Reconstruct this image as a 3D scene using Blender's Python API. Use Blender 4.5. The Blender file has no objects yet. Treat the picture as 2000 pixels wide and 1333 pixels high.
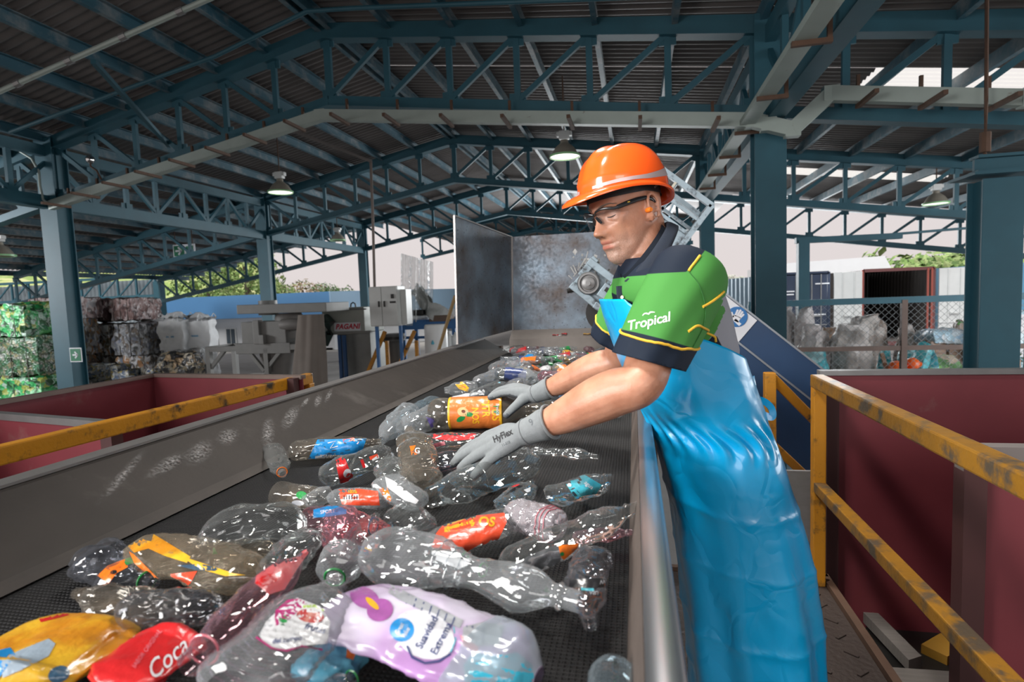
import bpy, bmesh, math, random
from math import sin, cos, pi, radians, sqrt, atan2, exp
from mathutils import Vector, Matrix, noise
from mathutils.bvhtree import BVHTree
V = Vector
random.seed(7)
SC = bpy.context.scene
COL = SC.collection

# ------------------------------------------------------------------ camera
CZ = 2.4                                   # eye height above the yard floor
YAW, PITCH, ROLL, FPX = .2125153, -.0775549, .0379015, 1114.84
_f = V((-sin(YAW)*cos(PITCH), cos(YAW)*cos(PITCH), sin(PITCH)))
_r = V((cos(YAW), sin(YAW), 0))
_d = _f.cross(_r)
R2 = _r*cos(ROLL) + _d*sin(ROLL)
D2 = _r*-sin(ROLL) + _d*cos(ROLL)
cd = bpy.data.cameras.new('camera'); cam = bpy.data.objects.new('camera', cd); COL.objects.link(cam)
cam.matrix_world = Matrix(((R2.x, -D2.x, -_f.x, 0), (R2.y, -D2.y, -_f.y, 0), (R2.z, -D2.z, -_f.z, CZ), (0, 0, 0, 1)))
cd.sensor_width = 36; cd.lens = FPX/2000*36; cd.clip_start = .05; cd.clip_end = 500
cd.dof.use_dof = True; cd.dof.focus_distance = 1.75; cd.dof.aperture_fstop = 5.0
SC.camera = cam
SC.view_settings.view_transform = 'Standard'; SC.view_settings.look = 'None'
SC.view_settings.gamma = 1; SC.view_settings.exposure = 0.0
SC.cycles.use_denoising = True
SC.cycles.transparent_max_bounces = 20
SC.cycles.max_bounces = 8; SC.cycles.diffuse_bounces = 3; SC.cycles.glossy_bounces = 4
SC.cycles.caustics_reflective = False; SC.cycles.caustics_refractive = False
SC.cycles.sample_clamp_indirect = 4

# ------------------------------------------------------------------ sky and lights
w = bpy.data.worlds.new('overcast_sky'); SC.world = w; w.use_nodes = True
nt = w.node_tree; nt.nodes.clear()
wo = nt.nodes.new('ShaderNodeOutputWorld'); bg = nt.nodes.new('ShaderNodeBackground')
tc = nt.nodes.new('ShaderNodeTexCoord'); sx = nt.nodes.new('ShaderNodeSeparateXYZ'); cr = nt.nodes.new('ShaderNodeValToRGB')
nt.links.new(tc.outputs['Generated'], sx.inputs[0]); nt.links.new(sx.outputs['Z'], cr.inputs[0])
cr.color_ramp.elements[0].position = .0; cr.color_ramp.elements[0].color = (.76, .69, .68, 1)
cr.color_ramp.elements[1].position = .6; cr.color_ramp.elements[1].color = (.80, .78, .80, 1)
nt.links.new(cr.outputs[0], bg.inputs[0]); bg.inputs[1].default_value = 1.0
nt.links.new(bg.outputs[0], wo.inputs[0])

def area(name, loc, target, size, power, col=(1, 1, 1), sy=None, spread=180):
    l = bpy.data.lights.new(name, 'AREA'); l.energy = power; l.size = size; l.color = col
    if sy: l.shape = 'RECTANGLE'; l.size_y = sy
    l.spread = radians(spread)
    o = bpy.data.objects.new(name, l); COL.objects.link(o); o.location = loc
    o.rotation_euler = (V(target)-V(loc)).to_track_quat('-Z', 'Y').to_euler()
    return o
# daylight through the open gable at the far end and the open right side
area('daylight_far_gable', (2, 27, 3.6), (-1, 4, 3.0), 14, 2300, (.95, .98, 1), 3.0)
area('daylight_open_right', (11.5, 6, 3.0), (0, 4, 1.8), 9, 420, (.93, .97, 1), 2.2)
area('added_left_fill', (-17.5, 6.0, 4.2), (-9.5, 15, 1.0), 4, 480, (.97, .98, 1), 2.6, 110)  # added unseen fill for the viewer-facing sides of the bales and bags
area('daylight_yard_right', (13, 5.0, 4.2), (5.5, 14, 1.0), 5, 650, (.97, .98, 1), 2.0, 120)
# added lights above the frame: one aimed at the worker, one over the belt
area('added_overhead_light', (-1.3, .4, 5.1), (.05, 1.52, 2.3), .6, 13, (1, .965, .91), None, 50)
area('added_overhead_light', (-.5, 3.4, 5.6), (-.45, 2.6, 1.9), .8, 40, (1, .97, .92), None, 80)
area('added_front_light', (-3.4, -1.7, 3.3), (.05, 1.55, 2.25), 2.0, 92, (1, .98, .96), 1.6, 100)  # added key light outside the frame, aimed at the worker
area('added_front_light', (1.4, -4.2, 3.8), (.2, 1.6, 1.7), 3.0, 95, (1, .98, .96), 1.6)  # added unseen fill on the apron, rail and right bin
sl_ = bpy.data.lights.new('hazy_sun', 'SUN'); sl_.energy = 4.0; sl_.angle = radians(35); sl_.color = (1, .98, .95)
so_ = bpy.data.objects.new('hazy_sun', sl_); COL.objects.link(so_); so_.rotation_euler = V((.15, .45, -.88)).to_track_quat('-Z', 'Y').to_euler()

# ------------------------------------------------------------------ pixel helpers (photo frame 2000x1333)
def ray(x, y): return R2*((x-1000)/FPX) + D2*((y-666.5)/FPX) + _f
EYE = V((0, 0, CZ))
def at(x, y, Y): d = ray(x, y); return EYE + d*(Y/d.y)
def atZ(x, y, z): d = ray(x, y); return EYE + d*((z-CZ)/d.z)
def atX(x, y, X): d = ray(x, y); return EYE + d*(X/d.x)

# ------------------------------------------------------------------ materials
MATS = {}
def _new(name):
    m = bpy.data.materials.new(name); m.use_nodes = True
    n = m.node_tree; b = n.nodes.get('Principled BSDF'); MATS[name] = m
    return m, n, b
def pm(name, col, rough=.5, metal=0., var=.12, scale=6, col2=None, thr=.6, scale2=5, bump=0., bscale=30, coat=0., spec=.5, trans=0., stretch=None, soft=.06):
    """painted / plain surface: base colour with mottling, optional worn patches of a second colour, optional bump"""
    m, n, b = _new(name); L = n.links.new; N = n.nodes.new
    tcn = N('ShaderNodeTexCoord'); mp = N('ShaderNodeMapping'); L(tcn.outputs['Object'], mp.inputs[0])
    if stretch: mp.inputs['Scale'].default_value = stretch
    ns = N('ShaderNodeTexNoise'); ns.inputs['Scale'].default_value = scale; ns.inputs['Detail'].default_value = 5; L(mp.outputs[0], ns.inputs[0])
    mx = N('ShaderNodeMix'); mx.data_type = 'RGBA'
    c = V(col)
    mx.inputs['A'].default_value = (*[max(0, k*(1-var)) for k in c], 1); mx.inputs['B'].default_value = (*[min(1, k*(1+var)) for k in c], 1)
    L(ns.outputs[0], mx.inputs['Factor']); out = mx.outputs['Result']
    if col2:
        n2 = N('ShaderNodeTexNoise'); n2.inputs['Scale'].default_value = scale2; n2.inputs['Detail'].default_value = 8; n2.inputs['Roughness'].default_value = .65
        L(mp.outputs[0], n2.inputs[0])
        mr = N('ShaderNodeMapRange'); mr.inputs['From Min'].default_value = thr-soft; mr.inputs['From Max'].default_value = thr+soft
        L(n2.outputs[0], mr.inputs[0]); m2 = N('ShaderNodeMix'); m2.data_type = 'RGBA'
        L(mr.outputs[0], m2.inputs['Factor']); L(out, m2.inputs['A']); m2.inputs['B'].default_value = (*col2, 1); out = m2.outputs['Result']
    L(out, b.inputs['Base Color'])
    b.inputs['Roughness'].default_value = rough; b.inputs['Metallic'].default_value = metal
    b.inputs['Coat Weight'].default_value = coat; b.inputs['Specular IOR Level'].default_value = spec
    if bump:
        n3 = N('ShaderNodeTexNoise'); n3.inputs['Scale'].default_value = bscale; n3.inputs['Detail'].default_value = 4; L(mp.outputs[0], n3.inputs[0])
        bp = N('ShaderNodeBump'); bp.inputs['Strength'].default_value = bump; bp.inputs['Distance'].default_value = .01
        L(n3.outputs[0], bp.inputs['Height']); L(bp.outputs[0], b.inputs['Normal'])
    return m
def emit(name, col, s):
    m, n, b = _new(name); b.inputs['Base Color'].default_value = (*col, 1)
    b.inputs['Emission Color'].default_value = (*col, 1); b.inputs['Emission Strength'].default_value = s
    return m
def film(name, tint=(.95, .97, .97), haze=.05, hazecol=(.6, .62, .62), crinkle=.16, cscale=9, rough=.05, edge=.5, dirt=0., dirtcol=(.12, .09, .06)):
    """thin clear plastic: see-through film with fresnel gloss, a little milky haze and crinkles"""
    m, n, b = _new(name); L = n.links.new; N = n.nodes.new
    n.nodes.remove(b); out = n.nodes['Material Output']
    tr = N('ShaderNodeBsdfTransparent'); tr.inputs[0].default_value = (*tint, 1)
    df = N('ShaderNodeBsdfDiffuse'); df.inputs[0].default_value = (*hazecol, 1)
    gl = N('ShaderNodeBsdfGlossy'); gl.inputs['Roughness'].default_value = rough; gl.inputs[0].default_value = (1, 1, 1, 1)
    tcn = N('ShaderNodeTexCoord'); vo = N('ShaderNodeTexVoronoi'); vo.feature = 'DISTANCE_TO_EDGE'; vo.inputs['Scale'].default_value = cscale
    ns = N('ShaderNodeTexNoise'); ns.inputs['Scale'].default_value = cscale*.45; ns.inputs['Detail'].default_value = 3
    L(tcn.outputs['Object'], ns.inputs[0]); 
    ad = N('ShaderNodeMixRGB'); ad.blend_type = 'ADD'; ad.inputs[0].default_value = .12
    L(tcn.outputs['Object'], ad.inputs[1]); L(ns.outputs['Color'], ad.inputs[2]); L(ad.outputs[0], vo.inputs['Vector'])
    mul = N('ShaderNodeMath'); mul.operation = 'ADD'; L(vo.outputs['Distance'], mul.inputs[0]); L(ns.outputs[0], mul.inputs[1])
    bp = N('ShaderNodeBump'); bp.inputs['Strength'].default_value = crinkle; bp.inputs['Distance'].default_value = .02; L(mul.outputs[0], bp.inputs['Height'])
    L(bp.outputs[0], gl.inputs['Normal']); L(bp.outputs[0], df.inputs['Normal'])
    lw = N('ShaderNodeLayerWeight'); lw.inputs['Blend'].default_value = .22; L(bp.outputs[0], lw.inputs['Normal'])
    m1 = N('ShaderNodeMixShader')
    hz = N('ShaderNodeMath'); hz.operation = 'MULTIPLY_ADD'; L(lw.outputs['Facing'], hz.inputs[0]); hz.inputs[1].default_value = edge*.26; hz.inputs[2].default_value = haze
    L(hz.outputs[0], m1.inputs[0]); L(tr.outputs[0], m1.inputs[1]); L(df.outputs[0], m1.inputs[2])
    last = m1
    if dirt:
        n4 = N('ShaderNodeTexNoise'); n4.inputs['Scale'].default_value = 14; n4.inputs['Detail'].default_value = 6; L(tcn.outputs['Object'], n4.inputs[0])
        mr = N('ShaderNodeMapRange'); mr.inputs['From Min'].default_value = .42; mr.inputs['From Max'].default_value = .66; mr.inputs['To Max'].default_value = dirt; L(n4.outputs[0], mr.inputs[0])
        dd = N('ShaderNodeBsdfDiffuse'); dd.inputs[0].default_value = (*dirtcol, 1)
        md = N('ShaderNodeMixShader'); L(mr.outputs[0], md.inputs[0]); L(m1.outputs[0], md.inputs[1]); L(dd.outputs[0], md.inputs[2]); last = md
    m2 = N('ShaderNodeMixShader'); fr = N('ShaderNodeMath'); fr.operation = 'MULTIPLY_ADD'
    L(lw.outputs['Fresnel'], fr.inputs[0]); fr.inputs[1].default_value = .6; fr.inputs[2].default_value = .032
    L(fr.outputs[0], m2.inputs[0]); L(last.outputs[0], m2.inputs[1]); L(gl.outputs[0], m2.inputs[2])
    L(m2.outputs[0], out.inputs[0])
    return m

# ------------------------------------------------------------------ mesh building
ORG = {}
class MB:
    def __init__(s): s.v = []; s.f = []; s.m = []; s.uv = None
    def add(s, vs, fs, mi=0):
        o = len(s.v); s.v += [V(p) for p in vs]; s.f += [tuple(i+o for i in f) for f in fs]; s.m += [mi]*len(fs); return s
    def box(s, c, size, rot=None, mi=0):
        c = V(c); h = V(size)/2
        ps = [V((a*h.x, b*h.y, e*h.z)) for a in (-1, 1) for b in (-1, 1) for e in (-1, 1)]
        if rot is not None: ps = [rot @ p for p in ps]
        return s.add([c+p for p in ps], [(0, 1, 3, 2), (4, 6, 7, 5), (0, 4, 5, 1), (2, 3, 7, 6), (0, 2, 6, 4), (1, 5, 7, 3)], mi)
    def frame(s, a, b, up):
        a = V(a); b = V(b); d = (b-a).normalized(); up = V(up)
        x = d.cross(up)
        if x.length < 1e-4: x = d.cross(V((1, 0, 0)))
        x.normalize(); return x, x.cross(d).normalized()
    def prism(s, prof, a, b, up=(0, 0, 1), mi=0):
        """profile polygon [(x,y)...] swept from a to b; y follows `up`"""
        x, y = s.frame(a, b, up); n = len(prof); a = V(a); b = V(b)
        vs = [a+x*p+y*q for p, q in prof]+[b+x*p+y*q for p, q in prof]
        fs = [(i, (i+1) % n, n+(i+1) % n, n+i) for i in range(n)]+[tuple(range(n))[::-1], tuple(range(n, 2*n))]
        return s.add(vs, fs, mi)
    def bar(s, a, b, w, h=None, up=(0, 0, 1), mi=0):
        h = w if h is None else h
        return s.prism([(-w/2, -h/2), (w/2, -h/2), (w/2, h/2), (-w/2, h/2)], a, b, up, mi)
    def loft(s, rings, caps=(True, True), mi=0, closed=True):
        n = len(rings[0]); o = []; vs = [p for r in rings for p in r]; fs = []
        for k in range(len(rings)-1):
            for i in range(n if closed else n-1):
                j = (i+1) % n; fs.append((k*n+i, k*n+j, (k+1)*n+j, (k+1)*n+i))
        if caps[0]: fs.append(tuple(range(n))[::-1])
        if caps[1]: fs.append(tuple((len(rings)-1)*n+i for i in range(n)))
        return s.add(vs, fs, mi)
    def tube(s, pts, rad, n=8, caps=(True, True), mi=0, flat=1.0, up=(0, 0, 1)):
        pts = [V(p) for p in pts]; m = len(pts); rings = []
        if not hasattr(rad, '__len__'): rad = [rad]*m
        up = V(up)
        for k in range(m):
            t = (pts[min(k+1, m-1)]-pts[max(k-1, 0)]).normalized()
            x = t.cross(up)
            if x.length < 1e-3: x = t.cross(V((.3, 1, .1)))
            x.normalize(); y = x.cross(t).normalized()
            rings.append([pts[k]+x*(cos(2*pi*i/n)*rad[k])+y*(sin(2*pi*i/n)*rad[k]*flat) for i in range(n)])
        return s.loft(rings, caps, mi)
    def lathe(s, prof, c=(0, 0, 0), n=24, axis=None, mi=0, caps=(True, True)):
        c = V(c); R = Matrix.Identity(3) if axis is None else V((0, 0, 1)).rotation_difference(V(axis)).to_matrix()
        rings = [[c+R @ V((r*cos(2*pi*i/n), r*sin(2*pi*i/n), z)) for i in range(n)] for r, z in prof]
        return s.loft(rings, caps, mi)
    def grid(s, fn, nu, nv, mi=0):
        vs = [fn(i/nu, j/nv) for j in range(nv+1) for i in range(nu+1)]
        return s.add(vs, [(j*(nu+1)+i, j*(nu+1)+i+1, (j+1)*(nu+1)+i+1, (j+1)*(nu+1)+i) for j in range(nv) for i in range(nu)], mi)
    def build(s, name, mat, parent=None, smooth=False, bevel=0., org=None, angle=40, seg=2):
        o_ = V(org) if org is not None else (ORG[parent] if parent is not None else (s.v[0].copy() if s.v else V()))
        if org is None and parent is None and s.v:
            lo = V([min(p[i] for p in s.v) for i in range(3)]); hi = V([max(p[i] for p in s.v) for i in range(3)])
            o_ = V(((lo.x+hi.x)/2, (lo.y+hi.y)/2, lo.z))
        me = bpy.data.meshes.new(name); me.from_pydata([p-o_ for p in s.v], [], s.f)
        ms = mat if isinstance(mat, (list, tuple)) else [mat]
        for q in ms: me.materials.append(q)
        if len(ms) > 1: me.polygons.foreach_set('material_index', s.m)
        bm = bmesh.new(); bm.from_mesh(me); bmesh.ops.recalc_face_normals(bm, faces=bm.faces)
        if bevel: bmesh.ops.bevel(bm, geom=[e for e in bm.edges if e.is_manifold and e.calc_face_angle(0) > .6], offset=bevel, segments=seg, affect='EDGES', profile=.6, clamp_overlap=True)
        bm.to_mesh(me); bm.free()
        if smooth:
            me.polygons.foreach_set('use_smooth', [True]*len(me.polygons))
            if angle < 180: me.set_sharp_from_angle(angle=radians(angle))
        o = bpy.data.objects.new(name, me); COL.objects.link(o)
        if parent is not None: o.parent = parent; o.location = o_-ORG[parent]
        else: o.location = o_
        ORG[o] = o_
        return o
def tag(o, label=None, cat=None, group=None, kind=None):
    if label: o['label'] = label
    if cat: o['category'] = cat
    if group: o['group'] = group
    if kind: o['kind'] = kind
    return o
def thing(name, loc, label, cat, group=None):
    o = bpy.data.objects.new(name, None); COL.objects.link(o); o.location = loc; ORG[o] = V(loc); o.empty_display_size = .1
    return tag(o, label, cat, group)
def struct(name, mb, mat, **k): return tag(mb.build(name, mat, **k), kind='structure')
def copy_tree(o, parent=None):
    c = o.copy(); COL.objects.link(c); ORG[c] = ORG.get(o, V())
    if parent is not None: c.parent = parent
    for ch in list(o.children): copy_tree(ch, c)
    return c
def text_mesh(s, size=1., shear=0., bold=0., spacing=1.0, align='CENTER'):
    """flat text outline as (verts, faces), centred on the origin, in the XY plane"""
    cu = bpy.data.curves.new('t', 'FONT'); cu.body = s; cu.size = size; cu.shear = shear; cu.offset = bold; cu.space_character = spacing
    cu.align_x = align; cu.align_y = 'CENTER'; cu.resolution_u = 3; cu.fill_mode = 'BOTH'
    o = bpy.data.objects.new('t', cu); COL.objects.link(o)
    me = bpy.data.meshes.new_from_object(o.evaluated_get(bpy.context.evaluated_depsgraph_get()))
    vs = [v.co.copy() for v in me.vertices]; fs = [tuple(p.vertices) for p in me.polygons]
    bpy.data.objects.remove(o); bpy.data.curves.remove(cu); bpy.data.meshes.remove(me)
    return vs, fs
def fine(vs, fs, mx):
    """split long edges so a flat outline can follow a curved surface"""
    bm = bmesh.new(); bv = [bm.verts.new(v) for v in vs]
    for f in fs:
        try: bm.faces.new([bv[i] for i in f])
        except ValueError: pass
    bmesh.ops.triangulate(bm, faces=bm.faces)
    for _ in range(4):
        es = [e for e in bm.edges if e.calc_length() > mx]
        if not es: break
        bmesh.ops.subdivide_edges(bm, edges=es, cuts=1); bmesh.ops.triangulate(bm, faces=[f for f in bm.faces if len(f.verts) > 3])
    bm.verts.index_update(); r = [v.co.copy() for v in bm.verts], [tuple(v.index for v in f.verts) for f in bm.faces]; bm.free(); return r
def sign_text(mb, s, c, x, y, size, mi=0, **k):
    """text on a flat surface: centre c, unit vectors x (reading) and y (up)"""
    vs, fs = text_mesh(s, size, **k); x = V(x); y = V(y); c = V(c)
    return mb.add([c+x*p.x+y*p.y for p in vs], fs, mi)
def nz(p, s=1., o=0.): return noise.noise(V(p)*s+V((o, o*1.7, -o)))
def ell(n, t, a, b, c=(0, 0), p=2.):  # superellipse point
    q = 2*pi*t/n; return None

teal = pm('teal_paint', (.018, .090, .125), .58, 0, .25, 3, (.06, .045, .035), .72, 7)
teal_far = teal
rust = pm('rusty_steel', (.10, .055, .035), .75, .2, .4, 12)
yellow = pm('worn_yellow_paint', (.50, .21, .012), .42, 0, .25, 5, (.045, .032, .02), .60, 9, bump=.15, bscale=60)
yellow_edge = pm('worn_yellow_paint_bare_metal', (.33, .155, .018), .32, .2, .3, 7, (.10, .075, .05), .55, 10, bump=.15, bscale=60)
red = pm('faded_red_paint', (.185, .034, .044), .5, 0, .3, 3, (.24, .15, .13), .70, 3.2, soft=.1)
red_dark = pm('dirty_red_steel', (.06, .02, .02), .7, .0, .3, 5)
grey_edge = pm('scuffed_grey_steel', (.25, .25, .25), .4, .5, .3, 9)
galv = pm('galvanised_duct', (.34, .40, .37), .5, .15, .15, 4, (.16, .12, .09), .7, 9)
concrete = pm('concrete_floor', (.30, .285, .27), .85, 0, .3, 2, bump=.2)
black_rubber = pm('black_rubber', (.012, .012, .013), .6, 0, .2, 20)
white_paint = pm('white_paint', (.70, .71, .70), .45, 0, .08, 4)
# ------------------------------------------------------------------ roof
RX, RZ, SL = -4.65, 4.50+CZ, .16           # ridge line, underside of the sheets
TOPZ, DEP, SKEW = 4.26+CZ, 1.06, -.10      # truss top chord axis at the ridge, chord spacing, skew of the frames in plan
def roofz(x): return RZ - SL*abs(x-RX)
m, n, b = _new('corrugated_roof_sheet'); L = n.links.new; N = n.nodes.new
tcn = N('ShaderNodeTexCoord'); mp = N('ShaderNodeMapping'); L(tcn.outputs['Object'], mp.inputs[0]); mp.inputs['Scale'].default_value = (.25, 1.4, 1)
ns = N('ShaderNodeTexNoise'); ns.inputs['Scale'].default_value = 1.2; ns.inputs['Detail'].default_value = 6; L(mp.outputs[0], ns.inputs[0])
mx = N('ShaderNodeMix'); mx.data_type = 'RGBA'; mx.inputs['A'].default_value = (.095, .084, .079, 1); mx.inputs['B'].default_value = (.235, .215, .21, 1)
L(ns.outputs[0], mx.inputs['Factor']); L(mx.outputs['Result'], b.inputs['Base Color']); b.inputs['Roughness'].default_value = .55; b.inputs['Metallic'].default_value = .25
roofm = m
m, n, b = _new('translucent_roof_sheet'); L = n.links.new; N = n.nodes.new
n.nodes.remove(b); t1 = N('ShaderNodeBsdfTransparent'); t1.inputs[0].default_value = (.97, .97, .95, 1); t2 = N('ShaderNodeBsdfTranslucent'); t2.inputs[0].default_value = (.9, .9, .86, 1)
ms = N('ShaderNodeMixShader'); ms.inputs[0].default_value = .25; L(t1.outputs[0], ms.inputs[1]); L(t2.outputs[0], ms.inputs[2]); L(ms.outputs[0], n.nodes['Material Output'].inputs[0]); skym = m

def sheet(mb, x0, x1, y0, y1, pitch=.16, amp=.018):
    """corrugated sheeting between two x and two y (ridges run down the slope, both ends follow the skew)"""
    k = max(4, int((y1-y0)/pitch*6)); top = []; bot = []
    nx = 2
    vs = []; fs = []
    for i in range(k+1):
        y = y0+(y1-y0)*i/k; z = amp*sin(2*pi*(y-y0)/pitch)
        for j in range(nx):
            x = x0+(x1-x0)*j/(nx-1); vs.append((x, y+SKEW*(x-RX), roofz(x)+z))
    for i in range(k): fs.append((i*2, i*2+1, i*2+3, i*2+2))
    mb.add(vs, fs)
SKY_R = [(10.05+.45*0, .8, 3.4, 9.5), (16.55, .85, 3.4, 8.6)]
cr_, cl_ = MB(), MB()
sky_parts = []
y = -6.
EDGE_R, EDGE_L, MID_R = 12.6, -22.3, 3.4
YC = lambda yy: yy-.46                   # ridge-frame y of a strip
strips_r = [(10.55, 11.35, 3.6, 7.5), (17.35, 18.2, 3.4, 7.6)]
yy = -6.
for (a, b_, x0, x1) in strips_r:
    sheet(cr_, RX, EDGE_R, yy, a); sheet(cr_, RX, x0, a, b_); sheet(cr_, x1, EDGE_R, a, b_); yy = b_
    mb = MB(); sheet(mb, x0, x1, a, b_); sky_parts.append((mb, 'ceiling_right'))
sheet(cr_, RX, EDGE_R, yy, 21.9); sheet(cr_, RX, MID_R, 21.9, 48)
sheet(cl_, EDGE_L, RX, -6., 23.6); sheet(cl_, -10.9, RX, 23.6, 48)
CEIL = {'ceiling_right': struct('ceiling_right', cr_, roofm, smooth=True, angle=180), 'ceiling_left': struct('ceiling_left', cl_, roofm, smooth=True, angle=180)}
for mb, p in sky_parts: tag(mb.build('skylight', skym, CEIL[p], smooth=True, angle=180), 'translucent roof sheet')
# purlins run along the building under the sheets: lipped channels
def channel(mb, a, b, w=.075, h=.19, up=(0, 0, 1), t=.012):
    mb.prism([(-w/2, -h/2), (w/2, -h/2), (w/2, -h/2+t), (-w/2+t, -h/2+t), (-w/2+t, h/2-t), (w/2, h/2-t), (w/2, h/2), (-w/2, h/2)], a, b, up)
PX = [RX+.09+1.03*k for k in range(17)] + [RX-.09-1.03*k for k in range(19)]
purlin_m = pm('teal_purlin_paint', (.030, .10, .14), .5, 0, .25, 2, (.24, .25, .25), .60, 2.2, soft=.12)
for x in PX:
    if x > EDGE_R or x < EDGE_L: continue
    mb = MB(); y1 = 48 if -10.9 < x < MID_R else (22 if x >= MID_R else 23.6)
    channel(mb, (x, -6+SKEW*(x-RX), roofz(x)-.135), (x, y1+SKEW*(x-RX), roofz(x)-.135))
    mb.build('purlin', purlin_m, CEIL['ceiling_right' if x > RX else 'ceiling_left'])

# ------------------------------------------------------------------ roof trusses
def ty(Y0, x): return Y0 + SKEW*(x-RX) - .46 + .465   # plan line of a frame
TR = [8.565+6.5*k for k in range(6)]                   # y of each frame at the ridge
TR = [8.565, 15.06, 21.56, 28.1, 34.6, 41.1]
TLAB = ['nearest blue lattice roof truss with a pale cable duct hung under it', 'second blue lattice roof truss, passing just above the orange hard hat',
        'third blue lattice roof truss, at the open end of the right roof slope', 'fourth blue lattice roof truss, seen above the left edge of the hopper',
        'fifth blue lattice roof truss, small, just above the steel hopper', 'farthest small blue lattice roof truss above the hopper back plate']
def truss(k):
    Y0 = TR[k]
    kl, kr = (-17, 16) if k < 3 else (-6, 7)
    P = lambda x, z: V((x, Y0+SKEW*(x-RX), z))
    top = lambda x: TOPZ - SL*abs(x-RX)
    bot = lambda x: TOPZ - DEP - SL*abs(x-RX)
    t = thing('roof_truss', P(RX, bot(RX)), TLAB[k], 'roof truss', 'roof trusses')
    xs = {i: RX+1.03*i for i in range(kl, kr+1)}
    for a, b_ in ((kl, 0), (0, kr)):
        mb = MB(); mb.bar(P(xs[a], top(xs[a])), P(xs[b_], top(xs[b_])), .14, .235)
        mb.bar(P(xs[a], top(xs[a])-.118), P(xs[b_], top(xs[b_])-.118), .22, .014); mb.build('top_chord', teal, t)
        mb = MB(); mb.bar(P(xs[a], bot(xs[a])), P(xs[b_], bot(xs[b_])), .12, .15)
        mb.bar(P(xs[a], bot(xs[a])-.075), P(xs[b_], bot(xs[b_])-.075), .2, .014); mb.build('bottom_chord', teal, t)
    for i in range(kl, kr+1):
        w = .115 if i == 0 else .085
        mb = MB(); mb.bar(P(xs[i], bot(xs[i])), P(xs[i], top(xs[i])), w, .06, (0, 1, 0)); 
        mb.box(P(xs[i]+.0, bot(xs[i])+.10), (.24, .035, .17)); mb.box(P(xs[i], top(xs[i])-.15), (.22, .035, .16))
        mb.build('vertical_strut', teal, t)
        j = i+1 if i >= 0 else i-1
        if j in xs:
            mb = MB(); mb.bar(P(xs[i], bot(xs[i])+.07), P(xs[j], top(xs[j])-.08), .075, .055, (0, 1, 0)) if False else mb.bar(P(xs[i], bot(xs[i])+.07), P(xs[j], top(xs[j])-.08), .055, .075)
            mb.build('diagonal_brace', teal, t)
for k in range(6): truss(k)

# longitudinal girders between the columns of a row
XL, XR = -10.95, 1.70
def cy(k, x): return TR[k]+SKEW*(x-RX)
def girder(x, y0, y1, label, zt, dep):
    t = thing('lattice_girder', (x, y0, zt-dep), label, 'girder', 'lattice girders between columns')
    mb = MB(); mb.bar((x, y0, zt), (x, y1, zt), .12, .2); mb.build('top_chord', teal, t)
    mb = MB(); mb.bar((x, y0, zt-dep), (x, y1, zt-dep), .12, .24); mb.bar((x, y0, zt-dep-.12), (x, y1, zt-dep-.12), .2, .015); mb.build('bottom_chord', teal, t)
    n_ = 8; 
    for i in range(n_+1):
        y_ = y0+(y1-y0)*i/n_; mb = MB(); mb.bar((x, y_, zt-dep), (x, y_, zt), .09, .07, (1, 0, 0)); mb.box((x, y_, zt-dep+.16), (.03, .26, .16)); mb.build('vertical_strut', teal, t)
        if i < n_:
            a, b_ = (zt-dep+.1, zt-.08) if i % 2 else (zt-.08, zt-dep+.1)
            mb = MB(); mb.bar((x, y_, a), (x, y_+(y1-y0)/n_, b_), .06, .07); mb.build('diagonal_brace', teal, t)
zg = lambda x: TOPZ-SL*abs(x-RX)-.15
for (x, k0, k1, lab) in [(XL, -1, 0, 'blue lattice girder running in from the left edge to the first column'), (XL, 0, 1, 'blue lattice girder behind the cable duct from the first to the second left column'), (XL, 1, 2, 'blue lattice girder from the second to the third left column'),
                         (XR, -1, 0, 'blue lattice girder overhead before the big right column'), (XR, 0, 1, 'blue lattice girder behind the big right column beside the cable tray')]:
    y0 = cy(0, x)-6.5 if k0 < 0 else cy(k0, x)
    girder(x, y0, cy(k1, x), lab, zg(x), DEP-.1)

# ------------------------------------------------------------------ columns
def column(x, y, z1, w, label, base=0., d=None):
    d = d or w*.8; t = thing('steel_column', (x, y, base), label, 'column', 'blue steel columns')
    mb = MB(); tf = .02
    mb.box((x, y-d/2+tf/2, (base+z1)/2), (w, tf, z1-base)); mb.box((x, y+d/2-tf/2, (base+z1)/2), (w, tf, z1-base)); mb.box((x, y, (base+z1)/2), (w*.72, d-2*tf, z1-base))
    mb.build('shaft', teal, t, bevel=.004)
    mb = MB(); mb.box((x, y, base+.012), (w*1.5, d*1.6, .024)); 
    for sx_ in (-1, 1):
        for sy_ in (-1, 1): mb.lathe([(.018, base+.02), (.018, base+.05)], (x+sx_*w*.62, y+sy_*d*.66, 0), 6)
    mb.build('base_plate', teal, t)
    return t
column(XL, cy(0, XL), TOPZ-SL*6.3+.1, .40, 'scuffed blue column on the left with a small green arrow sign on it')
column(XL-.05, cy(1, XL), TOPZ-SL*6.3+.1, .36, 'blue column behind the grey mill machine, second in the left row')
column(XL-.05, cy(2, XL), TOPZ-SL*6.3+.1, .34, 'blue column beside the white electrical cabinet')
column(XR, cy(0, XR), TOPZ-SL*6.3+.1, .37, 'big blue column just right of the worker, crossed by the cable tray')
column(XR+.03, cy(1, XR), TOPZ-SL*6.3+.1, .32, 'slimmer blue column seen behind the worker\'s shoulder')
p = at(1940, 500, 6.9)
pc = column(p.x, p.y, at(1940, 352, 6.9).z, .37, 'blue column at the right edge behind the red bin, with a beam on its head')
mb = MB(); z1 = at(1940, 345, 6.9).z; mb.box((p.x, p.y, z1+.01), (.62, .5, .03)); mb.build('cap_plate', teal, pc)
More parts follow.
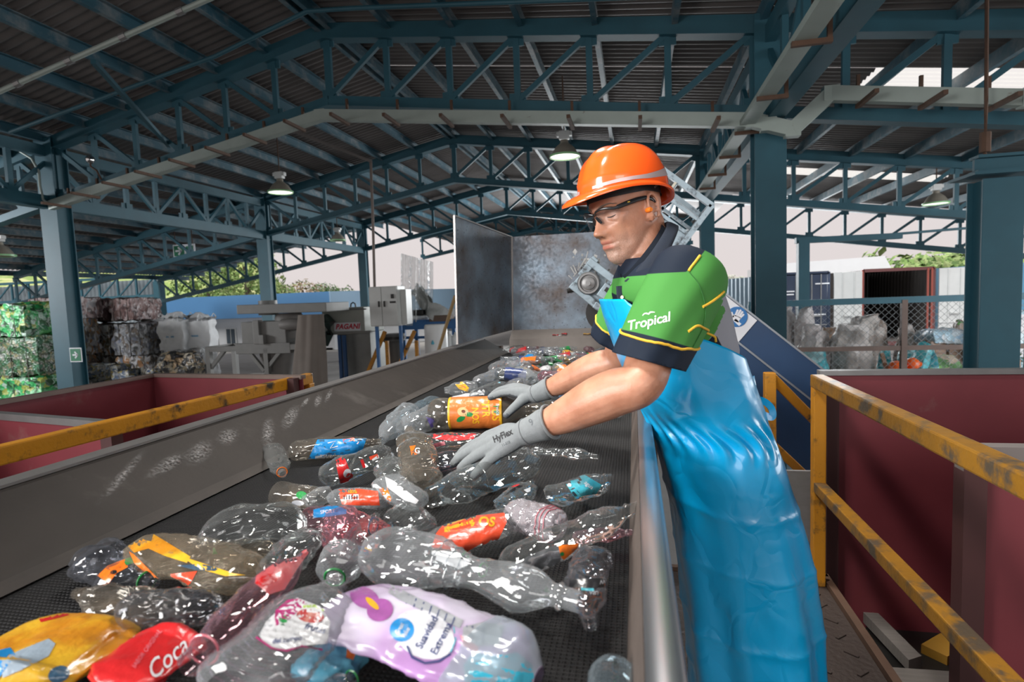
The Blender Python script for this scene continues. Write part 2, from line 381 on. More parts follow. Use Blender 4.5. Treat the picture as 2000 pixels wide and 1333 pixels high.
tb = thing('cross_beam', (p.x, p.y, z1+.03), 'dark blue beam lying on the head of the right-edge column', 'beam')
mb = MB(); mb.box((p.x+2.2, p.y, z1+.05), (4.8, .18, .03)); mb.box((p.x+2.2, p.y, z1+.12), (4.8, .04, .14)); mb.box((p.x+2.2, p.y, z1+.2), (4.8, .18, .03)); mb.build('web', teal, tb)
mb = MB(); mb.tube([(p.x-.1, p.y, z1+.2), (p.x-.1, p.y, z1+.75), (p.x-.12, p.y, roofz(p.x)-.2)], .018, 6); mb.tube([(p.x-.1, p.y, z1+.25), (p.x-.1, p.y, z1+.45)], .05, 8); mb.build('hanging_conduit', rust, tb)
# slim post with a light beam beyond the fence, right of the big column
p = at(1568, 600, 13.5); t = thing('yard_post', (p.x, p.y, 0), 'slim blue post beyond the chain-link fence carrying a light beam', 'post')
zt = at(1566, 470, 13.5).z
mb = MB(); mb.box((p.x, p.y, zt/2), (.22, .2, zt)); mb.build('shaft', teal, t)
mb = MB(); mb.bar((p.x-.15, p.y, zt), at(1760, 461, 13.5), .16, .12); mb.bar(at(1595, 470, 13.5), at(1900, 445, 13.5), .06, .05); mb.build('beam', teal, t)
p = at(1482, 560, 19); t = tag(MB().box((p.x, p.y, at(1482, 498, 19).z/2), (.22, .2, at(1482, 498, 19).z)).build('yard_post', teal), 'short blue post half hidden behind the big right column', 'post')
# eave gutter on the right
mb = MB(); mb.bar((12.75, 2, roofz(12.6)-.1), (12.75, 20.6, roofz(12.6)-.1), .3, .28); struct('trim_1', mb, pm('gutter_paint', (.05, .09, .11), .5))

# ------------------------------------------------------------------ cable duct and cable trays under the roof
def polyduct(name, pts, w, h, mat, label, cat, lugs=True):
    t = thing(name, pts[0], label, cat)
    mb = MB()
    for a, b_ in zip(pts, pts[1:]): 
        d = (V(b_)-V(a)).normalized()*w*.4
        mb.bar(V(a)-d*0, V(b_)+d*0, w, h)
    for q in pts[1:-1]: mb.box(q, (h*1.02, w*1.01, h*1.02))
    mb.build('duct', mat, t)
    return t
D = [at(100, 402, 9.0), at(627, 226, 8.35), at(1470, 236, 7.5), at(1500, 243, 7.5), at(1547, 254, 7.5), at(1622, 184, 7.45), at(2010, 193, 7.1), at(2100, 195, 7.0)]
dt = polyduct('cable_duct', D, .12, .165, galv, 'pale green cable duct hung below the nearest truss', 'cable duct')
for a, b_, n_ in ((D[0], D[1], 8), (D[1], D[2], 7), (D[5], D[6], 3)):
    for i in range(n_):
        q = a.lerp(b_, (i+.5)/n_); zz = TOPZ-DEP-SL*abs(q.x-RX)
        mb = MB(); mb.bar(q+V((0, .08, 0)), (q.x, q.y+.08, max(zz, q.z+.25)), .035, .035, (0, 1, 0)); mb.bar(q+V((0, .1, -.1)), q+V((0, -.45, -.1)), .045, .045); mb.build('bracket', rust, dt)
for a, b_, n_ in ((D[0], D[1], 40), (D[1], D[2], 40)):
    pass
E1, E2 = at(1632, -40, 4.7), at(1375, 372, 12.6)
E1 = V((1.37, 3.0, 1.97+CZ)); E2 = V((1.37, 12.2, 1.97+CZ))
ct = polyduct('cable_tray', [E1, E2], .17, .06, galv, 'long straight grey cable tray running back past the big right column', 'cable tray')
for i in range(7):
    q = E1.lerp(E2, (i+.6)/7); mb = MB(); mb.bar(q+V((-.1, 0, -.05)), q+V((.2, 0, -.05)), .04, .04); mb.bar(q+V((.18, 0, -.05)), q+V((.18, 0, .28)), .035, .035, (0, 1, 0)); mb.build('bracket', rust, ct)
# thin pipes near the roof, upper left
a, b_ = at(-60, 205, 5.2), at(470, -30, 5.2)
t = thing('conduit_pipe', a, 'grey conduit pipe crossing the dark upper left corner of the roof', 'pipe')
MB().tube([a, b_], .028, 8).build('tube', galv, t)
for i in range(6): q = a.lerp(b_, i/5); MB().tube([q-(b_-a).normalized()*.04, q+(b_-a).normalized()*.04], .038, 8).build('coupling', grey_edge, t)
a = [at(20, 258, 7.6), at(420, 110, 7.6), at(600, 22, 7.5), at(690, 16, 7.35), at(1250, -6, 7.0)]
tag(MB().tube(a, .03, 8).build('sprinkler_pipe', teal, smooth=True), 'thin blue pipe along the roof above the nearest truss', 'pipe')
a = [at(-20, 283, 8.9), at(30, 290, 8.9), at(62, 310, 8.9), at(76, 335, 8.9), at(78, 362, 8.9), at(84, 390, 8.9), at(98, 402, 8.9)]
tag(MB().tube(a, .022, 8).build('flexible_cable', galv, smooth=True), 'pale cable curling down to the end of the duct on the left column', 'cable')
a = [at(724, 315, 13), at(728, 420, 13), at(732, 575, 13)]
tag(MB().tube(a, .035, 8).build('drop_pipe', pm('brown_pipe', (.20, .16, .14), .6)), 'thin brownish pipe hanging down to the white electrical cabinet', 'pipe')
q = at(530, 245, 12); 
mb = MB(); mb.bar(at(520, 235, 11), at(726, 316, 13), .05, .05); tag(mb.build('conduit_pipe', pm('brown_pipe2', (.16, .14, .13), .6)), 'straight brownish pipe under the roof leading to the drop pipe', 'pipe')
# bracing rod crossing the nearest truss, upper left
tag(MB().bar(at(182, 120, 6.2), at(330, 285, 9.0), .06, .06).build('bracing_bar', teal), 'slanting blue bracing bar crossing the nearest truss at upper left', 'brace')

# ------------------------------------------------------------------ bay lamps
lampgrey = pm('lamp_housing_grey', (.33, .30, .25), .45, .2, .2, 5)
lampin = emit('lamp_reflector_glow', (1, .97, .90), 1.1)
rimgreen = pm('lamp_rim_green', (.30, .62, .30), .35)
glassbulb = emit('lamp_bulb', (1, .98, .9), 4)
def bay_lamp(px, py, Y, r, label, lit=True, chain=1.2):
    p = at(px, py, Y); t = thing('bay_lamp', p, label, 'lamp', 'bell shaped bay lamps')
    out = [(r*1.0, 0), (r*.93, r*.10), (r*.80, r*.36), (r*.62, r*.62), (r*.40, r*.80), (r*.28, r*.9), (r*.26, r*1.1), (.0, r*1.1)]
    MB().lathe(out, p, 28, caps=(False, False)).build('shade', lampgrey, t, smooth=True)
    MB().lathe([(r*.97, r*.015), (r*.90, r*.11), (r*.77, r*.36), (r*.58, r*.62), (r*.35, r*.78), (0, r*.8)], p, 28, caps=(False, False)).build('reflector', lampin if lit else lampgrey, t, smooth=True)
    MB().lathe([(r*1.0, -.012), (r*1.05, -.012), (r*1.05, .02), (r*1.0, .02), (r*1.0, -.012)], p, 28, caps=(False, False)).build('rim', rimgreen, t, smooth=True)
    MB().lathe([(0, r*.25), (r*.13, r*.32), (r*.16, r*.45), (r*.10, r*.62), (r*.07, r*.8)], p, 12).build('bulb', glassbulb if lit else lampgrey, t, smooth=True)
    mb = MB(); mb.box(p+V((0, 0, r*1.42)), (r*.7, r*.5, r*.55)); mb.box(p+V((-r*.42, 0, r*1.5)), (r*.22, r*.4, r*.3)); mb.box(p+V((r*.42, 0, r*1.5)), (r*.22, r*.4, r*.3)); mb.build('ballast_box', white_paint, t, bevel=.01)
    MB().tube([p+V((0, 0, r*1.68)), p+V((0, 0, r*1.68+chain))], .012, 6).build('hanger', rust, t)
    return t
bay_lamp(548, 376, 11.5, .26, 'lit bay lamp with a green rim hanging left of centre')
bay_lamp(1103, 306, 9.8, .245, 'lit bay lamp hanging just left of the orange hard hat', chain=.9)
bay_lamp(1, 500, 8.3, .22, 'grey bay lamp cut by the left edge of the picture', False)
bay_lamp(660, 470, 17.0, .24, 'small distant bay lamp beside the third left column', False, .5)
bay_lamp(1828, 398, 14.0, .24, 'dim bay lamp under the right roof slope near the skylight', True, .4)
# camera on the left end of the nearest truss
p = at(176, 312, 8.6); t = thing('security_camera', p, 'small round security camera perched on the duct near the left column', 'security camera')
MB().lathe([(0, -.07), (.06, -.05), (.075, 0), (.06, .05), (0, .07)], p, 16, (1, -1, -.2)).build('dome', pm('chrome', (.6, .6, .6), .15, 1, .05), t, smooth=True)
MB().tube([p, p+V((0, 0, -.12)), p+V((.12, 0, -.2)), p+V((.2, 0, -.36))], .016, 6).build('arm', rust, t)
# ------------------------------------------------------------------ ground, platform
GZ = 0.
mb = MB(); mb.grid(lambda u, v: V((-60+120*u, -8+110*v, -.02)), 4, 4); struct('floor', mb, concrete)
PZ = CZ-1.36
plate_m = pm('walkway_plate', (.055, .040, .034), .6, .3, .35, 6, bump=.5, bscale=45)
t = thing('walkway_platform', (.45, 1.4, 0), 'dirty brown steel walkway under the worker, beside the conveyor', 'platform')
mb = MB(); mb.box((.45, 1.3, PZ-.01), (.74, 3.0, .02))
for i in range(26):
    for j in range(6): mb.box((.13+j*.125, -.1+i*.11, PZ+.002), (.05, .012, .006), Matrix.Rotation(.7 if (i+j) % 2 else -.7, 3, 'Z'))
mb.build('tread_plate', plate_m, t)
mb = MB(); mb.bar((.84, -.2, PZ-.05), (.84, 2.8, PZ-.05), .03, .14); mb.bar((.06, -.2, PZ-.05), (.06, 2.8, PZ-.05), .03, .14); mb.bar((.05, 2.79, PZ-.05), (.85, 2.79, PZ-.05), .03, .14); mb.build('edge_channel', rust, t)
for (x, y) in ((.1, 0), (.8, 0), (.1, 2.7), (.8, 2.7)): MB().box((x, y, (PZ-.05)/2), (.07, .07, PZ-.05)).build('leg', rust, t)

# ------------------------------------------------------------------ sorting conveyor
m, n, b = _new('black_ribbed_belt'); L = n.links.new; N = n.nodes.new
tcn = N('ShaderNodeTexCoord'); sp = N('ShaderNodeSeparateXYZ'); L(tcn.outputs['Object'], sp.inputs[0])
def wv(ax, k):
    a = N('ShaderNodeMath'); a.operation = 'MULTIPLY'; a.inputs[1].default_value = k; L(sp.outputs[ax], a.inputs[0])
    s_ = N('ShaderNodeMath'); s_.operation = 'SINE'; L(a.outputs[0], s_.inputs[0]); return s_
a = wv('X', 2*pi/.0075); c = wv('Y', 2*pi/.0075); mu = N('ShaderNodeMath'); mu.operation = 'MAXIMUM'; L(a.outputs[0], mu.inputs[0]); L(c.outputs[0], mu.inputs[1])
bp = N('ShaderNodeBump'); bp.inputs['Strength'].default_value = .8; bp.inputs['Distance'].default_value = .0022; L(mu.outputs[0], bp.inputs['Height']); L(bp.outputs[0], b.inputs['Normal'])
ns = N('ShaderNodeTexNoise'); ns.inputs['Scale'].default_value = 3; ns.inputs['Detail'].default_value = 6; L(tcn.outputs['Object'], ns.inputs[0])
mx = N('ShaderNodeMix'); mx.data_type = 'RGBA'; mx.inputs['A'].default_value = (.0045, .0045, .005, 1); mx.inputs['B'].default_value = (.016, .015, .0155, 1); L(ns.outputs[0], mx.inputs['Factor']); L(mx.outputs['Result'], b.inputs['Base Color'])
b.inputs['Roughness'].default_value = .62; b.inputs['Specular IOR Level'].default_value = .3
beltm = m
BZ = CZ-.45
steel_dirty = pm('dirty_mild_steel', (.036, .029, .025), .6, .2, .4, 5, (.085, .074, .067), .68, 4.5, bump=.12, bscale=25, soft=.09, spec=.3)
steel_lip = pm('worn_steel_edge', (.30, .28, .27), .35, .7, .25, 12)
steel_brush = pm('brushed_steel_cap', (.42, .44, .47), .28, .9, .10, 3, stretch=(40, 1, 40))
dirt_wall = pm('dented_inner_wall', (.105, .082, .070), .65, .2, .35, 14, (.02, .016, .014), .68, 22, bump=.5, bscale=18, stretch=(1, .5, 1))
cv = thing('sorting_conveyor', (-.5, 2, 0), 'long black belt conveyor heaped with crushed plastic bottles', 'conveyor')
mb = MB(); mb.box((-.51, 2.0, BZ-.006), (1.02, 5.0, .012)); mb.build('belt', beltm, cv)
# left side wall: sloping face, skirt at the bottom, folded lip on top
def lw(y): return [(-1.005, BZ-.01), (-1.005, BZ+.004), (-1.035, BZ+.022), (-1.195, CZ-.338), (-1.2, CZ-.33), (-1.245, CZ-.33), (-1.25, CZ-.335), (-1.25, CZ-.40), (-1.24, CZ-.62), (-1.0, CZ-.62)]
mb = MB(); mb.loft([[V((x, y, z)) for x, z in lw(y)] for y in [-.5+5.0*i/10 for i in range(11)]]); mb.build('left_side_wall', steel_dirty, cv)
mb = MB(); mb.box((-1.2225, 2, CZ-.3285), (.05, 5.0, .006)); mb.build('wall_lip', steel_lip, cv)
mb = MB(); mb.loft([[V((-1.0, y, BZ+.001)), V((-1.01, y, BZ+.007)), V((-1.02, y, BZ+.013)), V((-1.019, y, BZ+.018)), V((-1.009, y, BZ+.012)), V((-.994, y, BZ+.004))] for y in (-.5, 4.46)]); mb.build('skirt_strip', pm('dusty_skirt', (.060, .050, .044), .75, .1, .3, 20), cv)
# spray-dust marks on the left wall
chalk = pm('pale_spray_mark', (.33, .31, .30), .85, 0, .5, 60)
m, n, b = _new('pale_spray_mark'); L = n.links.new; N = n.nodes.new
tcn = N('ShaderNodeTexCoord'); ns = N('ShaderNodeTexNoise'); ns.inputs['Scale'].default_value = 140; ns.inputs['Detail'].default_value = 4; L(tcn.outputs['Object'], ns.inputs[0])
at_ = N('ShaderNodeAttribute'); at_.attribute_name = 'fade'; ad = N('ShaderNodeMath'); ad.operation = 'MULTIPLY_ADD'; L(ns.outputs[0], ad.inputs[0]); ad.inputs[1].default_value = 1.2; ad.inputs[2].default_value = -.45
mm_ = N('ShaderNodeMath'); mm_.operation = 'MULTIPLY'; L(ad.outputs[0], mm_.inputs[0]); L(at_.outputs['Fac'], mm_.inputs[1]); mm_.use_clamp = True
L(mm_.outputs[0], b.inputs['Alpha']); b.inputs['Base Color'].default_value = (.50, .48, .47, 1); b.inputs['Roughness'].default_value = .9
chalk = m
wa, wb = V((-1.035, 0, BZ+.022)), V((-1.195, 0, CZ-.338))
def wall_uv(y, k): q = wa.lerp(wb, k); return V((q.x+.0022, y, q.z+.0022))
def on_wall(px, py):
    d = ray(px, py); nrm = (wb-wa).cross(V((0, 1, 0))); t_ = (wa-EYE).dot(nrm)/d.dot(nrm); q = EYE+d*t_; return q
mb = MB(); fade = []
for (c0, c1, wd) in [((205, 970), (270, 895), 24), ((300, 930), (350, 890), 42), ((378, 905), (398, 868), 46), ((440, 868), (448, 842), 40), ((520, 870), (524, 825), 24), ((558, 835), (574, 800), 26), ((590, 795), (600, 780), 12), ((617, 795), (622, 775), 14), ((636, 785), (645, 765), 10)]:
    a = V(on_wall(*c0)); c_ = V(on_wall(*c1)); ax = (c_-a); ay = V((0, 1, 0))*(wd*.5/ (on_wall(c0[0]+10, c0[1])-a).length*0 + 0) if False else None
    n_ = 10; o = len(mb.v); cen = (a+c_)/2; e2 = V(on_wall((c0[0]+c1[0])/2+wd/2, (c0[1]+c1[1])/2))-cen
    for i in range(n_+1):
        for j in range(n_+1):
            u, v = i/n_*2-1, j/n_*2-1; q = cen+ax*.75*u+e2*1.2*v
            k = (q.z-wa.z)/(wb.z-wa.z); q2 = wa.lerp(wb, max(.05, min(.97, k))); mb.v.append(V((q2.x+.003, q.y, q2.z+.003))); fade.append(max(0, 1-(u*u+v*v)**.5)*(.8+.4*nz((u*2, v*2, c0[0])))*2.4)
    for i in range(n_):
        for j in range(n_): mb.f.append((o+i*(n_+1)+j, o+i*(n_+1)+j+1, o+(i+1)*(n_+1)+j+1, o+(i+1)*(n_+1)+j)); mb.m.append(0)
o = mb.build('spray_mark', chalk, cv); fa = o.data.attributes.new('fade', 'FLOAT', 'POINT'); fa.data.foreach_set('value', fade)
o['kind'] = 'stuff'
# right side: dented inner wall and brushed cap
mb = MB(); mb.loft([[V((-.018+.002*nz((y*3, 1, 0)), y, BZ-.01)), V((-.016, y, BZ+.02)), V((.002, y, CZ-.333)), V((.03, y, CZ-.36)), V((.03, y, BZ-.01))] for y in [-.5+.1*i for i in range(50)]]); mb.build('inner_wall', dirt_wall, cv)
cap = [(.003, CZ-.352), (.003, CZ-.3315), (.006, CZ-.329), (.030, CZ-.3285), (.036, CZ-.331), (.0385, CZ-.337), (.0385, CZ-.60), (.03, CZ-.60), (.03, CZ-.352)]
mb = MB(); mb.loft([[V((x, y, z)) for x, z in cap] for y in (-.5, 1, 2.5, 4.4)]); mb.build('side_cap', steel_brush, cv, smooth=True, angle=50)
# frame legs and return idlers below
for y in (.5, 2.4, 4.2):
    for x in (-1.15, .0): MB().box((x, y, (BZ-.15)/2), (.08, .08, BZ-.15)).build('leg', rust, cv)
    MB().bar((-1.15, y, BZ-.2), (.0, y, BZ-.2), .06, .08).build('cross_member', rust, cv)
for y in (1.5, 3.3): MB().tube([(-1.1, y, BZ-.09), (-.02, y, BZ-.09)], .04, 12).build('idler_roller', grey_edge, cv, smooth=True)

# ------------------------------------------------------------------ steel hopper at the far end
m, n, b = _new('steel_plate_sky_sheen'); L = n.links.new; N = n.nodes.new
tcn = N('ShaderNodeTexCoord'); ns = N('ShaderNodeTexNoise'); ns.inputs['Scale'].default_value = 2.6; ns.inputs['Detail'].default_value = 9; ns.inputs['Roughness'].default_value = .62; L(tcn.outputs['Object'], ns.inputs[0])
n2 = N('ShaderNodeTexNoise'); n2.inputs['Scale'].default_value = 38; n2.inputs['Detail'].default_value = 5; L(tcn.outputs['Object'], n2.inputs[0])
cr = N('ShaderNodeValToRGB'); L(ns.outputs[0], cr.inputs[0]); cr.color_ramp.elements[0].position = .36; cr.color_ramp.elements[0].color = (.10, .08, .072, 1); cr.color_ramp.elements[1].position = .66; cr.color_ramp.elements[1].color = (.26, .34, .42, 1)  # sky reflection put into the colour: pale blue end of the ramp
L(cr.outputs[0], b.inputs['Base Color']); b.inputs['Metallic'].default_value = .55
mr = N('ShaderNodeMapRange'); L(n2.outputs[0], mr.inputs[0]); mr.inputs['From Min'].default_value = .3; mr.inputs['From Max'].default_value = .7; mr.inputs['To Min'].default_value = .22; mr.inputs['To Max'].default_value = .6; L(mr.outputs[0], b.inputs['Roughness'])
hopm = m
YB = 4.62
hp = thing('receiving_hopper', (-.4, 4.3, 0), 'open dark steel hopper with tall plates at the far end of the belt', 'hopper')
A0, A1, B0, B1 = at(893.5, 673, 3.7), at(887, 421, 3.7), at(1001, 645, YB), at(999.5, 463, YB)
def plate(mb, a, b_, c, d, th=.008):
    nrm = (b_-a).cross(d-a).normalized()*th; mb.loft([[a, b_, c, d], [a+nrm, b_+nrm, c+nrm, d+nrm]])
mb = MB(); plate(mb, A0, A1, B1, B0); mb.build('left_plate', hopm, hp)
C1 = V((.16, YB, B1.z)); C0 = V((.16, YB, B0.z))
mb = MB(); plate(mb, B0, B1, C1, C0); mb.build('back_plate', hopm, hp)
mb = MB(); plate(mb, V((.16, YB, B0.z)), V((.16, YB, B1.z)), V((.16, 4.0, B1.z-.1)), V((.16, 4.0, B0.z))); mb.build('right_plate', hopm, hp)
mb = MB(); sh0 = at(1000, 663, 4.50)
mb.loft([[V((-.99, YB, B0.z+.0)), V((-.99, YB, B0.z-.02)), V((-.99, 4.5, sh0.z-.02)), V((-.99, 4.47, BZ-.02)), V((-.99, 4.46, BZ-.02)), V((-.99, 4.49, sh0.z))], [V((.15, YB, B0.z)), V((.15, YB, B0.z-.02)), V((.15, 4.5, sh0.z-.02)), V((.15, 4.47, BZ-.02)), V((.15, 4.46, BZ-.02)), V((.15, 4.49, sh0.z))]]); mb.build('end_shelf', pm('dusty_shelf', (.26, .23, .21), .8, .1, .25, 8), hp)
mb = MB(); mb.bar(A0, A1, .012, .012); mb.bar(B0, B1, .02, .02); mb.bar(A1, B1, .01, .01); mb.build('welded_edge', steel_lip, hp)
for (x, y) in ((-1.1, 4.55), (.12, 4.55)): MB().box((x, y, 1.0), (.07, .07, 2.0)).build('leg', rust, hp)

# ------------------------------------------------------------------ inclined blue conveyor discharging into the hopper
bluep = pm('blue_painted_chute', (.022, .062, .145), .42, .1, .25, 4, (.10, .09, .085), .74, 9, bump=.05)
greyblue = pm('worn_grey_blue_steel', (.30, .38, .43), .4, .4, .35, 7, (.045, .045, .05), .60, 10, bump=.2, bscale=30)
darkgrease = pm('greasy_black', (.02, .019, .018), .45, .2, .4, 10)
YI = 3.95
ic = thing('inclined_conveyor', (1.6, 4.4, 0), 'inclined blue conveyor behind the worker, rising to the hopper', 'conveyor')
q0 = at(1320, 500, YI); q1 = at(1609, 725, YI); ud = (q1-q0); ud.y = 0; ud.normalize(); pd = V((-ud.z, 0, ud.x))   # along (down to the right) and perpendicular
if pd.z < 0: pd = -pd
W = at(1320, 500, YI)-pd*0; H2 = 0.60; HB = .19
LL = 2.6
def icp(s, p, y=0.): return q0+ud*s+pd*p+V((0, y, 0))
s_a = -.20
mb = MB()
for y in (0., .62):
    plate(mb, icp(s_a, 0, y), icp(LL, 0, y), icp(LL, -HB, y), icp(s_a, -HB, y), .01); plate(mb, icp(s_a+.1, -HB-.004, y+.004), icp(LL, -HB-.004, y+.004), icp(LL, -H2, y+.004), icp(s_a+.25, -H2, y+.004), .01)
mb.build('side_plate', bluep, ic)
mb = MB(); mb.bar(icp(s_a, .004, .0), icp(LL, .004, .0), .018, .012, pd); mb.bar(icp(s_a, -HB, -.006), icp(LL, -HB, -.006), .01, .012, pd); mb.build('edge_angle', pm('pale_edge', (.30, .33, .36), .4, .5, .2), ic)
mb = MB(); mb.loft([[icp(-.55, -.10, y), icp(LL, -.10, y), icp(LL, -.12, y), icp(-.55, -.12, y)] for y in (.02, .6)]); mb.build('belt', black_rubber, ic)
# legs to the yard floor
for s_ in (.8, 2.2):
    for y in (.05, .57):
        k = icp(s_, -H2, y); MB().box((k.x, k.y, k.z/2), (.08, .08, k.z)).build('leg', bluep, ic)
# bearing head: plate, block, round bearing, bolts
def hd(px, py, y=0.): k = at(px, py, YI); return V((k.x, YI+y, k.z))
mb = MB(); plate(mb, hd(1112, 560), hd(1160, 508), hd(1330, 640), hd(1290, 700), .03); mb.build('head_plate', greyblue, ic, bevel=.004)
mb = MB()
for a, b_, th in (((1150, 510), (1215, 560), .05), ((1116, 556), (1180, 608), .03), ((1205, 548), (1180, 590), .04), ((1165, 505), (1135, 540), .03)): mb.bar(hd(*a, -.03), hd(*b_, -.03), .05, th, (0, 1, 0))
mb.box(hd(1190, 575, -.05), (.13, .06, .10), Matrix.Rotation(.66, 3, 'Y')); mb.box(hd(1170, 600, -.04), (.07, .05, .05), Matrix.Rotation(.66, 3, 'Y')); mb.box(hd(1196, 600, -.04), (.05, .05, .06), Matrix.Rotation(.66, 3, 'Y'))
mb.build('bearing_block', greyblue, ic, bevel=.005)
bc = hd(1151, 554, -.05)
MB().lathe([(.075, 0), (.078, .03), (.07, .05), (.058, .05), (.054, .03), (.046, .03), (.044, .055), (.03, .06), (.0, .06)], bc+V((0, .02, 0)), 28, (0, -1, 0)).build('bearing', grey_edge, ic, smooth=True)
MB().lathe([(.017, 0), (.017, .03), (.0, .03)], bc+V((0, -.04, 0)), 16, (0, -1, 0)).build('shaft', grey_edge, ic, smooth=True)
mb = MB()
for px, py in ((1187, 567), (1199, 558), (1180, 590), (1205, 590)): mb.box(hd(px, py, -.085), (.03, .02, .03), Matrix.Rotation(.66, 3, 'Y'))
mb.build('slot', darkgrease, ic)
MB().tube([hd(1108, 569, .0), hd(1123, 566, .0)], .017, 10).build('drain_stub', darkgrease, ic)
MB().lathe([(.012, 0), (.03, .0), (.03, .02), (.014, .022), (.014, .03), (.0, .03)], hd(1181, 604, -.04), 16, (0, -1, 0)).build('grease_cup', white_paint, ic, smooth=True)
mb = MB()   # plastic scraps caught round the head
rr = random.Random(3)
for i in range(34):
    c = hd(1120+rr.random()*70, 500+rr.random()*55-(i % 3)*6, -.02+rr.random()*.1); k = .006+.012*rr.random(); a = rr.random()*6
    mb.add([c+V((cos(a+j*1.6)*k, rr.uniform(-.02, .02), sin(a+j*1.6)*k*1.3)) for j in range(4)], [(0, 1, 2), (0, 2, 3)])
for i in range(10):
    c = hd(1118+i*3, 545-i*4, -.03); mb.tube([c+V((0, 0, 0)), c+V((rr.uniform(-.03, .03), 0, rr.uniform(.02, .06)))], .004, 5)
tag(mb.build('caught_scraps', pm('pale_scrap', (.42, .42, .41), .35, 0, .4, 30), ic), kind='stuff')
# drum under the head
MB().tube([hd(1180, 612, .05), hd(1180, 612, .58)], .13, 24).build('head_drum', darkgrease, ic, smooth=True)
# guard frame on top of the head, with bars and a backing plate
fc = at(1390, 402, YI); f1 = at(1312, 345, YI); f2 = at(1322, 492, YI); fa_ = (f1-fc).normalized(); fb = (f2-fc).normalized()
g = thing('dummy', fc, 'x', 'x') if False else None
def fp(a, b_, y=0.): return fc+fa_*a+fb*b_+V((0, y, 0))
mb = MB()
for y in (0., .55):
    mb.bar(fp(0, 0, y), fp(.40, 0, y), .035, .045, (0, 1, 0)); mb.bar(fp(0, 0, y), fp(0, .42, y), .035, .045, (0, 1, 0)); mb.bar(fp(.40, 0, y), fp(.40, .42, y), .035, .045, (0, 1, 0)); mb.bar(fp(0, .42, y), fp(.40, .42, y), .035, .045, (0, 1, 0))
    mb.bar(fp(.0, .12, y), fp(.40, .12, y), .022, .03, (0, 1, 0)); mb.bar(fp(.02, .23, y), fp(.40, .23, y), .022, .03, (0, 1, 0)); mb.bar(fp(.27, 0, y), fp(.27, .4, y), .022, .03, (0, 1, 0))
mb.bar(fp(0, 0, 0), fp(0, 0, .55), .035, .035); mb.bar(fp(.40, 0, 0), fp(.40, 0, .55), .035, .035)
mb.build('guard_frame', greyblue, ic)
mb = MB(); plate(mb, fp(.02, .24, .02), fp(.40, .24, .02), fp(.40, .42, .02), fp(.02, .42, .02), .008); mb.build('guard_plate', greyblue, ic)
MB().lathe([(.075, 0), (.08, .012), (.066, .016), (.06, .004), (.05, .004), (.0, .004)], fp(.22, .33, 0), 24, (0, -1, 0)).build('inspection_ring', greyblue, ic, smooth=True)
MB().bar(fp(.275, .02, -.03), fp(.275, .17, -.03), .016, .02, (0, 1, 0)).build('pale_rod', pm('cream_rod', (.62, .60, .50), .5), ic)
# safety sign on the side plate: gloves must be worn
blue_sign = pm('sign_blue', (.02, .16, .42), .4, 0, .05); sign_white = pm('sign_white', (.72, .74, .78), .4, 0, .06)
sg = thing('safety_sign', at(1450, 620, YI-.012), 'white plate with a round blue glove symbol on the inclined conveyor', 'sign')
def sp_(px, py, y=-.012): k = at(px, py, YI); return V((k.x, YI+y, k.z))
mb = MB(); plate(mb, sp_(1402, 566), sp_(1478, 626), sp_(1442, 668), sp_(1366, 606), .003); mb.build('plate', sign_white, sg)
cc = sp_(1438, 619, -.0165); MB().lathe([(0, 0), (.066, 0), (.066, .002), (0, .002)], cc, 32, (0, -1, 0)).build('blue_disc', blue_sign, sg)
MB().lathe([(.066, 0), (.0665, .0015), (.061, .0022), (.061, 0)], cc-V((0, .001, 0)), 32, (0, -1, 0)).build('ring', blue_sign, sg)
R_ = Matrix.Rotation(.5, 3, 'Y')
mb = MB()
for (x, z, w_, h_, r_) in ((.0, -.012, .05, .035, 0), (-.014, .022, .012, .045, -.1), (0, .027, .012, .05, 0), (.014, .025, .012, .045, .1), (.026, .018, .011, .036, .25), (-.031, .0, .012, .036, -.8), (.02, -.03, .05, .02, .3)):
    mb.box(cc+R_ @ V((x, -.0035, z)), (w_, .002, h_), R_ @ Matrix.Rotation(r_, 3, 'Y'))
mb.build('glove_symbol', sign_white, sg)
MB().lathe([(0, 0), (.055, 0), (.055, .002), (0, .002)], sp_(1398, 676, -.018), 24, (0, -1, 0)).build('second_disc', blue_sign, sg)

# ------------------------------------------------------------------ guard rails of the walkway
def rail_tube(mb, a, b_, w=.052): mb.bar(a, b_, w, w)
RXr, RYe, RZr = .775, 2.736, CZ-.40
t = thing('guard_rail', (RXr, RYe, PZ), 'worn yellow guard rail on the right side of the walkway', 'railing')
mb = MB(); mb.bar((RXr+.018, RYe+.025, RZr-.026), (RXr+.018, .25, RZr-.026), .056, .056); mb.build('top_rail', yellow_edge, t, bevel=.006)
mb = MB(); mb.bar((RXr+.018, RYe, CZ-.90), (RXr+.018, .25, CZ-.90), .05, .045); mb.build('mid_rail', yellow_edge, t, bevel=.005)
for y in (RYe, .3): mb = MB(); mb.bar((RXr+.018, y, PZ), (RXr+.018, y, RZr-.05), .052, .052, (0, 1, 0)); mb.build('post', yellow, t, bevel=.005)
t = thing('stair_rail', at(1503, 930, 3.2), 'yellow stair rail behind the worker sloping down in front of the blue conveyor', 'railing')
a = at(1503, 728, 3.2); mb = MB(); mb.bar((a.x, 3.2, PZ-.3), (a.x, 3.2, a.z), .055, .055, (0, 1, 0)); mb.build('post', yellow, t, bevel=.005)
c0, c1 = at(1506, 736, 3.2), at(1575, 806, 3.35); c1 = c0+(c1-c0)*2.4
mb = MB(); mb.bar(c0, c1, .05, .05, (0, 1, 0)); mb.build('hand_rail', yellow, t, bevel=.005)
c2 = at(1512, 872, 3.2); mb = MB(); mb.bar(c2, c2+(c1-c0), .045, .045, (0, 1, 0)); mb.build('mid_rail', yellow, t, bevel=.005)
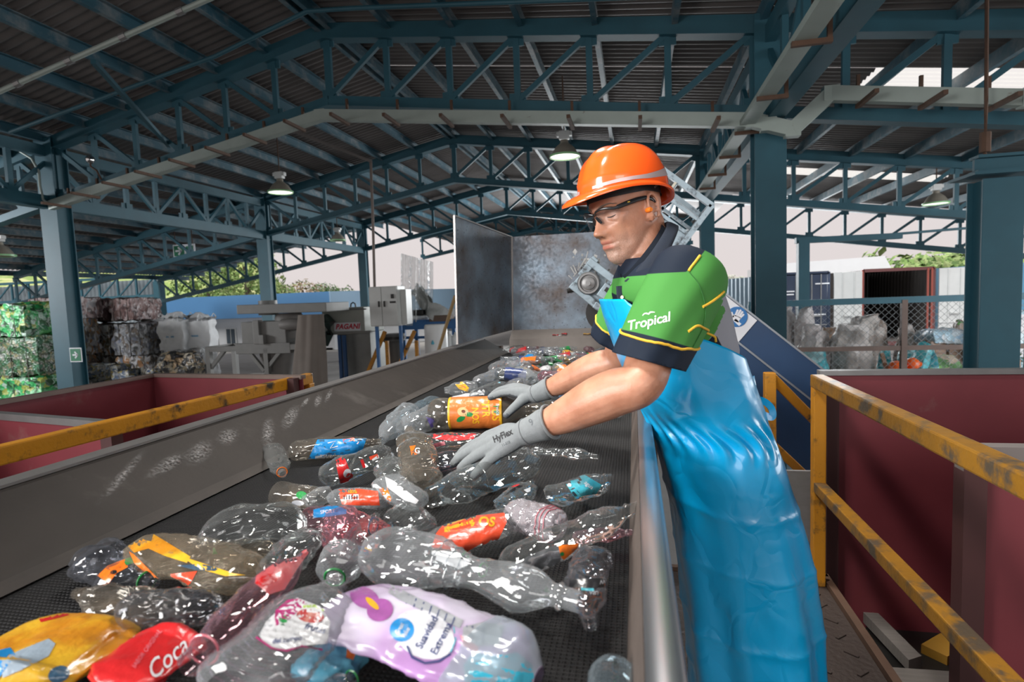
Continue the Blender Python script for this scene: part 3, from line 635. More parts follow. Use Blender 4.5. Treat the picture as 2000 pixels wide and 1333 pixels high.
mb = MB(); mb.bar((c1.x, c1.y, 0), c1, .055, .055, (0, 1, 0)); mb.build('post', yellow, t)
p0 = at(1545, 990, 3.0); t = tag(MB().box((p0.x+.05, 3.05, (p0.z+.17)/2), (.22, .02, p0.z+.17)).build('grey_board', pm('grey_board', (.22, .215, .21), .7, 0, .15, 5, stretch=(3, 1, 12))), 'pale grey board standing behind the rail post, next to the blue apron', 'board')
# left rail
ZL = CZ-.42; la = atZ(604, 729, ZL); lb = atZ(0, 870, ZL)
t = thing('guard_rail', (la.x, la.y, PZ), 'worn yellow guard rail left of the conveyor, along the red bin', 'railing')
dl = (lb-la).normalized(); mb = MB(); mb.bar(la-V((0, 0, .032)), la+dl*3.0-V((0, 0, .032)), .05, .064); mb.build('top_rail', yellow, t, bevel=.006)
for k in (.0, 2.6): c = la+dl*(k+.02); mb = MB(); mb.bar((c.x, c.y, 0), (c.x, c.y, ZL-.06), .055, .055, (0, 1, 0)); mb.build('post', yellow, t, bevel=.005)
mb = MB(); mb.bar(la+dl*.06+V((.03, 0, -.30)), la+dl*.3+V((.03, 0, -.30)), .05, .05); mb.build('stub_rail', yellow, t)

# ------------------------------------------------------------------ red bins
def panel(mb, a, b_, z0, z1, th=.008): mb.loft([[V((a[0], a[1], z0)), V((b_[0], b_[1], z0)), V((b_[0], b_[1]+th, z0)), V((a[0], a[1]+th, z0))], [V((a[0], a[1], z1)), V((b_[0], b_[1], z1)), V((b_[0], b_[1]+th, z1)), V((a[0], a[1]+th, z1))]])
BT = CZ-.405; BB = .78
rb = thing('sorting_bin', (1.9, 2, 0), 'tall red steel sorting bin behind the right guard rail', 'bin')
b0 = atZ(1586, 729, BT)
mb = MB(); panel(mb, (.84, 2.86), (3.2, 2.86), BB, BT); mb.build('back_panel', red, rb)
mb = MB(); mb.bar((.83, 2.865, BT), (3.2, 2.865, BT), .05, .022); mb.build('rim', grey_edge, rb)
mb = MB(); mb.bar((3.2, 2.86, (BB+BT)/2), (3.2, .2, (BB+BT)/2), .008, BT-BB); mb.build('side_panel', red, rb)
p1 = at(1874, 880, 1.92)
mb = MB(); mb.box((p1.x+.03, 1.92, (BB+p1.z-.03)/2), (.06, .06, p1.z-.03-BB)); mb.build('corner_post', red_dark, rb)
mb = MB(); panel(mb, (p1.x+.055, 1.92), (3.2, 1.92), BB, p1.z-.04); mb.build('partition', red, rb)
mb = MB(); mb.box(((p1.x+3.2)/2, 1.92, p1.z-.02), (3.2-p1.x, .05, .075)); mb.build('partition_rim', pm('dusty_rim', (.24, .21, .20), .6, .2, .2, 6), rb)
mb = MB(); mb.box((2.02, 1.5, BB-.01), (2.4, 2.8, .02)); mb.build('floor_plate', darkgrease, rb)
mb = MB(); mb.box((.875, 2.83, (BB+BT)/2-.02), (.05, .05, BT-BB-.05)); mb.build('corner_post', red_dark, rb)
for (x, y) in ((.95, .3), (3.1, .3), (.95, 2.75), (3.1, 2.75)): MB().box((x, y, BB/2-.01), (.08, .08, BB-.02)).build('leg', red_dark, rb)
# planks lying on the bin floor
plank = pm('weathered_plank', (.19, .17, .155), .8, 0, .3, 4, stretch=(1, 14, 1), bump=.2)
def floor_px(x, y, z): return atZ(x, y, z)
pz = CZ-1.545
def board(pts, z, th, label, m_=None):
    q = [atZ(*p_, z) for p_ in pts]; mb = MB(); mb.loft([q, [p_-V((0, 0, th)) for p_ in q]]); return tag(mb.build('wooden_board', m_ or plank), label, 'board', 'boards lying in the right bin')
board([(1682, 1192), (1712, 1195), (1800, 1282), (1775, 1290)], pz, .05, 'narrow pale board lying in the dark under the right bin, the middle one')
board([(1682, 1300), (1860, 1312), (1905, 1420), (1700, 1420)], pz-.02, .05, 'wide pale board at the bottom edge, right of the walkway')
board([(1612, 1190), (1640, 1192), (1735, 1330), (1690, 1330)], pz-.03, .05, 'long dark reddish board beside the walkway edge', pm('dark_board', (.07, .05, .045), .7, 0, .3, 5))
b3 = atZ(1835, 1235, pz); t = tag(MB().box((b3.x, min(b3.y, 2.7), BB+.021), (.16, .1, .04), Matrix.Rotation(.7, 3, 'Z')).build('wooden_board', pm('yellow_board', (.42, .22, .03), .6)), 'small yellow block lying at the foot of the dark bin post', 'board')
mb = MB(); mb.lathe([(0, -.02), (.025, -.015), (.03, .0), (.02, .02), (0, .025)], (at(1567, 1137, 2.6).x, 2.6, PZ+.021), 12); t = tag(mb.build('bottle_cap', pm('red_scrap', (.45, .03, .02), .4)), 'little red plastic scrap at the foot of the yellow rail post', 'scrap')

lb_ = thing('sorting_bin', (-2.5, 2.2, 0), 'open red steel sorting bin on the left behind the yellow rail', 'bin')
LT = CZ-.42; c_bl = atZ(300, 733, LT); c_br = atZ(592, 737, LT); c_fl = atZ(0, 786, LT)
dv = (c_fl-c_bl).normalized(); c_f = c_bl+dv*2.6; c_fr = c_br+dv*2.6
LB = .22
for nm, a, b_ in (('back_panel', c_bl, c_br), ('left_panel', c_f, c_bl), ('right_panel', c_br+dv*0, c_fr)):
    top_ = -.0 if nm != 'right_panel' else -.10
    k = (b_-a).cross(V((0, 0, 1))).normalized()*.008
    mb = MB(); lo = V((0, 0, LB-LT)); hi = V((0, 0, top_)); mb.loft([[a+lo, b_+lo, b_+lo+k, a+lo+k], [a+hi, b_+hi, b_+hi+k, a+hi+k]])
    if nm == 'right_panel':   # the rail side is a low kick plate only, so one looks in under the rail
        mb = MB(); hi = V((0, 0, -.95)); mb.loft([[a+lo, b_+lo, b_+lo+k, a+lo+k], [a+hi, b_+hi, b_+hi+k, a+hi+k]])
    mb.build(nm, red, lb_)
mb = MB(); mb.bar(c_bl, c_br, .045, .022); mb.bar(c_bl, c_f, .045, .022); mb.build('rim', pm('brown_rim', (.20, .15, .13), .55, .3, .25, 8), lb_)
ZP = CZ-.46; pa, pb = atZ(-60, 807, ZP), atZ(207, 829, ZP)
mb = MB(); k = V((0, .008, 0)); lo = V((0, 0, LB-ZP)); hi = V((0, 0, -.012)); mb.loft([[pa+lo, pb+lo, pb+lo+k, pa+lo+k], [pa+hi, pb+hi, pb+hi+k, pa+hi+k]]); mb.build('partition', red, lb_)
mb = MB(); mb.bar(pa, pb, .04, .03); mb.build('partition_rim', grey_edge, lb_)
mb = MB(); mb.box((pb.x-.0, pb.y+.02, (LB+ZP)/2-.02), (.055, .055, ZP-LB-.06)); mb.build('corner_post', red_dark, lb_)
mb = MB(); mb.box((c_br.x-.04, c_br.y-.05, (LB+LT)/2), (.05, .05, LT-LB)); mb.build('corner_post', red_dark, lb_)
mb = MB(); q = [c_bl, c_br, c_fr, c_f]; mb.loft([[V((p_.x, p_.y, LB)) for p_ in q], [V((p_.x, p_.y, LB-.02)) for p_ in q]]); mb.build('floor_plate', darkgrease, lb_)
for p_ in q: k = p_+(((c_bl+c_fr)/2)-p_)*.06; MB().box((k.x, k.y, LB/2-.01), (.08, .08, LB-.02)).build('leg', red_dark, lb_)
# ------------------------------------------------------------------ background, left half
def cells(name, stops, scale=9, rough=.4, stretch=None, bump=.4, wash=.25):
    """crushed-plastic look: every Voronoi cell takes its own colour"""
    m, n, b = _new(name); L = n.links.new; N = n.nodes.new
    tcn = N('ShaderNodeTexCoord'); mp = N('ShaderNodeMapping'); L(tcn.outputs['Object'], mp.inputs[0])
    if stretch: mp.inputs['Scale'].default_value = stretch
    ns = N('ShaderNodeTexNoise'); ns.inputs['Scale'].default_value = 5; L(mp.outputs[0], ns.inputs[0])
    ad = N('ShaderNodeMixRGB'); ad.blend_type = 'ADD'; ad.inputs[0].default_value = wash; L(mp.outputs[0], ad.inputs[1]); L(ns.outputs['Color'], ad.inputs[2])
    vo = N('ShaderNodeTexVoronoi'); vo.inputs['Scale'].default_value = scale; L(ad.outputs[0], vo.inputs['Vector'])
    sp = N('ShaderNodeSeparateColor'); L(vo.outputs['Color'], sp.inputs[0])
    cr = N('ShaderNodeValToRGB'); cr.color_ramp.interpolation = 'CONSTANT'; L(sp.outputs[0], cr.inputs[0])
    el = cr.color_ramp.elements
    while len(el) < len(stops): el.new(.5)
    for i, c in enumerate(stops): el[i].position = i/len(stops); el[i].color = (*c, 1)
    L(cr.outputs[0], b.inputs['Base Color']); b.inputs['Roughness'].default_value = rough
    bp = N('ShaderNodeBump'); bp.inputs['Strength'].default_value = bump; bp.inputs['Distance'].default_value = .06; L(vo.outputs['Distance'], bp.inputs['Height']); L(bp.outputs[0], b.inputs['Normal'])
    return m
green_b = cells('green_bottle_bale', [(.01, .10, .025), (.015, .20, .05), (.03, .32, .09), (.01, .05, .015), (.10, .34, .12), (.25, .30, .06), (.02, .15, .06), (.30, .42, .34)], 9)
green_d = cells('dark_green_bale', [(.012, .06, .02), (.02, .09, .03), (.05, .10, .04), (.01, .03, .012), (.16, .15, .07), (.04, .13, .07), (.10, .11, .08)], 13)
brown_b = cells('brown_pink_bale', [(.10, .06, .06), (.24, .13, .13), (.42, .28, .27), (.15, .09, .09), (.54, .45, .44), (.08, .05, .05)], 12, stretch=(1, 1, .5))
mixed_b = cells('mixed_bottle_bale', [(.20, .17, .13), (.34, .30, .25), (.46, .45, .46), (.11, .09, .08), (.60, .60, .62), (.27, .20, .12), (.16, .19, .25), (.36, .18, .08)], 13, stretch=(1, 1, .6))
clear_b = cells('clear_bottle_bale', [(.30, .31, .33), (.18, .18, .19), (.45, .46, .48), (.08, .08, .08), (.24, .26, .33), (.20, .16, .13)], 13, stretch=(1, 1, .6))
strap_m = pm('baling_wire', (.10, .09, .08), .5, .5)
def lump(mb, c, size, rotz=0., n_=10, amp=.06, seed=0., rnd=.12, fr=4.):
    """box with rounded, lumpy faces"""
    c = V(c); R = Matrix.Rotation(rotz, 3, 'Z'); h = V(size)/2
    bm = bmesh.new(); bmesh.ops.create_cube(bm, size=2); bmesh.ops.subdivide_edges(bm, edges=bm.edges, cuts=n_, use_grid_fill=True)
    for v in bm.verts:
        p = v.co.copy(); q = p.normalized()*1.25; p = p.lerp(q, rnd); p = V((p.x*h.x, p.y*h.y, p.z*h.z))
        k = noise.noise(p*fr+V((seed, seed*2, 0)))*amp+noise.noise(p*fr*2.7+V((0, seed, seed)))*amp*.5
        v.co = c+R @ (p+v.normal*k)
    bm.verts.index_update(); mb.add([v.co.copy() for v in bm.verts], [tuple(v.index for v in f.verts) for f in bm.faces]); bm.free(); return mb
def bale(px, py, Y, w_, d_, h_, mat, label, seed, rot=0., z=None, amp=.08):
    """centre of the front face bottom at pixel column px; z = underside"""
    p = at(px, py, Y); z0 = p.z if z is None else z
    t = thing('plastic_bale', (p.x, Y+d_/2, z0), label, 'bale', 'stacked bales of crushed plastic')
    c = V((p.x, Y+d_/2, z0+h_/2)); lump(MB(), c, (w_, d_, h_), rot, 12, amp, seed).build('crushed_block', mat, t, smooth=True)
    R = Matrix.Rotation(rot, 3, 'Z')
    for i in range(3):
        x = (-.3+.3*i)*w_; e = 1.02
        pts = [R @ V((x, -d_/2*e, -h_/2)), R @ V((x, -d_/2*e, h_/2*e)), R @ V((x, d_/2*e, h_/2*e)), R @ V((x, d_/2*e, -h_/2))]
        MB().tube([c+q for q in pts], .012, 5).build('baling_wire', strap_m, t)
    return t
# green stack on the far left (three courses) and one beside it
gx = 20
for i, (z, h, m_, lab) in enumerate([(0., .86, green_b, 'bright green bottle bale at the bottom of the left stack'), (.88, .98, green_d, 'dark green bottle bale in the middle of the left stack'), (1.88, .80, green_b, 'bright green bottle bale on top of the left stack, cut by the picture edge')]):
    bale(gx-15*(i == 2), 700, 11.2, 1.55-.1*(i == 2), 1.3, h, m_, lab, 3.1*i+1, .05, z, .10)
bale(78, 640, 13.6, 1.3, 1.2, 1.1, mixed_b, 'mixed grey bale behind the green stack, lower one', 8, 0, 0.0)
bale(88, 640, 13.6, 1.3, 1.2, 1.1, mixed_b, 'mixed grey bale behind the green stack, middle one', 8.7, 0, 1.12)
bale(95, 640, 13.6, 1.35, 1.2, .62, cells('pale_pink_bale', [(.34, .24, .23), (.5, .42, .41), (.15, .10, .10), (.42, .40, .42), (.10, .07, .07)], 12, stretch=(1, 1, .5)), 'pale pinkish bale on top, between the green stack and the blue column', 9.4, 0, 2.24)
for i, (px, z, m_, lab) in enumerate([(175, 0., mixed_b, 'bottom bale right behind the blue column'), (256, .0, mixed_b, 'bottom bale at the right end of the mixed stack'), (180, 1.0, mixed_b, 'brown mixed bale of the middle course beside the blue column'), (252, 1.0, clear_b, 'grey-white bale of the middle course at the right end'),
        (182, 2.12, brown_b, 'dark brown-pink bale on top next to the blue column'), (238, 2.12, cells('pale_brown_bale', [(.2, .12, .11), (.36, .26, .25), (.10, .06, .06), (.45, .38, .38), (.28, .18, .17)], 12, stretch=(1, 1, .5)), 'paler brown-pink bale on top at the right end of the stack')]):
    bale(px, 650, 15.0, 1.28 if i < 4 else (1.15 if i == 4 else .85), 1.2, 1.0 if i < 4 else .68, m_, lab, 11+i*1.7, .03*(i % 2), z, .09)
p = at(225, 742, 13.3); mb = MB(); rr = random.Random(5)
for i in range(26): lump(mb, (p.x+rr.uniform(-1.5, 1.4), 13.3+rr.uniform(-.5, .6), .15+rr.uniform(0, .75)*(1-abs(rr.uniform(-1, 1))*.3)), (.5, .4, .35), rr.random()*3, 3, .08, i)
tag(mb.build('loose_plastic_heap', cells('loose_scrap', [(.4, .42, .42), (.2, .22, .25), (.5, .48, .44), (.08, .12, .2), (.35, .28, .10), (.10, .10, .10)], 16), smooth=True), 'heap of loose plastic scrap in front of the mixed bales', 'scrap heap', kind='stuff')
p = at(330, 722, 13.6); lump(MB(), (p.x, 14.0, .55), (1.15, .9, 1.15), .3, 10, .16, 31, .5, 2.5).build('x', green_d).name = 'scrap_sack'
o = bpy.data.objects['scrap_sack']; o.data.materials.clear(); o.data.materials.append(cells('dark_sack', [(.015, .014, .014), (.03, .03, .03), (.05, .05, .045), (.20, .17, .12), (.02, .02, .02), (.28, .20, .12)], 10)); tag(o, 'big dark sack of mixed scrap leaning at the end of the bale stack', 'sack')
# white bulk bags
bagw = pm('white_woven_bag', (.86, .87, .88), .6, 0, .07, 5, bump=.35, bscale=9)
def bulk_bag(px, Y, z, w_, h_, label, seed):
    p = at(px, 650, Y); t = thing('bulk_bag', (p.x, Y, z), label, 'bulk bag', 'white bulk bags')
    lump(MB(), (p.x, Y, z+h_/2), (w_, w_*.95, h_), .12*seed, 14, .10, seed, .34, 3).build('sack', bagw, t, smooth=True)
    for sx_ in (-1, 1):
        for sy_ in (-1, 1):
            a = V((p.x+sx_*w_*.4, Y+sy_*w_*.38, z+h_*.93)); MB().tube([a, a+V((sx_*.03, 0, .18)), a+V((sx_*-.06, .02*sy_, .26)), a+V((-sx_*.13, 0, .14)), a+V((-sx_*.15, 0, 0))], .022, 6, flat=.4).build('lifting_loop', bagw, t, smooth=True)
    mb = MB(); mb.grid(lambda u, v: V((p.x+(u-.5)*w_*.9, Y+(v-.5)*w_*.9, z+h_+.02+.16*max(0, 1-((u-.5)**2+(v-.5)**2)*5)+.10*nz((u*5, v*5, seed))+.04)), 14, 14); mb.build('tied_top', bagw, t, smooth=True)
    mb = MB(); mb.box((p.x+w_*.1, Y-w_*.485, z+h_*.45), (w_*.35, .02, .05)); mb.build('print_line', pm('bag_print_blue', (.25, .45, .62), .6), t)
bulk_bag(303, 16.4, 1.1, .80, 1.0, 'white bulk bag farthest left, just right of the bale stack', 1)
bulk_bag(303, 16.4, .02, .80, .94, 'white bulk bag at the bottom left, half behind the dark sack', 5)
bulk_bag(346, 15.6, 1.1, .80, 1.0, 'white bulk bag in the middle of the upper row', 2)
bulk_bag(346, 15.6, .02, .80, .94, 'white bulk bag in the middle of the lower row', 6)
bulk_bag(392, 16.0, 1.12, .80, .92, 'white bulk bag at the right end of the upper row, near the grey mill', 3)
bulk_bag(392, 16.0, .02, .80, .94, 'white bulk bag at the right end of the lower row, behind the mill frame', 7)
bulk_bag(565, 17.6, .02, .80, 1.2, 'white bulk bag seen under the mill through its frame', 4)

# grey mill on a welded stand
millg = pm('mill_grey_paint', (.21, .21, .20), .5, .1, .18, 5, (.22, .19, .16), .68, 6)
milld = pm('mill_dusty_grey', (.19, .18, .17), .6, .1, .2, 5)
felt = pm('grey_filter_felt', (.20, .172, .15), .9, 0, .15, 4, bump=.3, bscale=8)
YM = 10.5
def mp_(x, y, dy=0.): p = at(x, y, YM); return V((p.x, YM+dy, p.z))
t = thing('plastic_mill', mp_(520, 760), 'tall dusty grey mill on a welded stand with a felt filter sleeve', 'mill')
a, b_ = mp_(470, 605), mp_(643, 600); mb = MB(); mb.bar((a.x, YM+.35, a.z), (b_.x, YM+.35, b_.z), .95, .19); mb.build('top_housing', millg, t, bevel=.015)
k = mp_(506, 640); MB().lathe([(.20, mp_(0, 634).z), (.20, mp_(0, 626).z-.0), (.21, mp_(0, 625).z), (.21, mp_(0, 618).z), (.19, mp_(0, 617).z), (.19, mp_(0, 608).z)], (k.x, YM+.35, 0), 24).build('neck_drum', millg, t, smooth=True)
k = mp_(525, 660); 
mb = MB(); a, b_ = mp_(470, 630), mp_(560, 684); mb.box(((a.x+b_.x)/2, YM+.35, (a.z+b_.z)/2), (b_.x-a.x, .7, a.z-b_.z)); a, b_ = mp_(497, 626), mp_(512, 672); mb.box(((a.x+b_.x)/2, YM+.0, (a.z+b_.z)/2), (b_.x-a.x, .16, a.z-b_.z)); a, b_ = mp_(462, 672), mp_(570, 690); mb.box(((a.x+b_.x)/2, YM+.35, (a.z+b_.z)/2), (b_.x-a.x, .8, a.z-b_.z)); a, b_ = mp_(512, 654), mp_(522, 672); mb.box(((a.x+b_.x)/2, YM-.06, (a.z+b_.z)/2), (b_.x-a.x, .12, a.z-b_.z)); mb.build('grinding_box', millg, t, bevel=.012)
k = mp_(545, 655); MB().lathe([(.29, mp_(0, 676).z), (.29, mp_(0, 640).z), (.25, mp_(0, 632).z)], (k.x, YM+.4, 0), 24).build('rotor_drum', milld, t, smooth=True)
MB().tube([mp_(548, 636, .1), mp_(566, 634, .05), mp_(580, 635, .1)], .125, 16).build('blower_pipe', milld, t, smooth=True)
k = mp_(520, 700); MB().lathe([(.40, mp_(0, 684).z), (.36, mp_(0, 705).z), (.18, mp_(0, 770).z), (.12, mp_(0, 800).z)], (k.x, YM+.4, 0), 24).build('hopper_cone', milld, t, smooth=True)
z0 = mp_(0+520, 681).z; a, b_ = mp_(404, 683), mp_(585, 676)
mb = MB(); mb.bar((a.x, YM, a.z), (b_.x, YM, a.z+.02), .09, .11); mb.bar((a.x, YM+.8, a.z), (b_.x, YM+.8, a.z), .09, .11); mb.bar((a.x, YM, a.z), (a.x, YM+.8, a.z), .09, .11); mb.bar((b_.x, YM, a.z), (b_.x, YM+.8, a.z), .09, .11); mb.build('stand_frame', millg, t)
for px, dy in ((408, 0), (521, 0), (408, .8), (580, .8)): q = mp_(px, 690, dy); q.x = mp_(px, 690).x; MB().bar((q.x, YM+dy, 0), (q.x, YM+dy, a.z), .10, .10, (0, 1, 0)).build('leg', millg, t)
for (x0, y0), (x1, y1) in (((412, 720), (438, 686)), ((517, 725), (484, 684)), ((526, 715), (552, 682))): MB().bar(mp_(x0, y0), mp_(x1, y1), .07, .07, (0, 1, 0)).build('brace', millg, t)
# felt sleeve
def sleeve(u, v):
    a0, a1 = at(583, 615, YM-.25), at(628, 615, YM-.25); c0, c1 = at(573, 800, YM-.25), at(640, 800, YM-.25)
    t_ = a0.lerp(a1, .5).lerp(c0.lerp(c1, .5), v); w_ = ((a1-a0).length*(1-v)+(c1-c0).length*v)/2
    ang = 2*pi*u; f = 1+.10*sin(5*ang+v*3)+.06*sin(9*ang)
    return t_+V((cos(ang)*w_*f, sin(ang)*w_*.55*f, .0))
mb = MB(); mb.grid(sleeve, 48, 14); mb.build('filter_sleeve', felt, t, smooth=True)
mb = MB(); q = mp_(404, 735); mb.box((mp_(435, 735).x+.12, YM+1.2, .41), (.9, .5, .80)); o = tag(mb.build('crate', pm('grey_crate', (.40, .38, .36), .7)), 'low grey box on the ground behind the mill stand', 'box')
# machine with the red lettering
YP = 11.6
def pg(x, y, dy=0.): p = at(x, y, YP); return V((p.x, YP+dy, p.z))
t = thing('industrial_tank', pg(680, 760), 'grey industrial tank machine with a red lettered name plate', 'machine')
a, b_ = pg(628, 603), pg(713, 650); mb = MB(); mb.box(((a.x+b_.x)/2, YP+.5, (a.z+b_.z)/2), (b_.x-a.x, 1.0, a.z-b_.z)); mb.build('upper_tank', pm('tank_grey', (.38, .40, .36), .5, .1, .1), t, bevel=.01)
a, b_ = pg(650, 652), pg(722, 780); mb = MB(); mb.box(((a.x+b_.x)/2, YP+.6, (a.z+b_.z)/2), (b_.x-a.x, .8, a.z-b_.z)); mb.build('lower_tank', pm('tank_steel', (.26, .27, .26), .45, .4, .2), t)
a, b_ = pg(626, 606), pg(716, 604); mb = MB(); mb.bar((a.x, YP, a.z), (b_.x, YP, b_.z), .06, .03); a, b_ = pg(652, 652), pg(725, 648); mb.bar((a.x, YP, a.z), (b_.x, YP, b_.z), .08, .05); mb.build('flange', millg, t)
for px in (662, 690):
    q = pg(px, 600); MB().tube([q+V((-.06, 0, 0)), q+V((-.05, 0, .07)), q+V((0, 0, .1)), q+V((.05, 0, .07)), q+V((.06, 0, 0))], .016, 6).build('lifting_eye', darkgrease, t, smooth=True)
a, b_ = pg(653, 631), pg(705, 646); mb = MB(); mb.box(((a.x+b_.x)/2, YP-.012, (a.z+b_.z)/2), (b_.x-a.x, .02, a.z-b_.z)); npl = mb.build('name_plate', sign_white, t)
mb = MB(); sign_text(mb, 'PAGANI', ((a.x+b_.x)/2+.01, YP-.026, (a.z+b_.z)/2), (1, 0, 0), (0, 0, 1), .155, shear=.25, bold=.006, spacing=1.05); mb.build('lettering', pm('letter_red', (.55, .02, .05), .5), npl)
mb = MB(); 
for px, w_ in ((664, .07), (673, .07)): a, b_ = pg(px, 655), pg(px+2, 790); mb.bar((a.x, YP-.03, a.z), (a.x, YP-.03, 0), w_, .06, (0, 1, 0), 0 if px == 664 else 0)
mb.build('leg', pm('blue_leg_paint', (.03, .10, .26), .5), t)
mb = MB(); mb.tube([pg(640, 620, -.1), pg(650, 630, -.15), pg(648, 652, -.12), pg(643, 675, -.1)], [.10, .14, .10, .03], 14); mb.build('dark_hose_cover', pm('dark_green_cover', (.03, .05, .045), .35), t, smooth=True)
# electrical cabinet
YC_ = 11.0
def cb(x, y, dy=0.): p = at(x, y, YC_); return V((p.x, YC_+dy, p.z))
a, b_ = cb(719, 561), cb(779, 637); t = thing('electrical_cabinet', V(((a.x+b_.x)/2, YC_+.2, b_.z)), 'white double-door electrical cabinet on a blue stand', 'cabinet')
mid = cb(746, 600).x
cabm = pm('cabinet_cream', (.56, .57, .55), .45, 0, .06)
mb = MB(); mb.box(((a.x+b_.x)/2, YC_+.22, (a.z+b_.z)/2), (b_.x-a.x, .4, a.z-b_.z)); mb.build('body', cabm, t, bevel=.008)
for x0, x1, nm in ((a.x+.01, mid-.006, 0), (mid+.006, b_.x-.01, 1)): mb = MB(); mb.box(((x0+x1)/2, YC_+.005, (a.z+b_.z)/2), (x1-x0, .03, a.z-b_.z-.03)); d_ = mb.build('door', cabm, t, bevel=.006); mb = MB(); mb.box((x1-.05 if nm == 0 else x0+.06, YC_-.02, (a.z+b_.z)/2+.05), (.03, .03, .12)); mb.build('handle', darkgrease, d_)
mb = MB(); k = cb(767, 579); mb.box(k+V((0, -.02, 0)), (.06, .03, .09)); mb.box(k+V((0, -.02, -.12)), (.12, .02, .04)); mb.build('switch', darkgrease, t)
mb = MB(); q = cb(783, 600); mb.box((q.x, YC_+.3, q.z), (.12, .3, a.z-b_.z-.1)); mb.build('side_box', cabm, t)
for x in (a.x+.05, b_.x-.05): MB().box((x, YC_+.2, b_.z/2), (.06, .06, b_.z)).build('leg', pm('blue_stand_paint', (.03, .12, .30), .5) if 'blue_stand_paint' not in MATS else MATS['blue_stand_paint'], t)
bst = MATS['blue_stand_paint']
# blue work platform behind the cabinet, with yellow ladder rails, tank, barrel and pole
YW = 12.5
def wp(x, y, dy=0.): p = at(x, y, YW); return V((p.x, YW+dy, p.z))
t = thing('work_platform', wp(830, 720), 'blue steel work platform beyond the conveyor, right of the cabinet', 'platform')
a, b_ = wp(780, 630), wp(905, 645); mb = MB(); mb.bar((a.x, YW, wp(0+800, 637).z), (b_.x, YW, wp(800, 637).z), .05, .17); mb.box(((a.x+b_.x)/2, YW+.9, wp(800, 628).z), (b_.x-a.x, 1.8, .05)); mb.build('deck', bst, t)
for px in (727, 790, 815, 888): q = wp(px, 700); MB().bar((q.x, YW+.05, 0), (q.x, YW+.05, wp(800, 632).z), .08, .08, (0, 1, 0)).build('leg', bst, t)
mb = MB(); a = wp(795, 660); mb.bar((wp(785, 662).x, YW, a.z), (wp(890, 662).x, YW, a.z), .05, .06); mb.build('cross_beam', bst, t)
q = at(885, 668, 12.0); mb = MB(); mb.box((q.x, YW-.35, q.z-.145), (.9, .75, .04)); mb.build('lower_shelf', bst, t)
for (x0, y0), (x1, y1), lab in (((724, 715), (752, 648), 'yellow slanting ladder rail left of the grey tank'), ((785, 702), (810, 647), 'yellow slanting ladder rail right of the grey tank')):
    q0_, q1_ = at(x0, y0, 11.3), at(x1, y1, 11.3); t = thing('ladder_rail', V((q0_.x, 11.3, 0)), lab, 'railing', 'yellow ladder rails')
    dd = q0_-q1_; MB().bar(q1_, q1_+dd*(q1_.z/(q1_.z-q0_.z)), .07, .07, (0, 1, 0)).build('slanting_rail', yellow, t)
    MB().bar((q1_.x+.03, 11.3, 0), (q1_.x+.03, 11.3, q1_.z-.2), .07, .07, (0, 1, 0)).build('post', yellow, t)
q = at(738, 725, 11.2); tag(MB().box((q.x, 11.2, q.z-.15), (.5, .4, .25)).build('yellow_trough', yellow), 'yellow steel trough showing just above the conveyor wall', 'trough')
q = at(770, 680, 11.9); z1 = at(770, 652, 11.9).z; t = thing('grey_tank', (q.x, 11.9, 0), 'dark grey upright tank between the two yellow ladder rails', 'tank')
MB().lathe([(.20, 0), (.20, z1-.2), (.25, z1-.15), (.25, z1), (.0, z1)], (q.x, 11.9, 0), 20).build('vessel', pm('tank_dark', (.12, .13, .13), .5), t, smooth=True)
MB().lathe([(.27, z1-.12), (.27, z1-.06), (.2, z1-.06)], (q.x, 11.9, 0), 20).build('collar', darkgrease, t, smooth=True)
q = at(852, 665, 11.4); z1 = at(852, 634, 11.4).z; t = thing('white_barrel', (q.x, 11.4, 0), 'tall white barrel with a small blue drop mark', 'barrel')
MB().lathe([(.24, 0), (.245, z1*.5), (.24, z1-.04), (.22, z1), (0, z1)], (q.x, 11.4, 0), 24).build('body', white_paint, t, smooth=True)
MB().lathe([(0, -.03), (.03, -.02), (.035, .0), (.015, .045), (0, .07)], (at(845, 671, 11.15).x, 11.155, at(845, 671, 11.15).z), 10).build('drop_mark', pm('drop_blue', (.1, .38, .5), .5), t)
tag(MB().tube([(lambda a, b_: a+(b_-a)*((0-a.z)/(b_.z-a.z)))(at(855, 690, 9.2), at(889, 578, 9.2)), at(889, 578, 9.2)], .03, 8).build('wooden_pole', pm('pole_yellowish', (.34, .22, .09), .6)), 'leaning yellowish pole next to the hopper\'s left edge', 'pole')
q0_ = at(790, 672, 12.0); 
for px, py, h_, lab in ((878, 668, .35, 'left one of two small white jugs under the platform'), (891, 668, .33, 'right one of two small white jugs under the platform')):
    q = at(px, py, 12.0); t = tag(MB().lathe([(.10, 0), (.105, .2), (.06, .28), (.035, .3), (.035, h_)], (q.x, 12.0, q.z-.12), 14).build('white_jug', white_paint, smooth=True), lab, 'jug', 'white jugs')
q = at(885, 610, 10.4)
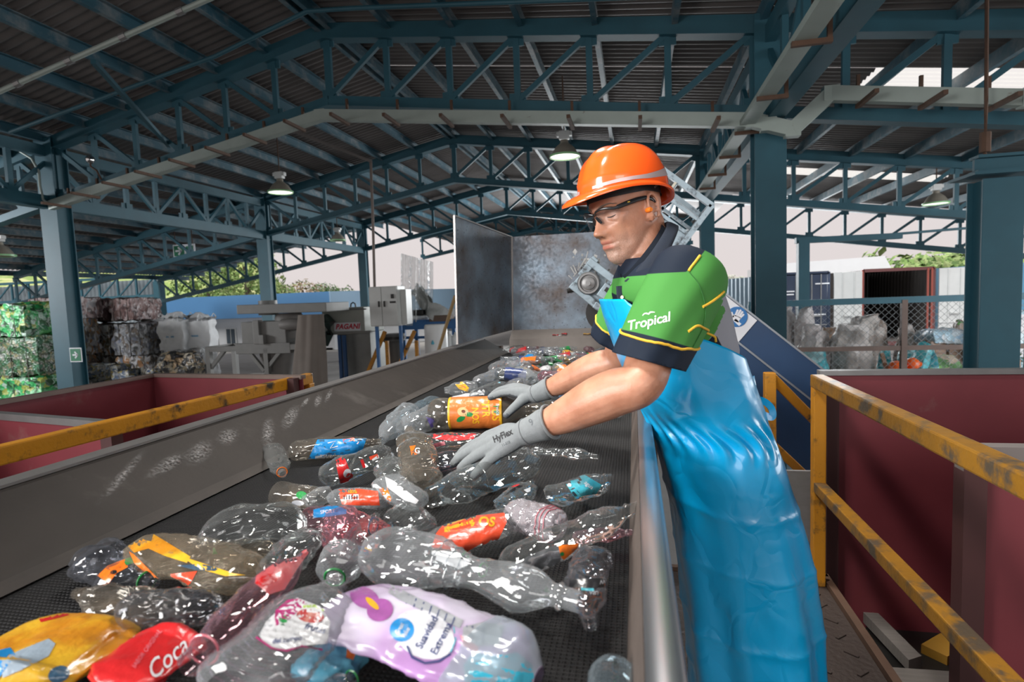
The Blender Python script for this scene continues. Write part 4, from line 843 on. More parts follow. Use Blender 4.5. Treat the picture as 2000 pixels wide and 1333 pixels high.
# dusty clear curtain and stacked scrap sheets on the platform
curt = film('dusty_clear_curtain', (.88, .90, .90), .45, (.42, .45, .45), .5, 6, .2)
c0, c1, c2, c3 = at(783, 495, 12.2), at(846, 512, 12.9), at(846, 640, 12.9), at(783, 635, 12.2)
def cf(u, v): p = c0.lerp(c1, u).lerp(c3.lerp(c2, u), v); return p+V((0, .05*sin(u*22), 0))
mb = MB(); mb.grid(cf, 40, 6); tag(mb.build('plastic_curtain', curt, smooth=True), 'dusty see-through plastic curtain hanging beside the white cabinet', 'curtain')
mb = MB(); 
sheetm = pm('crumpled_grey_sheet', (.30, .31, .30), .45, .1, .3, 9, bump=.5, bscale=14)
s0, s1, s2, s3 = at(790, 560, 12.6), at(815, 555, 12.6), at(893, 628, 12.6), at(868, 648, 12.6)
def sf(u, v): p = s0.lerp(s1, v).lerp(s3.lerp(s2, v), u); return p+V((nz(p, 3)*.15, nz(p, 2.3)*.25, nz(p, 4, 7)*.16))
mb.grid(sf, 20, 8); mb.grid(lambda u, v: sf(u, v)+V((0, .25, -.05)), 20, 8); tag(mb.build('crumpled_film_heap', sheetm, smooth=True), 'slanting heap of crumpled grey film on the work platform', 'film heap', kind='stuff')
a = wp(800, 618); mb = MB(); mb.box((wp(805, 612).x, YW+.2, wp(805, 612).z), (.55, .4, .14)); o = tag(mb.build('motor_unit', darkgrease, bevel=.03), 'dark motor unit on the platform right of the cabinet', 'motor')
mb = MB(); mb.box((wp(860, 622).x, YW+.1, wp(860, 622).z), (.5, .3, .14)); tag(mb.build('brown_box', pm('cardboard_dark', (.13, .09, .07), .8)), 'dark brown box on the platform under the grey film', 'box')
q = wp(797, 598); 
# green exit sign hung from the roof, arrow sign on the column
grn = pm('sign_green', (.01, .17, .08), .4, 0, .05)
def arrow(mb, c, s, y): 
    c = V(c); mb.box(c+V((-.05*s, y, 0)), (.5*s, .004, .14*s))
    for sg_ in (-1, 1): mb.box(c+V((.10*s, y, .13*s*sg_)), (.42*s, .004, .13*s), Matrix.Rotation(.78*sg_, 3, 'Y'))
YE = 17.0
q = at(360, 490, YE); t = thing('exit_sign', q, 'green and white exit sign with an arrow hung under the roof', 'sign')
w_ = (at(381, 490, YE)-at(339, 490, YE)).x; h_ = (at(360, 477, YE)-at(360, 502, YE)).z
MB().box(q, (w_, .04, h_)).build('plate', sign_white, t)
MB().box(q+V((-w_*.22, -.022, 0)), (w_*.48, .006, h_*.8)).build('green_field', grn, t)
mb = MB(); arrow(mb, q+V((-w_*.23, -.028, 0)), h_*1.05, 0); mb.build('arrow', sign_white, t)
mb = MB(); mb.box(q+V((w_*.17, -.023, -h_*.02)), (w_*.13, .005, h_*.7)); mb.box(q+V((w_*.38, -.023, 0)), (w_*.12, .005, h_*.72)); mb.box(q+V((w_*.28, -.023, h_*.2)), (w_*.08, .005, h_*.14)); mb.box(q+V((w_*.28, -.023, -h_*.05)), (w_*.06, .005, h_*.4), Matrix.Rotation(.4, 3, 'Y')); mb.build('running_figure', grn, t)
for s_ in (-.4, .4): MB().bar(q+V((w_*s_, 0, h_/2)), V((q.x+w_*s_, YE, roofz(q.x)-.1)), .02, .02, (0, 1, 0)).build('hanger', rust, t)
q = at(145, 694, 8.98); q.y = cy(0, XL)-.18; t = thing('arrow_sign', q, 'small green sign with a white right arrow on the left column', 'sign')
s_ = (at(157, 694, 8.98)-at(134, 694, 8.98)).x; MB().box(q, (s_, .012, s_)).build('plate', sign_white, t); MB().box(q+V((0, -.008, 0)), (s_*.86, .006, s_*.86)).build('green_field', grn, t); mb = MB(); arrow(mb, q+V((0, -.013, 0)), s_*.8, 0); mb.build('arrow', sign_white, t)
# corrugated end wall, left
corr = pm('corrugated_wall_sheet', (.26, .31, .34), .5, .2, .15, 1.5, (.12, .12, .12), .66, 1.2)
def corrugated(mb, a, b_, z0, z1, pitch=.25, amp=.03):
    a = V(a); b_ = V(b_); n_ = int((b_-a).length/pitch*4); nr = (b_-a).cross(V((0, 0, 1))).normalized(); pr = [a.lerp(b_, i/n_)+nr*(amp if i % 4 in (1, 2) else -amp) for i in range(n_+1)]
    mb.add([V((p.x, p.y, z)) for z in (z0, z1) for p in pr], [(i, i+1, n_+2+i, n_+1+i) for i in range(n_)])
YL = 24.2
xa, xb = at(-120, 590, YL).x, at(316, 590, YL).x
mb = MB(); corrugated(mb, (xa, YL, 0), (xb, YL, 0), 0, at(200, 551, YL).z); struct('wall_left', mb, corr)
mb = MB(); z_ = at(250, 580, YL-.3).z; mb.bar((xa, YL-.3, z_), (xb, YL-.3, z_), .12, .12); mb.bar((xa, YL-.3, z_+.95), (xb, YL-.3, z_+.95), .12, .12)
for i in range(14):
    x = xa+(xb-xa)*i/13; mb.bar((x, YL-.3, z_), (x, YL-.3, z_+.95), .08, .08, (0, 1, 0)); mb.bar((x, YL-.3, z_), (x+(xb-xa)/13, YL-.3, z_+.95), .06, .06) if i < 13 else None
tag(mb.build('wall_girt', teal), 'pale blue lattice girt along the corrugated end wall, far left', 'girder')
tag(MB().box((xb+.1, YL-.2, 1.9), (.35, .35, 3.8)).build('steel_column', teal), 'dark corner column where the corrugated wall ends, far left', 'column', 'blue steel columns')
# blue and white building outside
YB2 = 26.5
a, b_, c_ = at(305, 587, YB2), at(642, 567, YB2), at(715, 566, YB2)
t = thing('office_building', (a.x/2+b_.x/2, YB2+4, 0), 'long white building with a deep blue fascia outside the left side', 'building')
zf = at(470, 622, YB2).z; zt_ = at(470, 577, YB2).z
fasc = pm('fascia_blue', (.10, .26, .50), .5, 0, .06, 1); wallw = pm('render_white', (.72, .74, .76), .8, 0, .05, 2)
xL, xR = a.x-8, b_.x
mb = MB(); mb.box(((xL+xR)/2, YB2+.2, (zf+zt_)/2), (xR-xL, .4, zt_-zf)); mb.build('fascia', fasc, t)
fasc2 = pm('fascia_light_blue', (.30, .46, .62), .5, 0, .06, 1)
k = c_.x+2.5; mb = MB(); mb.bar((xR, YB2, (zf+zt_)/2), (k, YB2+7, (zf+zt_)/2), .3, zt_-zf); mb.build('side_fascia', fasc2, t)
mb = MB(); mb.box(((xL+xR)/2, YB2+4, zf/2+.2), (xR-xL-.4, 7, zf+.2)); mb.build('wall', wallw, t)
mb = MB(); mb.bar((xR-.2, YB2+.5, zf/2), (k, YB2+7.2, zf/2), .3, zf); mb.build('side_wall', wallw, t)
for px, py in ((417, 660), (453, 657)):
    q = at(px, py, YB2+.5); mb = MB(); mb.box((q.x, YB2+.47, q.z), (.62, .1, .9)); f = mb.build('window', white_paint, t); mb = MB(); mb.box((q.x-.14, YB2+.41, q.z), (.22, .03, .78)); mb.box((q.x+.14, YB2+.41, q.z), (.22, .03, .78)); mb.build('pane', pm('window_dark', (.08, .10, .12), .15) if 'window_dark' not in MATS else MATS['window_dark'], f)
# hillside and trees
leafg = cells('foliage_light_green', [(.12, .22, .05), (.20, .32, .09), (.07, .13, .03), (.32, .42, .16), (.24, .30, .12)], 1.6, .8, wash=.5)
leafd = cells('foliage_green', [(.05, .12, .035), (.09, .18, .05), (.03, .07, .02), (.16, .24, .09)], 2.4, .8, wash=.5)
mb = MB()
def hill(u, v): x = -150+125*u; y = 62+70*v; return V((x, y, -.5+ 17*(v**.75)*max(0, min(1, (-.62*y-x)/14))+1.2*nz((x*.1, y*.1, 0))))
mb.grid(hill, 40, 24); o = struct('hill', mb, cells('hillside_grass', [(.34, .40, .12), (.22, .32, .08), (.45, .46, .22), (.28, .36, .12), (.16, .24, .07)], .5, .9, wash=.6), smooth=True)
def tree(px, py, Y, r, h, mat, label, seed, sq=.8, z0=0.):
    q = at(px, py, Y); t = thing('tree', (q.x, Y, z0), label, 'tree', 'trees outside the shed'); rr = random.Random(seed)
    MB().tube([(q.x, Y, z0), (q.x+.1*r, Y, z0+h*.5), (q.x, Y, z0+h*.8)], [r*.12, r*.08, r*.04], 8).build('trunk', pm('bark', (.10, .08, .06), .9) if 'bark' not in MATS else MATS['bark'], t)
    mb = MB(); c = V((q.x, Y, z0+h-r*sq))
    for i in range(1100):
        d_ = V((rr.gauss(0, 1), rr.gauss(0, 1), rr.gauss(0, 1))).normalized(); k = r*(.55+.45*rr.random()**.5)*(1+.3*noise.noise(d_*2.2+V((seed, 0, 0))))
        p = c+V((d_.x*k, d_.y*k, d_.z*k*sq)); s_ = r*.062*(.6+rr.random()); e1 = V((rr.gauss(0, 1), rr.gauss(0, 1), rr.gauss(0, 1))).normalized(); e2 = e1.cross(d_).normalized(); e1 = e2.cross(d_+e1*.5).normalized()
        mb.add([p+e1*s_, p+e2*s_*.6, p-e1*s_, p-e2*s_*.6, p+d_*s_*.3], [(0, 1, 4), (1, 2, 4), (2, 3, 4), (3, 0, 4)])
    mb.build('crown', mat, t)
for a_ in [(545, 560, 60, 2.6, 5.0, leafg, 'light green tree above the blue fascia, next to the second column', 1), (590, 552, 66, 3.0, 5.4, cells('foliage_reddish', [(.28, .2, .12), (.22, .28, .12), (.34, .26, .18)], 2, .8), 'reddish green tree above the blue fascia', 2), (628, 550, 70, 2.4, 5.2, leafd, 'small dark tree above the blue fascia, right of the reddish one', 3), (665, 560, 72, 2.8, 4.6, leafd, 'low tree above the light blue end of the fascia', 4),
          (475, 520, 58, 4.2, 9.5, leafg, 'tall pale tree on the hillside left of the second column', 5), (400, 530, 70, 4.5, 9.0, leafg, 'broad light tree on the hillside above the blue fascia', 6), (740, 560, 75, 2.5, 4.0, leafd, 'low tree behind the electrical cabinet', 12)]:
    tree(*a_)
# ------------------------------------------------------------------ background, right half
YF = 11.2
fx0, fx1 = at(1462, 640, YF).x, at(2040, 640, YF).x
zt_, zm_ = at(1700, 588, YF).z, at(1700, 681, YF).z
fr_m = pm('fence_paint', (.030, .11, .15), .5, .1, .2, 5, (.10, .07, .06), .66, 8)
fr_b = pm('fence_brown_rail', (.13, .09, .075), .6, .1, .25, 6)
t = thing('chain_link_fence', ((fx0+fx1)/2, YF, 0), 'chain-link fence with steel rails in front of the shipping containers', 'fence')
slope = (at(1910, 578, YF).z-at(1462, 597, YF).z)/(at(1910, 578, YF).x-at(1462, 597, YF).x)*0
MB().bar((fx0, YF, zt_), (fx1, YF, zt_), .07, .11).build('top_rail', fr_m, t)
MB().bar((fx0, YF, zm_), (fx1, YF, zm_), .07, .08).build('mid_rail', fr_b, t)
for px in (1466, 1765, 2010): x = at(px, 640, YF).x; MB().bar((x, YF, 0), (x, YF, zt_), .09, .09, (0, 1, 0)).build('post', fr_b if px == 1765 else fr_m, t)
mb = MB(); sp = .115; zb_ = .05; hh = zt_-zb_
k0 = int((fx1-fx0+hh)/sp)
for s_ in (1, -1):
    for i in range(k0):
        x0 = fx0-hh+i*sp if s_ > 0 else fx0+i*sp
        a = V((x0, YF, zb_)); b_ = V((x0+s_*hh, YF, zt_))
        if s_ < 0: b_ = V((x0-hh, YF, zt_))
        # clip to the bay
        def cl(p, q):
            d_ = q-p; t0, t1 = 0., 1.
            for lo, hi in ((fx0, fx1),):
                if abs(d_.x) > 1e-6:
                    u, v = (lo-p.x)/d_.x, (hi-p.x)/d_.x; u, v = min(u, v), max(u, v); t0 = max(t0, u); t1 = min(t1, v)
            return (p+d_*t0, p+d_*t1) if t1 > t0 else None
        r = cl(a, b_)
        if r: mb.bar(r[0]+V((0, .004*s_, 0)), r[1]+V((0, .004*s_, 0)), .0045, .0045, (0, 1, 0))
mb.build('chain_link_mesh', pm('wire', (.20, .22, .23), .5, .5), t)
# corrugated blue sheet fence behind the worker's shoulder
mb = MB(); a, b_ = at(1395, 590, 22), at(1482, 590, 17.5); zt2 = at(1440, 545, 20).z
corrugated(mb, (a.x-.6, a.y+.6, 0), (b_.x, b_.y, 0), 0, zt2+.0, .3, .04); tag(mb.build('sheet_fence', pm('pale_blue_sheet', (.30, .42, .52), .5, .1, .1, 2)), 'pale blue corrugated sheet fence between the worker and the big column', 'fence')
# containers
YK = 24.0
def kp(x, y, dy=0.): p = at(x, y, YK); return V((p.x, YK+dy, p.z))
navy = pm('container_navy', (.016, .028, .060), .45, .1, .2, 4); cwhite = pm('container_door_white', (.62, .64, .64), .5, 0, .07, 5, (.34, .30, .28), .73, 5); cdark = pm('container_inside', (.085, .075, .070), .8, 0, .2, 3); credb = pm('container_maroon', (.14, .05, .05), .6)
zt3 = kp(1600, 533).z; 
def container(x0, x1, label, mat, open_=True, depth=6., dy=0.):
    t = thing('shipping_container', ((x0+x1)/2, YK+dy+depth/2, 0), label, 'shipping container', 'shipping containers beyond the fence'); zt = zt3
    y0 = YK+dy
    mb = MB()
    for x in (x0, x1): corrugated(mb, (x, y0, 0), (x, y0+depth, 0), .15, zt, .3, .02)
    corrugated(mb, (x0, y0+depth, 0), (x1, y0+depth, 0), .15, zt, .3, .02); mb.box(((x0+x1)/2, y0+depth/2, zt), (x1-x0, depth, .05)); mb.box(((x0+x1)/2, y0+depth/2, .12), (x1-x0, depth, .1)); mb.build('body', cdark if open_ else mat, t)
    mb = MB(); mb.bar((x0, y0, 0), (x0, y0, zt+.03), .1, .1, (0, 1, 0)); mb.bar((x1, y0, 0), (x1, y0, zt+.03), .1, .1, (0, 1, 0)); mb.bar((x0, y0, zt), (x1, y0, zt), .1, .12); mb.bar((x0, y0, .1), (x1, y0, .1), .1, .14); mb.build('corner_frame', mat, t)
    return t, zt
def door(t, x0, x1, y, zt, mat, lab=None, txt=None):
    mb = MB(); mb.box(((x0+x1)/2, y, zt/2+.1), (x1-x0, .06, zt-.25)); d_ = mb.build('door', mat, t)
    if lab: d_['label'] = lab
    for k in (.3, .72): x = x0+(x1-x0)*k; MB().tube([(x, y-.05, .15), (x, y-.05, zt-.05)], .022, 8).build('lock_rod', grey_edge if mat is not cwhite else cwhite, d_)
    mb = MB(); mb.box(((x0+x1)/2, y-.06, zt*.42), (.3, .04, .05)); mb.box(((x0+x1)/2, y-.035, zt*.3), (x1-x0, .03, .03)); mb.build('hinge_handle', grey_edge if mat is not cwhite else cwhite, d_)
    return d_
xa, xb = kp(1512, 600).x, kp(1623, 600).x
t, zt = container(xa, xb, 'closed navy shipping container right of the big blue column', navy, False, dy=.3)
xm = (xa+xb)/2+.15
for (x0, x1) in ((xa+.06, xm-.01), (xm+.01, xb-.06)): d_ = door(t, x0, x1, YK+.28, zt, navy)
for (px, py, w_) in ((1540, 570, .55), (1540, 576, .5), (1610, 554, .5), (1605, 615, .42)): q = kp(px, py); mb = MB(); mb.box((q.x, YK+.235, q.z), (w_, .01, .045)); mb.build('stencil_marking', sign_white, t)
xa, xb = kp(1684, 600).x, kp(1822, 600).x
t, zt = container(xa, xb, 'open dark brown shipping container with its white doors swung wide', credb, True)
door(t, kp(1626, 600).x, kp(1680, 600).x, YK-.15, zt, cwhite, 'white door swung open to the left'); door(t, kp(1829, 600).x, kp(1886, 600).x, YK-.15, zt, cwhite, 'white door swung open to the right')
mb = MB(); 
for px in (1683, 1810, 1818): mb.bar((kp(px, 600).x, YK-.05, .1), (kp(px, 600).x, YK-.05, zt), .06, .06, (0, 1, 0))
mb.build('door_gasket', pm('gasket_red', (.30, .07, .05), .6), t)
t, zt = container(kp(1900, 600).x, kp(2060, 600).x, 'pale blue shipping container at the right edge', pm('container_pale_blue', (.16, .32, .46), .5), False, dy=.2)
for a_, b2 in ((1905, 1965), (1968, 2055)): door(t, kp(a_, 600).x, kp(b2, 600).x, YK+.15, zt, pm('door_blue', (.10, .27, .42), .5) if a_ == 1905 else MATS['door_blue'])
mb = MB(); mb.box((kp(1944, 600).x, YK+.05, 1.6), (.22, .1, 2.4)); mb.build('white_strip', cwhite, t)
# neighbouring low roof (pale) and the trees on the right
a, b_ = at(1500, 532, 30), at(1725, 505, 30)
# big sacks of scrap inside the fenced yard
sack_w = cells('white_film_sack', [(.52, .48, .48), (.62, .60, .60), (.42, .38, .37), (.50, .46, .44)], 5, .5, wash=.6); sack_b = cells('brown_grey_sack', [(.30, .25, .22), (.42, .37, .34), (.22, .17, .14), (.50, .46, .43)], 4, .55, wash=.6); sack_g = cells('grey_sack', [(.40, .37, .35), (.34, .31, .29), (.48, .46, .45)], 3.5, .5, wash=.6)
def sack(px0, py0, px1, py1, Y, mat, label, seed, tip=0., name='scrap_sack'):
    a, b_ = at(px0, py0, Y), at(px1, py1, Y); c = (a+b_)/2; w_, h_ = abs(b_.x-a.x), abs(a.z-b_.z); z0 = min(b_.z, a.z); z0 = 0. if z0 < 1.05 else z0; h_ = max(a.z, b_.z)-z0
    bm = bmesh.new(); bmesh.ops.create_icosphere(bm, subdivisions=4, radius=1); mb = MB(); vs = []
    for v in bm.verts:
        p = v.co; up = max(0, p.z); k = 1+.30*noise.noise(p*1.7+V((seed, 0, 0)))+.12*noise.noise(p*4.5+V((0, seed, 0)))-abs(noise.noise(p*3+V((seed, seed, 0))))*.18
        x = p.x*(1-.14*up*tip); pz = math.copysign(abs(p.z)**.55, p.z); f_ = (1-pz*pz*.75)**.5/max(.02, (1-p.z*p.z)**.5) if abs(p.z) < .999 else 1; vs.append(V((c.x+x*min(f_, 3)*w_*.5*k, Y+.5+p.y*min(f_, 3)*w_*.45*k, z0+(pz*(1+(k-1)*.35)+1)*h_*.5)))
    zz = min(v.z for v in vs)
    for v in vs: v.z = max(v.z, z0)
    bm.verts.index_update(); mb.add(vs, [tuple(v.index for v in f.verts) for f in bm.faces]); bm.free()
    return tag(mb.build(name, mat, smooth=True), label, 'sack')
def sackg(*a): return sack(*a)
sack(1528, 600, 1572, 760, 13.0, sack_w, 'upright pale sack leaning beside the big blue column', 1.2, .5)
sack(1560, 603, 1612, 720, 12.6, sack_w, 'pale sack with a sloping side right of the slim post', 2.9, .8)
sack(1568, 640, 1640, 770, 12.2, sack_w, 'low white sack at the foot of the slim post', 4.1, .9)
sack(1668, 618, 1752, 720, 14.2, sack_b, 'large brown-grey sack behind the grey one', 5.3, .4)
sack(1632, 636, 1728, 800, 12.0, sack_g, 'large grey sack standing nearest the fence', 6.2, .9)
sack(1610, 643, 1660, 735, 14.5, cells('brown_bag', [(.35, .24, .17), (.42, .38, .36), (.28, .18, .12)], 4, .6, wash=.5), 'small brown and white sack behind the grey one, to its left', 7.7, .4)
sack(1768, 640, 1815, 720, 14.0, cells('buff_bag', [(.45, .38, .33), (.30, .22, .17), (.5, .46, .44)], 4, .6, wash=.5), 'buff sack right of the brown fence post', 8.3, .3)
sack(1805, 645, 1850, 715, 14.4, cells('white_blue_bag', [(.40, .55, .66), (.58, .66, .72), (.30, .44, .56)], 4, .5, wash=.5), 'white and light blue film sack in the middle of the yard', 9.9, .3)
sack(1962, 612, 2050, 700, 12.6, cells('blue_white_big_bag', [(.30, .48, .56), (.52, .62, .66), (.20, .36, .44), (.56, .56, .58)], 4, .5, wash=.5), 'big pale blue film bag at the right edge beyond the column', 11.3, .3)
tealbag = cells('turquoise_film', [(.05, .36, .42), (.10, .46, .52), (.04, .26, .32), (.30, .56, .60)], 5, .45, wash=.5)
sack(1570, 684, 1640, 760, 11.5, tealbag, 'turquoise film bundle at the top of the blue conveyor plate', 12.1, .2, 'film_bundle')
sack(1736, 684, 1765, 760, 12.0, tealbag, 'small turquoise film bundle left of the brown fence post', 12.9, .4, 'film_bundle')
sack(1772, 684, 1832, 780, 11.9, tealbag, 'large turquoise film bundle right of the brown fence post', 13.7, .6, 'film_bundle')
# stacks of paper sheets with film on top
paper = pm('brown_paper_stack', (.36, .25, .19), .85, 0, .3, 2, (.20, .13, .10), .6, 2, stretch=(.6, .6, 16), bump=.6, bscale=6)
for i, (p0, p1, lab) in enumerate([(1822, 1852, 'left one of three brown paper stacks'), (1857, 1882, 'middle one of three brown paper stacks'), (1886, 1912, 'right one of three brown paper stacks, next to the column')]):
    a, b_ = at(p0, 668, 13.5), at(p1, 668, 13.5); lump(MB(), ((a.x+b_.x)/2, 13.9, a.z/2), (b_.x-a.x, .7, a.z), 0, 8, .05, i+20, .05).build('tmp', paper).name = 'paper_stack'; o = [q for q in bpy.data.objects if q.name.startswith('paper_stack') and 'label' not in q][0]; tag(o, lab, 'paper stack', 'brown paper stacks')
a, b_ = at(1836, 652, 13.2), at(1915, 668, 13.2); lump(MB(), ((a.x+b_.x)/2, 13.9, a.z-.12), (b_.x-a.x, .9, .28), 0, 9, .10, 33, .2, 3).build('tmp', cells('white_blue_film', [(.52, .60, .66), (.38, .54, .64), (.62, .64, .66), (.3, .46, .6)], 6, .45, wash=.5), smooth=True).name = 'film_cover'; tag(bpy.data.objects['film_cover'], 'pale blue and white film lying over the brown paper stacks', 'film')
sack(1880, 628, 1912, 664, 15.5, cells('greenish_scrap', [(.10, .28, .08), (.20, .14, .10), (.30, .24, .2)], 5, .5), 'green and brown scrap pile behind the film-covered stacks', 15, .2, 'scrap_pile')
sack(1815, 700, 1915, 790, 11.7, cells('green_white_scrap', [(.20, .40, .14), (.48, .50, .44), (.12, .26, .10), (.44, .36, .28)], 6, .5), 'low green and white scrap heap in front of the paper stacks', 16, .1, 'scrap_pile')
# low hedge
mb = MB(); rr = random.Random(9); c = at(1985, 708, 11.6)
for i in range(260):
    p = c+V((rr.uniform(-.5, 1.4), rr.uniform(-.1, .6), rr.uniform(-.6, .12))); s_ = .05; e = V((rr.gauss(0, 1), rr.gauss(0, 1), rr.gauss(0, 1))).normalized(); f = e.cross(V((.3, .5, .8))).normalized(); mb.add([p+e*s_, p+f*s_*.5, p-e*s_, p-f*s_*.5], [(0, 1, 2, 3)])
mb.box((c.x+.45, 11.9, (c.z-.5)/2), (1.7, .5, c.z-.5)); tag(mb.build('low_bush', leafd), 'dark green low bush at the right edge behind the red bin', 'bush')
q = at(1966, 722, 11.6); tag(lump(MB(), (q.x+.02, 11.7, q.z-.2), (.35, .3, .8), .2, 4, .03, 3).build('cardboard_box', pm('cardboard', (.36, .22, .14), .8)), 'brown cardboard piece just right of the right-edge column', 'cardboard')
# second worker bending far off behind the fence: orange hard hat, turquoise top
hh_ = at(1786, 712, 11.75); t = thing('person', (hh_.x, 11.8, 0), 'person bending down behind the fence in an orange hard hat and turquoise top', 'person')
skin2 = pm('skin_far', (.42, .22, .15), .55); orange2 = pm('far_hat_orange', (.80, .13, .02), .3)
bm = bmesh.new(); 
def body_skin(pts, edges, rads):
    me = bpy.data.meshes.new('b'); me.from_pydata(pts, edges, []); o = bpy.data.objects.new('b', me); COL.objects.link(o); o.modifiers.new('s', 'SKIN'); o.modifiers.new('d', 'SUBSURF').levels = 1
    for v, r in zip(me.skin_vertices[0].data, rads): v.radius = (r, r)
    me.skin_vertices[0].data[0].use_root = True
    m2 = bpy.data.meshes.new_from_object(o.evaluated_get(bpy.context.evaluated_depsgraph_get())); vs = [v.co.copy() for v in m2.vertices]; fs = [tuple(p.vertices) for p in m2.polygons]
    bpy.data.objects.remove(o); return vs, fs
hx = V((hh_.x, 11.8, hh_.z-.06))
P_ = [(hx.x+.42, 12.1, .95), (hx.x+.28, 12.0, 1.15), (hx.x+.12, 11.9, hx.z-.12), (hx.x+.04, 11.85, hx.z-.04), (hx.x, 11.8, hx.z+.02), (hx.x+.1, 11.75, hx.z-.2), (hx.x-.05, 11.65, hx.z-.45), (hx.x-.15, 11.6, hx.z-.68), (hx.x+.12, 12.1, hx.z-.2), (hx.x-.02, 12.15, hx.z-.45), (hx.x-.12, 12.1, hx.z-.68), (hx.x+.42, 12.0, .55), (hx.x+.40, 12.0, .08), (hx.x+.48, 12.25, .5), (hx.x+.5, 12.25, .08)]
vs, fs = body_skin(P_, [(0, 1), (1, 2), (2, 3), (3, 4), (2, 5), (5, 6), (6, 7), (2, 8), (8, 9), (9, 10), (0, 11), (11, 12), (0, 13), (13, 14)], [.16, .17, .14, .06, .10, .07, .05, .04, .07, .05, .04, .09, .06, .09, .06])
mb = MB(); mb.add(vs, fs); mb.build('body', [tealbag], t, smooth=True)
MB().lathe([(.15, -.02), (.125, 0), (.12, .05), (.09, .11), (.04, .135), (0, .14)], hx+V((-.01, -.01, .04)), 18, (-.5, -.2, .9)).build('hard_hat', orange2, t, smooth=True)
MB().lathe([(0, -.1), (.07, -.07), (.085, 0), (.06, .06), (0, .08)], hx+V((-.03, -.03, -.0)), 14).build('head', skin2, t, smooth=True)
q = at(1752, 714, 11.7); tag(MB().lathe([(.14, 0), (.14, q.z-.02), (.10, q.z+.06), (0, q.z+.09)], (q.x, 11.7, 0), 14).build('orange_drum', orange2, smooth=True), 'orange round-topped drum left of the bending person', 'drum')
tag(MB().bar(at(1722, 690, 11.9), (lambda a, b_: a+(b_-a)*(a.z/(a.z-b_.z)))(at(1722, 690, 11.9), at(1738, 745, 11.9)), .06, .06).build('shovel_handle', pm('handle_wood', (.26, .16, .10), .6)), 'brown wooden handle leaning on the grey sack', 'handle')
tree(1800, 520, 45, 6.0, 4.7, leafg, 'wide light green tree above the containers', 7, .55)
tree(1890, 520, 42, 5.0, 4.5, leafg, 'light green tree right of the wide one, behind the right-edge column', 8, .6)
tree(1425, 545, 60, 2.6, 3.7, cells('hazy_foliage', [(.42, .44, .36), (.5, .5, .44), (.36, .38, .30)], 2, .8), 'hazy pale tree just left of the big blue column', 10, .6)
tree(1340, 560, 62, 3., 3.6, leafg, 'low tree behind the worker', 13, .6)
# white hall roof beyond the containers
mb = MB(); a, b_, c_ = at(1530, 532, 40), at(1530, 515, 40), at(1728, 506, 40)
mb.loft([[V((a.x, 40, 0)), V((c_.x+2, 40, 0)), V((c_.x, 40, at(1728, 500, 40).z)), V((a.x, 40, b_.z))], [V((a.x, 52, 0)), V((c_.x+2, 52, 0)), V((c_.x, 52, at(1728, 500, 40).z)), V((a.x, 52, b_.z))]]); tag(mb.build('white_hall', wallw), 'plain white hall behind the navy container', 'building')
# ------------------------------------------------------------------ the worker
def rl(x, y, z): return V((x, y, z+CZ))
def remesh(name, mb, voxel, smooth_it=4, fac=.5):
    """fuse overlapping closed lofts into one continuous skin"""
    me = bpy.data.meshes.new(name); me.from_pydata(mb.v, [], mb.f)
    bm = bmesh.new(); bm.from_mesh(me); bmesh.ops.recalc_face_normals(bm, faces=bm.faces); bm.to_mesh(me); bm.free()
    o = bpy.data.objects.new(name, me); COL.objects.link(o)
    r = o.modifiers.new('r', 'REMESH'); r.mode = 'VOXEL'; r.voxel_size = voxel
    if smooth_it: s_ = o.modifiers.new('s', 'SMOOTH'); s_.iterations = smooth_it; s_.factor = fac
    m2 = bpy.data.meshes.new_from_object(o.evaluated_get(bpy.context.evaluated_depsgraph_get()))
    vs = [v.co.copy() for v in m2.vertices]; fs = [tuple(p.vertices) for p in m2.polygons]
    bpy.data.objects.remove(o); bpy.data.meshes.remove(m2); return vs, fs
def spline(pts, n):
    """Catmull-Rom through 4-tuples (x,y,z,r)"""
    P = [list(p) for p in pts]; P = [[2*a-b for a, b in zip(P[0], P[1])]]+P+[[2*a-b for a, b in zip(P[-1], P[-2])]]; out = []
    for k in range(1, len(P)-2):
        for i in range(n):
            t_ = i/n; out.append([.5*((2*b)+(-a+c)*t_+(2*a-5*b+4*c-d_)*t_*t_+(-a+3*b-3*c+d_)*t_**3) for a, b, c, d_ in zip(P[k-1], P[k], P[k+1], P[k+2])])
    out.append(P[-2]); return out
def limb(mb, pts, n=16, sub=6, flat=1., up=(0, 0, 1)):
    S = spline([(*p[0], p[1]) for p in pts], sub); q = [V(s_[:3]) for s_ in S]; r = [s_[3] for s_ in S]
    d0 = (q[0]-q[1]).normalized(); d1 = (q[-1]-q[-2]).normalized()
    q = [q[0]+d0*r[0]*.75, q[0]+d0*r[0]*.4]+q+[q[-1]+d1*r[-1]*.4, q[-1]+d1*r[-1]*.75]; r = [r[0]*.45, r[0]*.85]+r+[r[-1]*.85, r[-1]*.45]
    return mb.tube(q, r, n, flat=flat, up=up)
TA = radians(14); TF = V((-cos(TA), -sin(TA), 0)); TL = V((sin(TA), -cos(TA), 0))
MC = 1.46
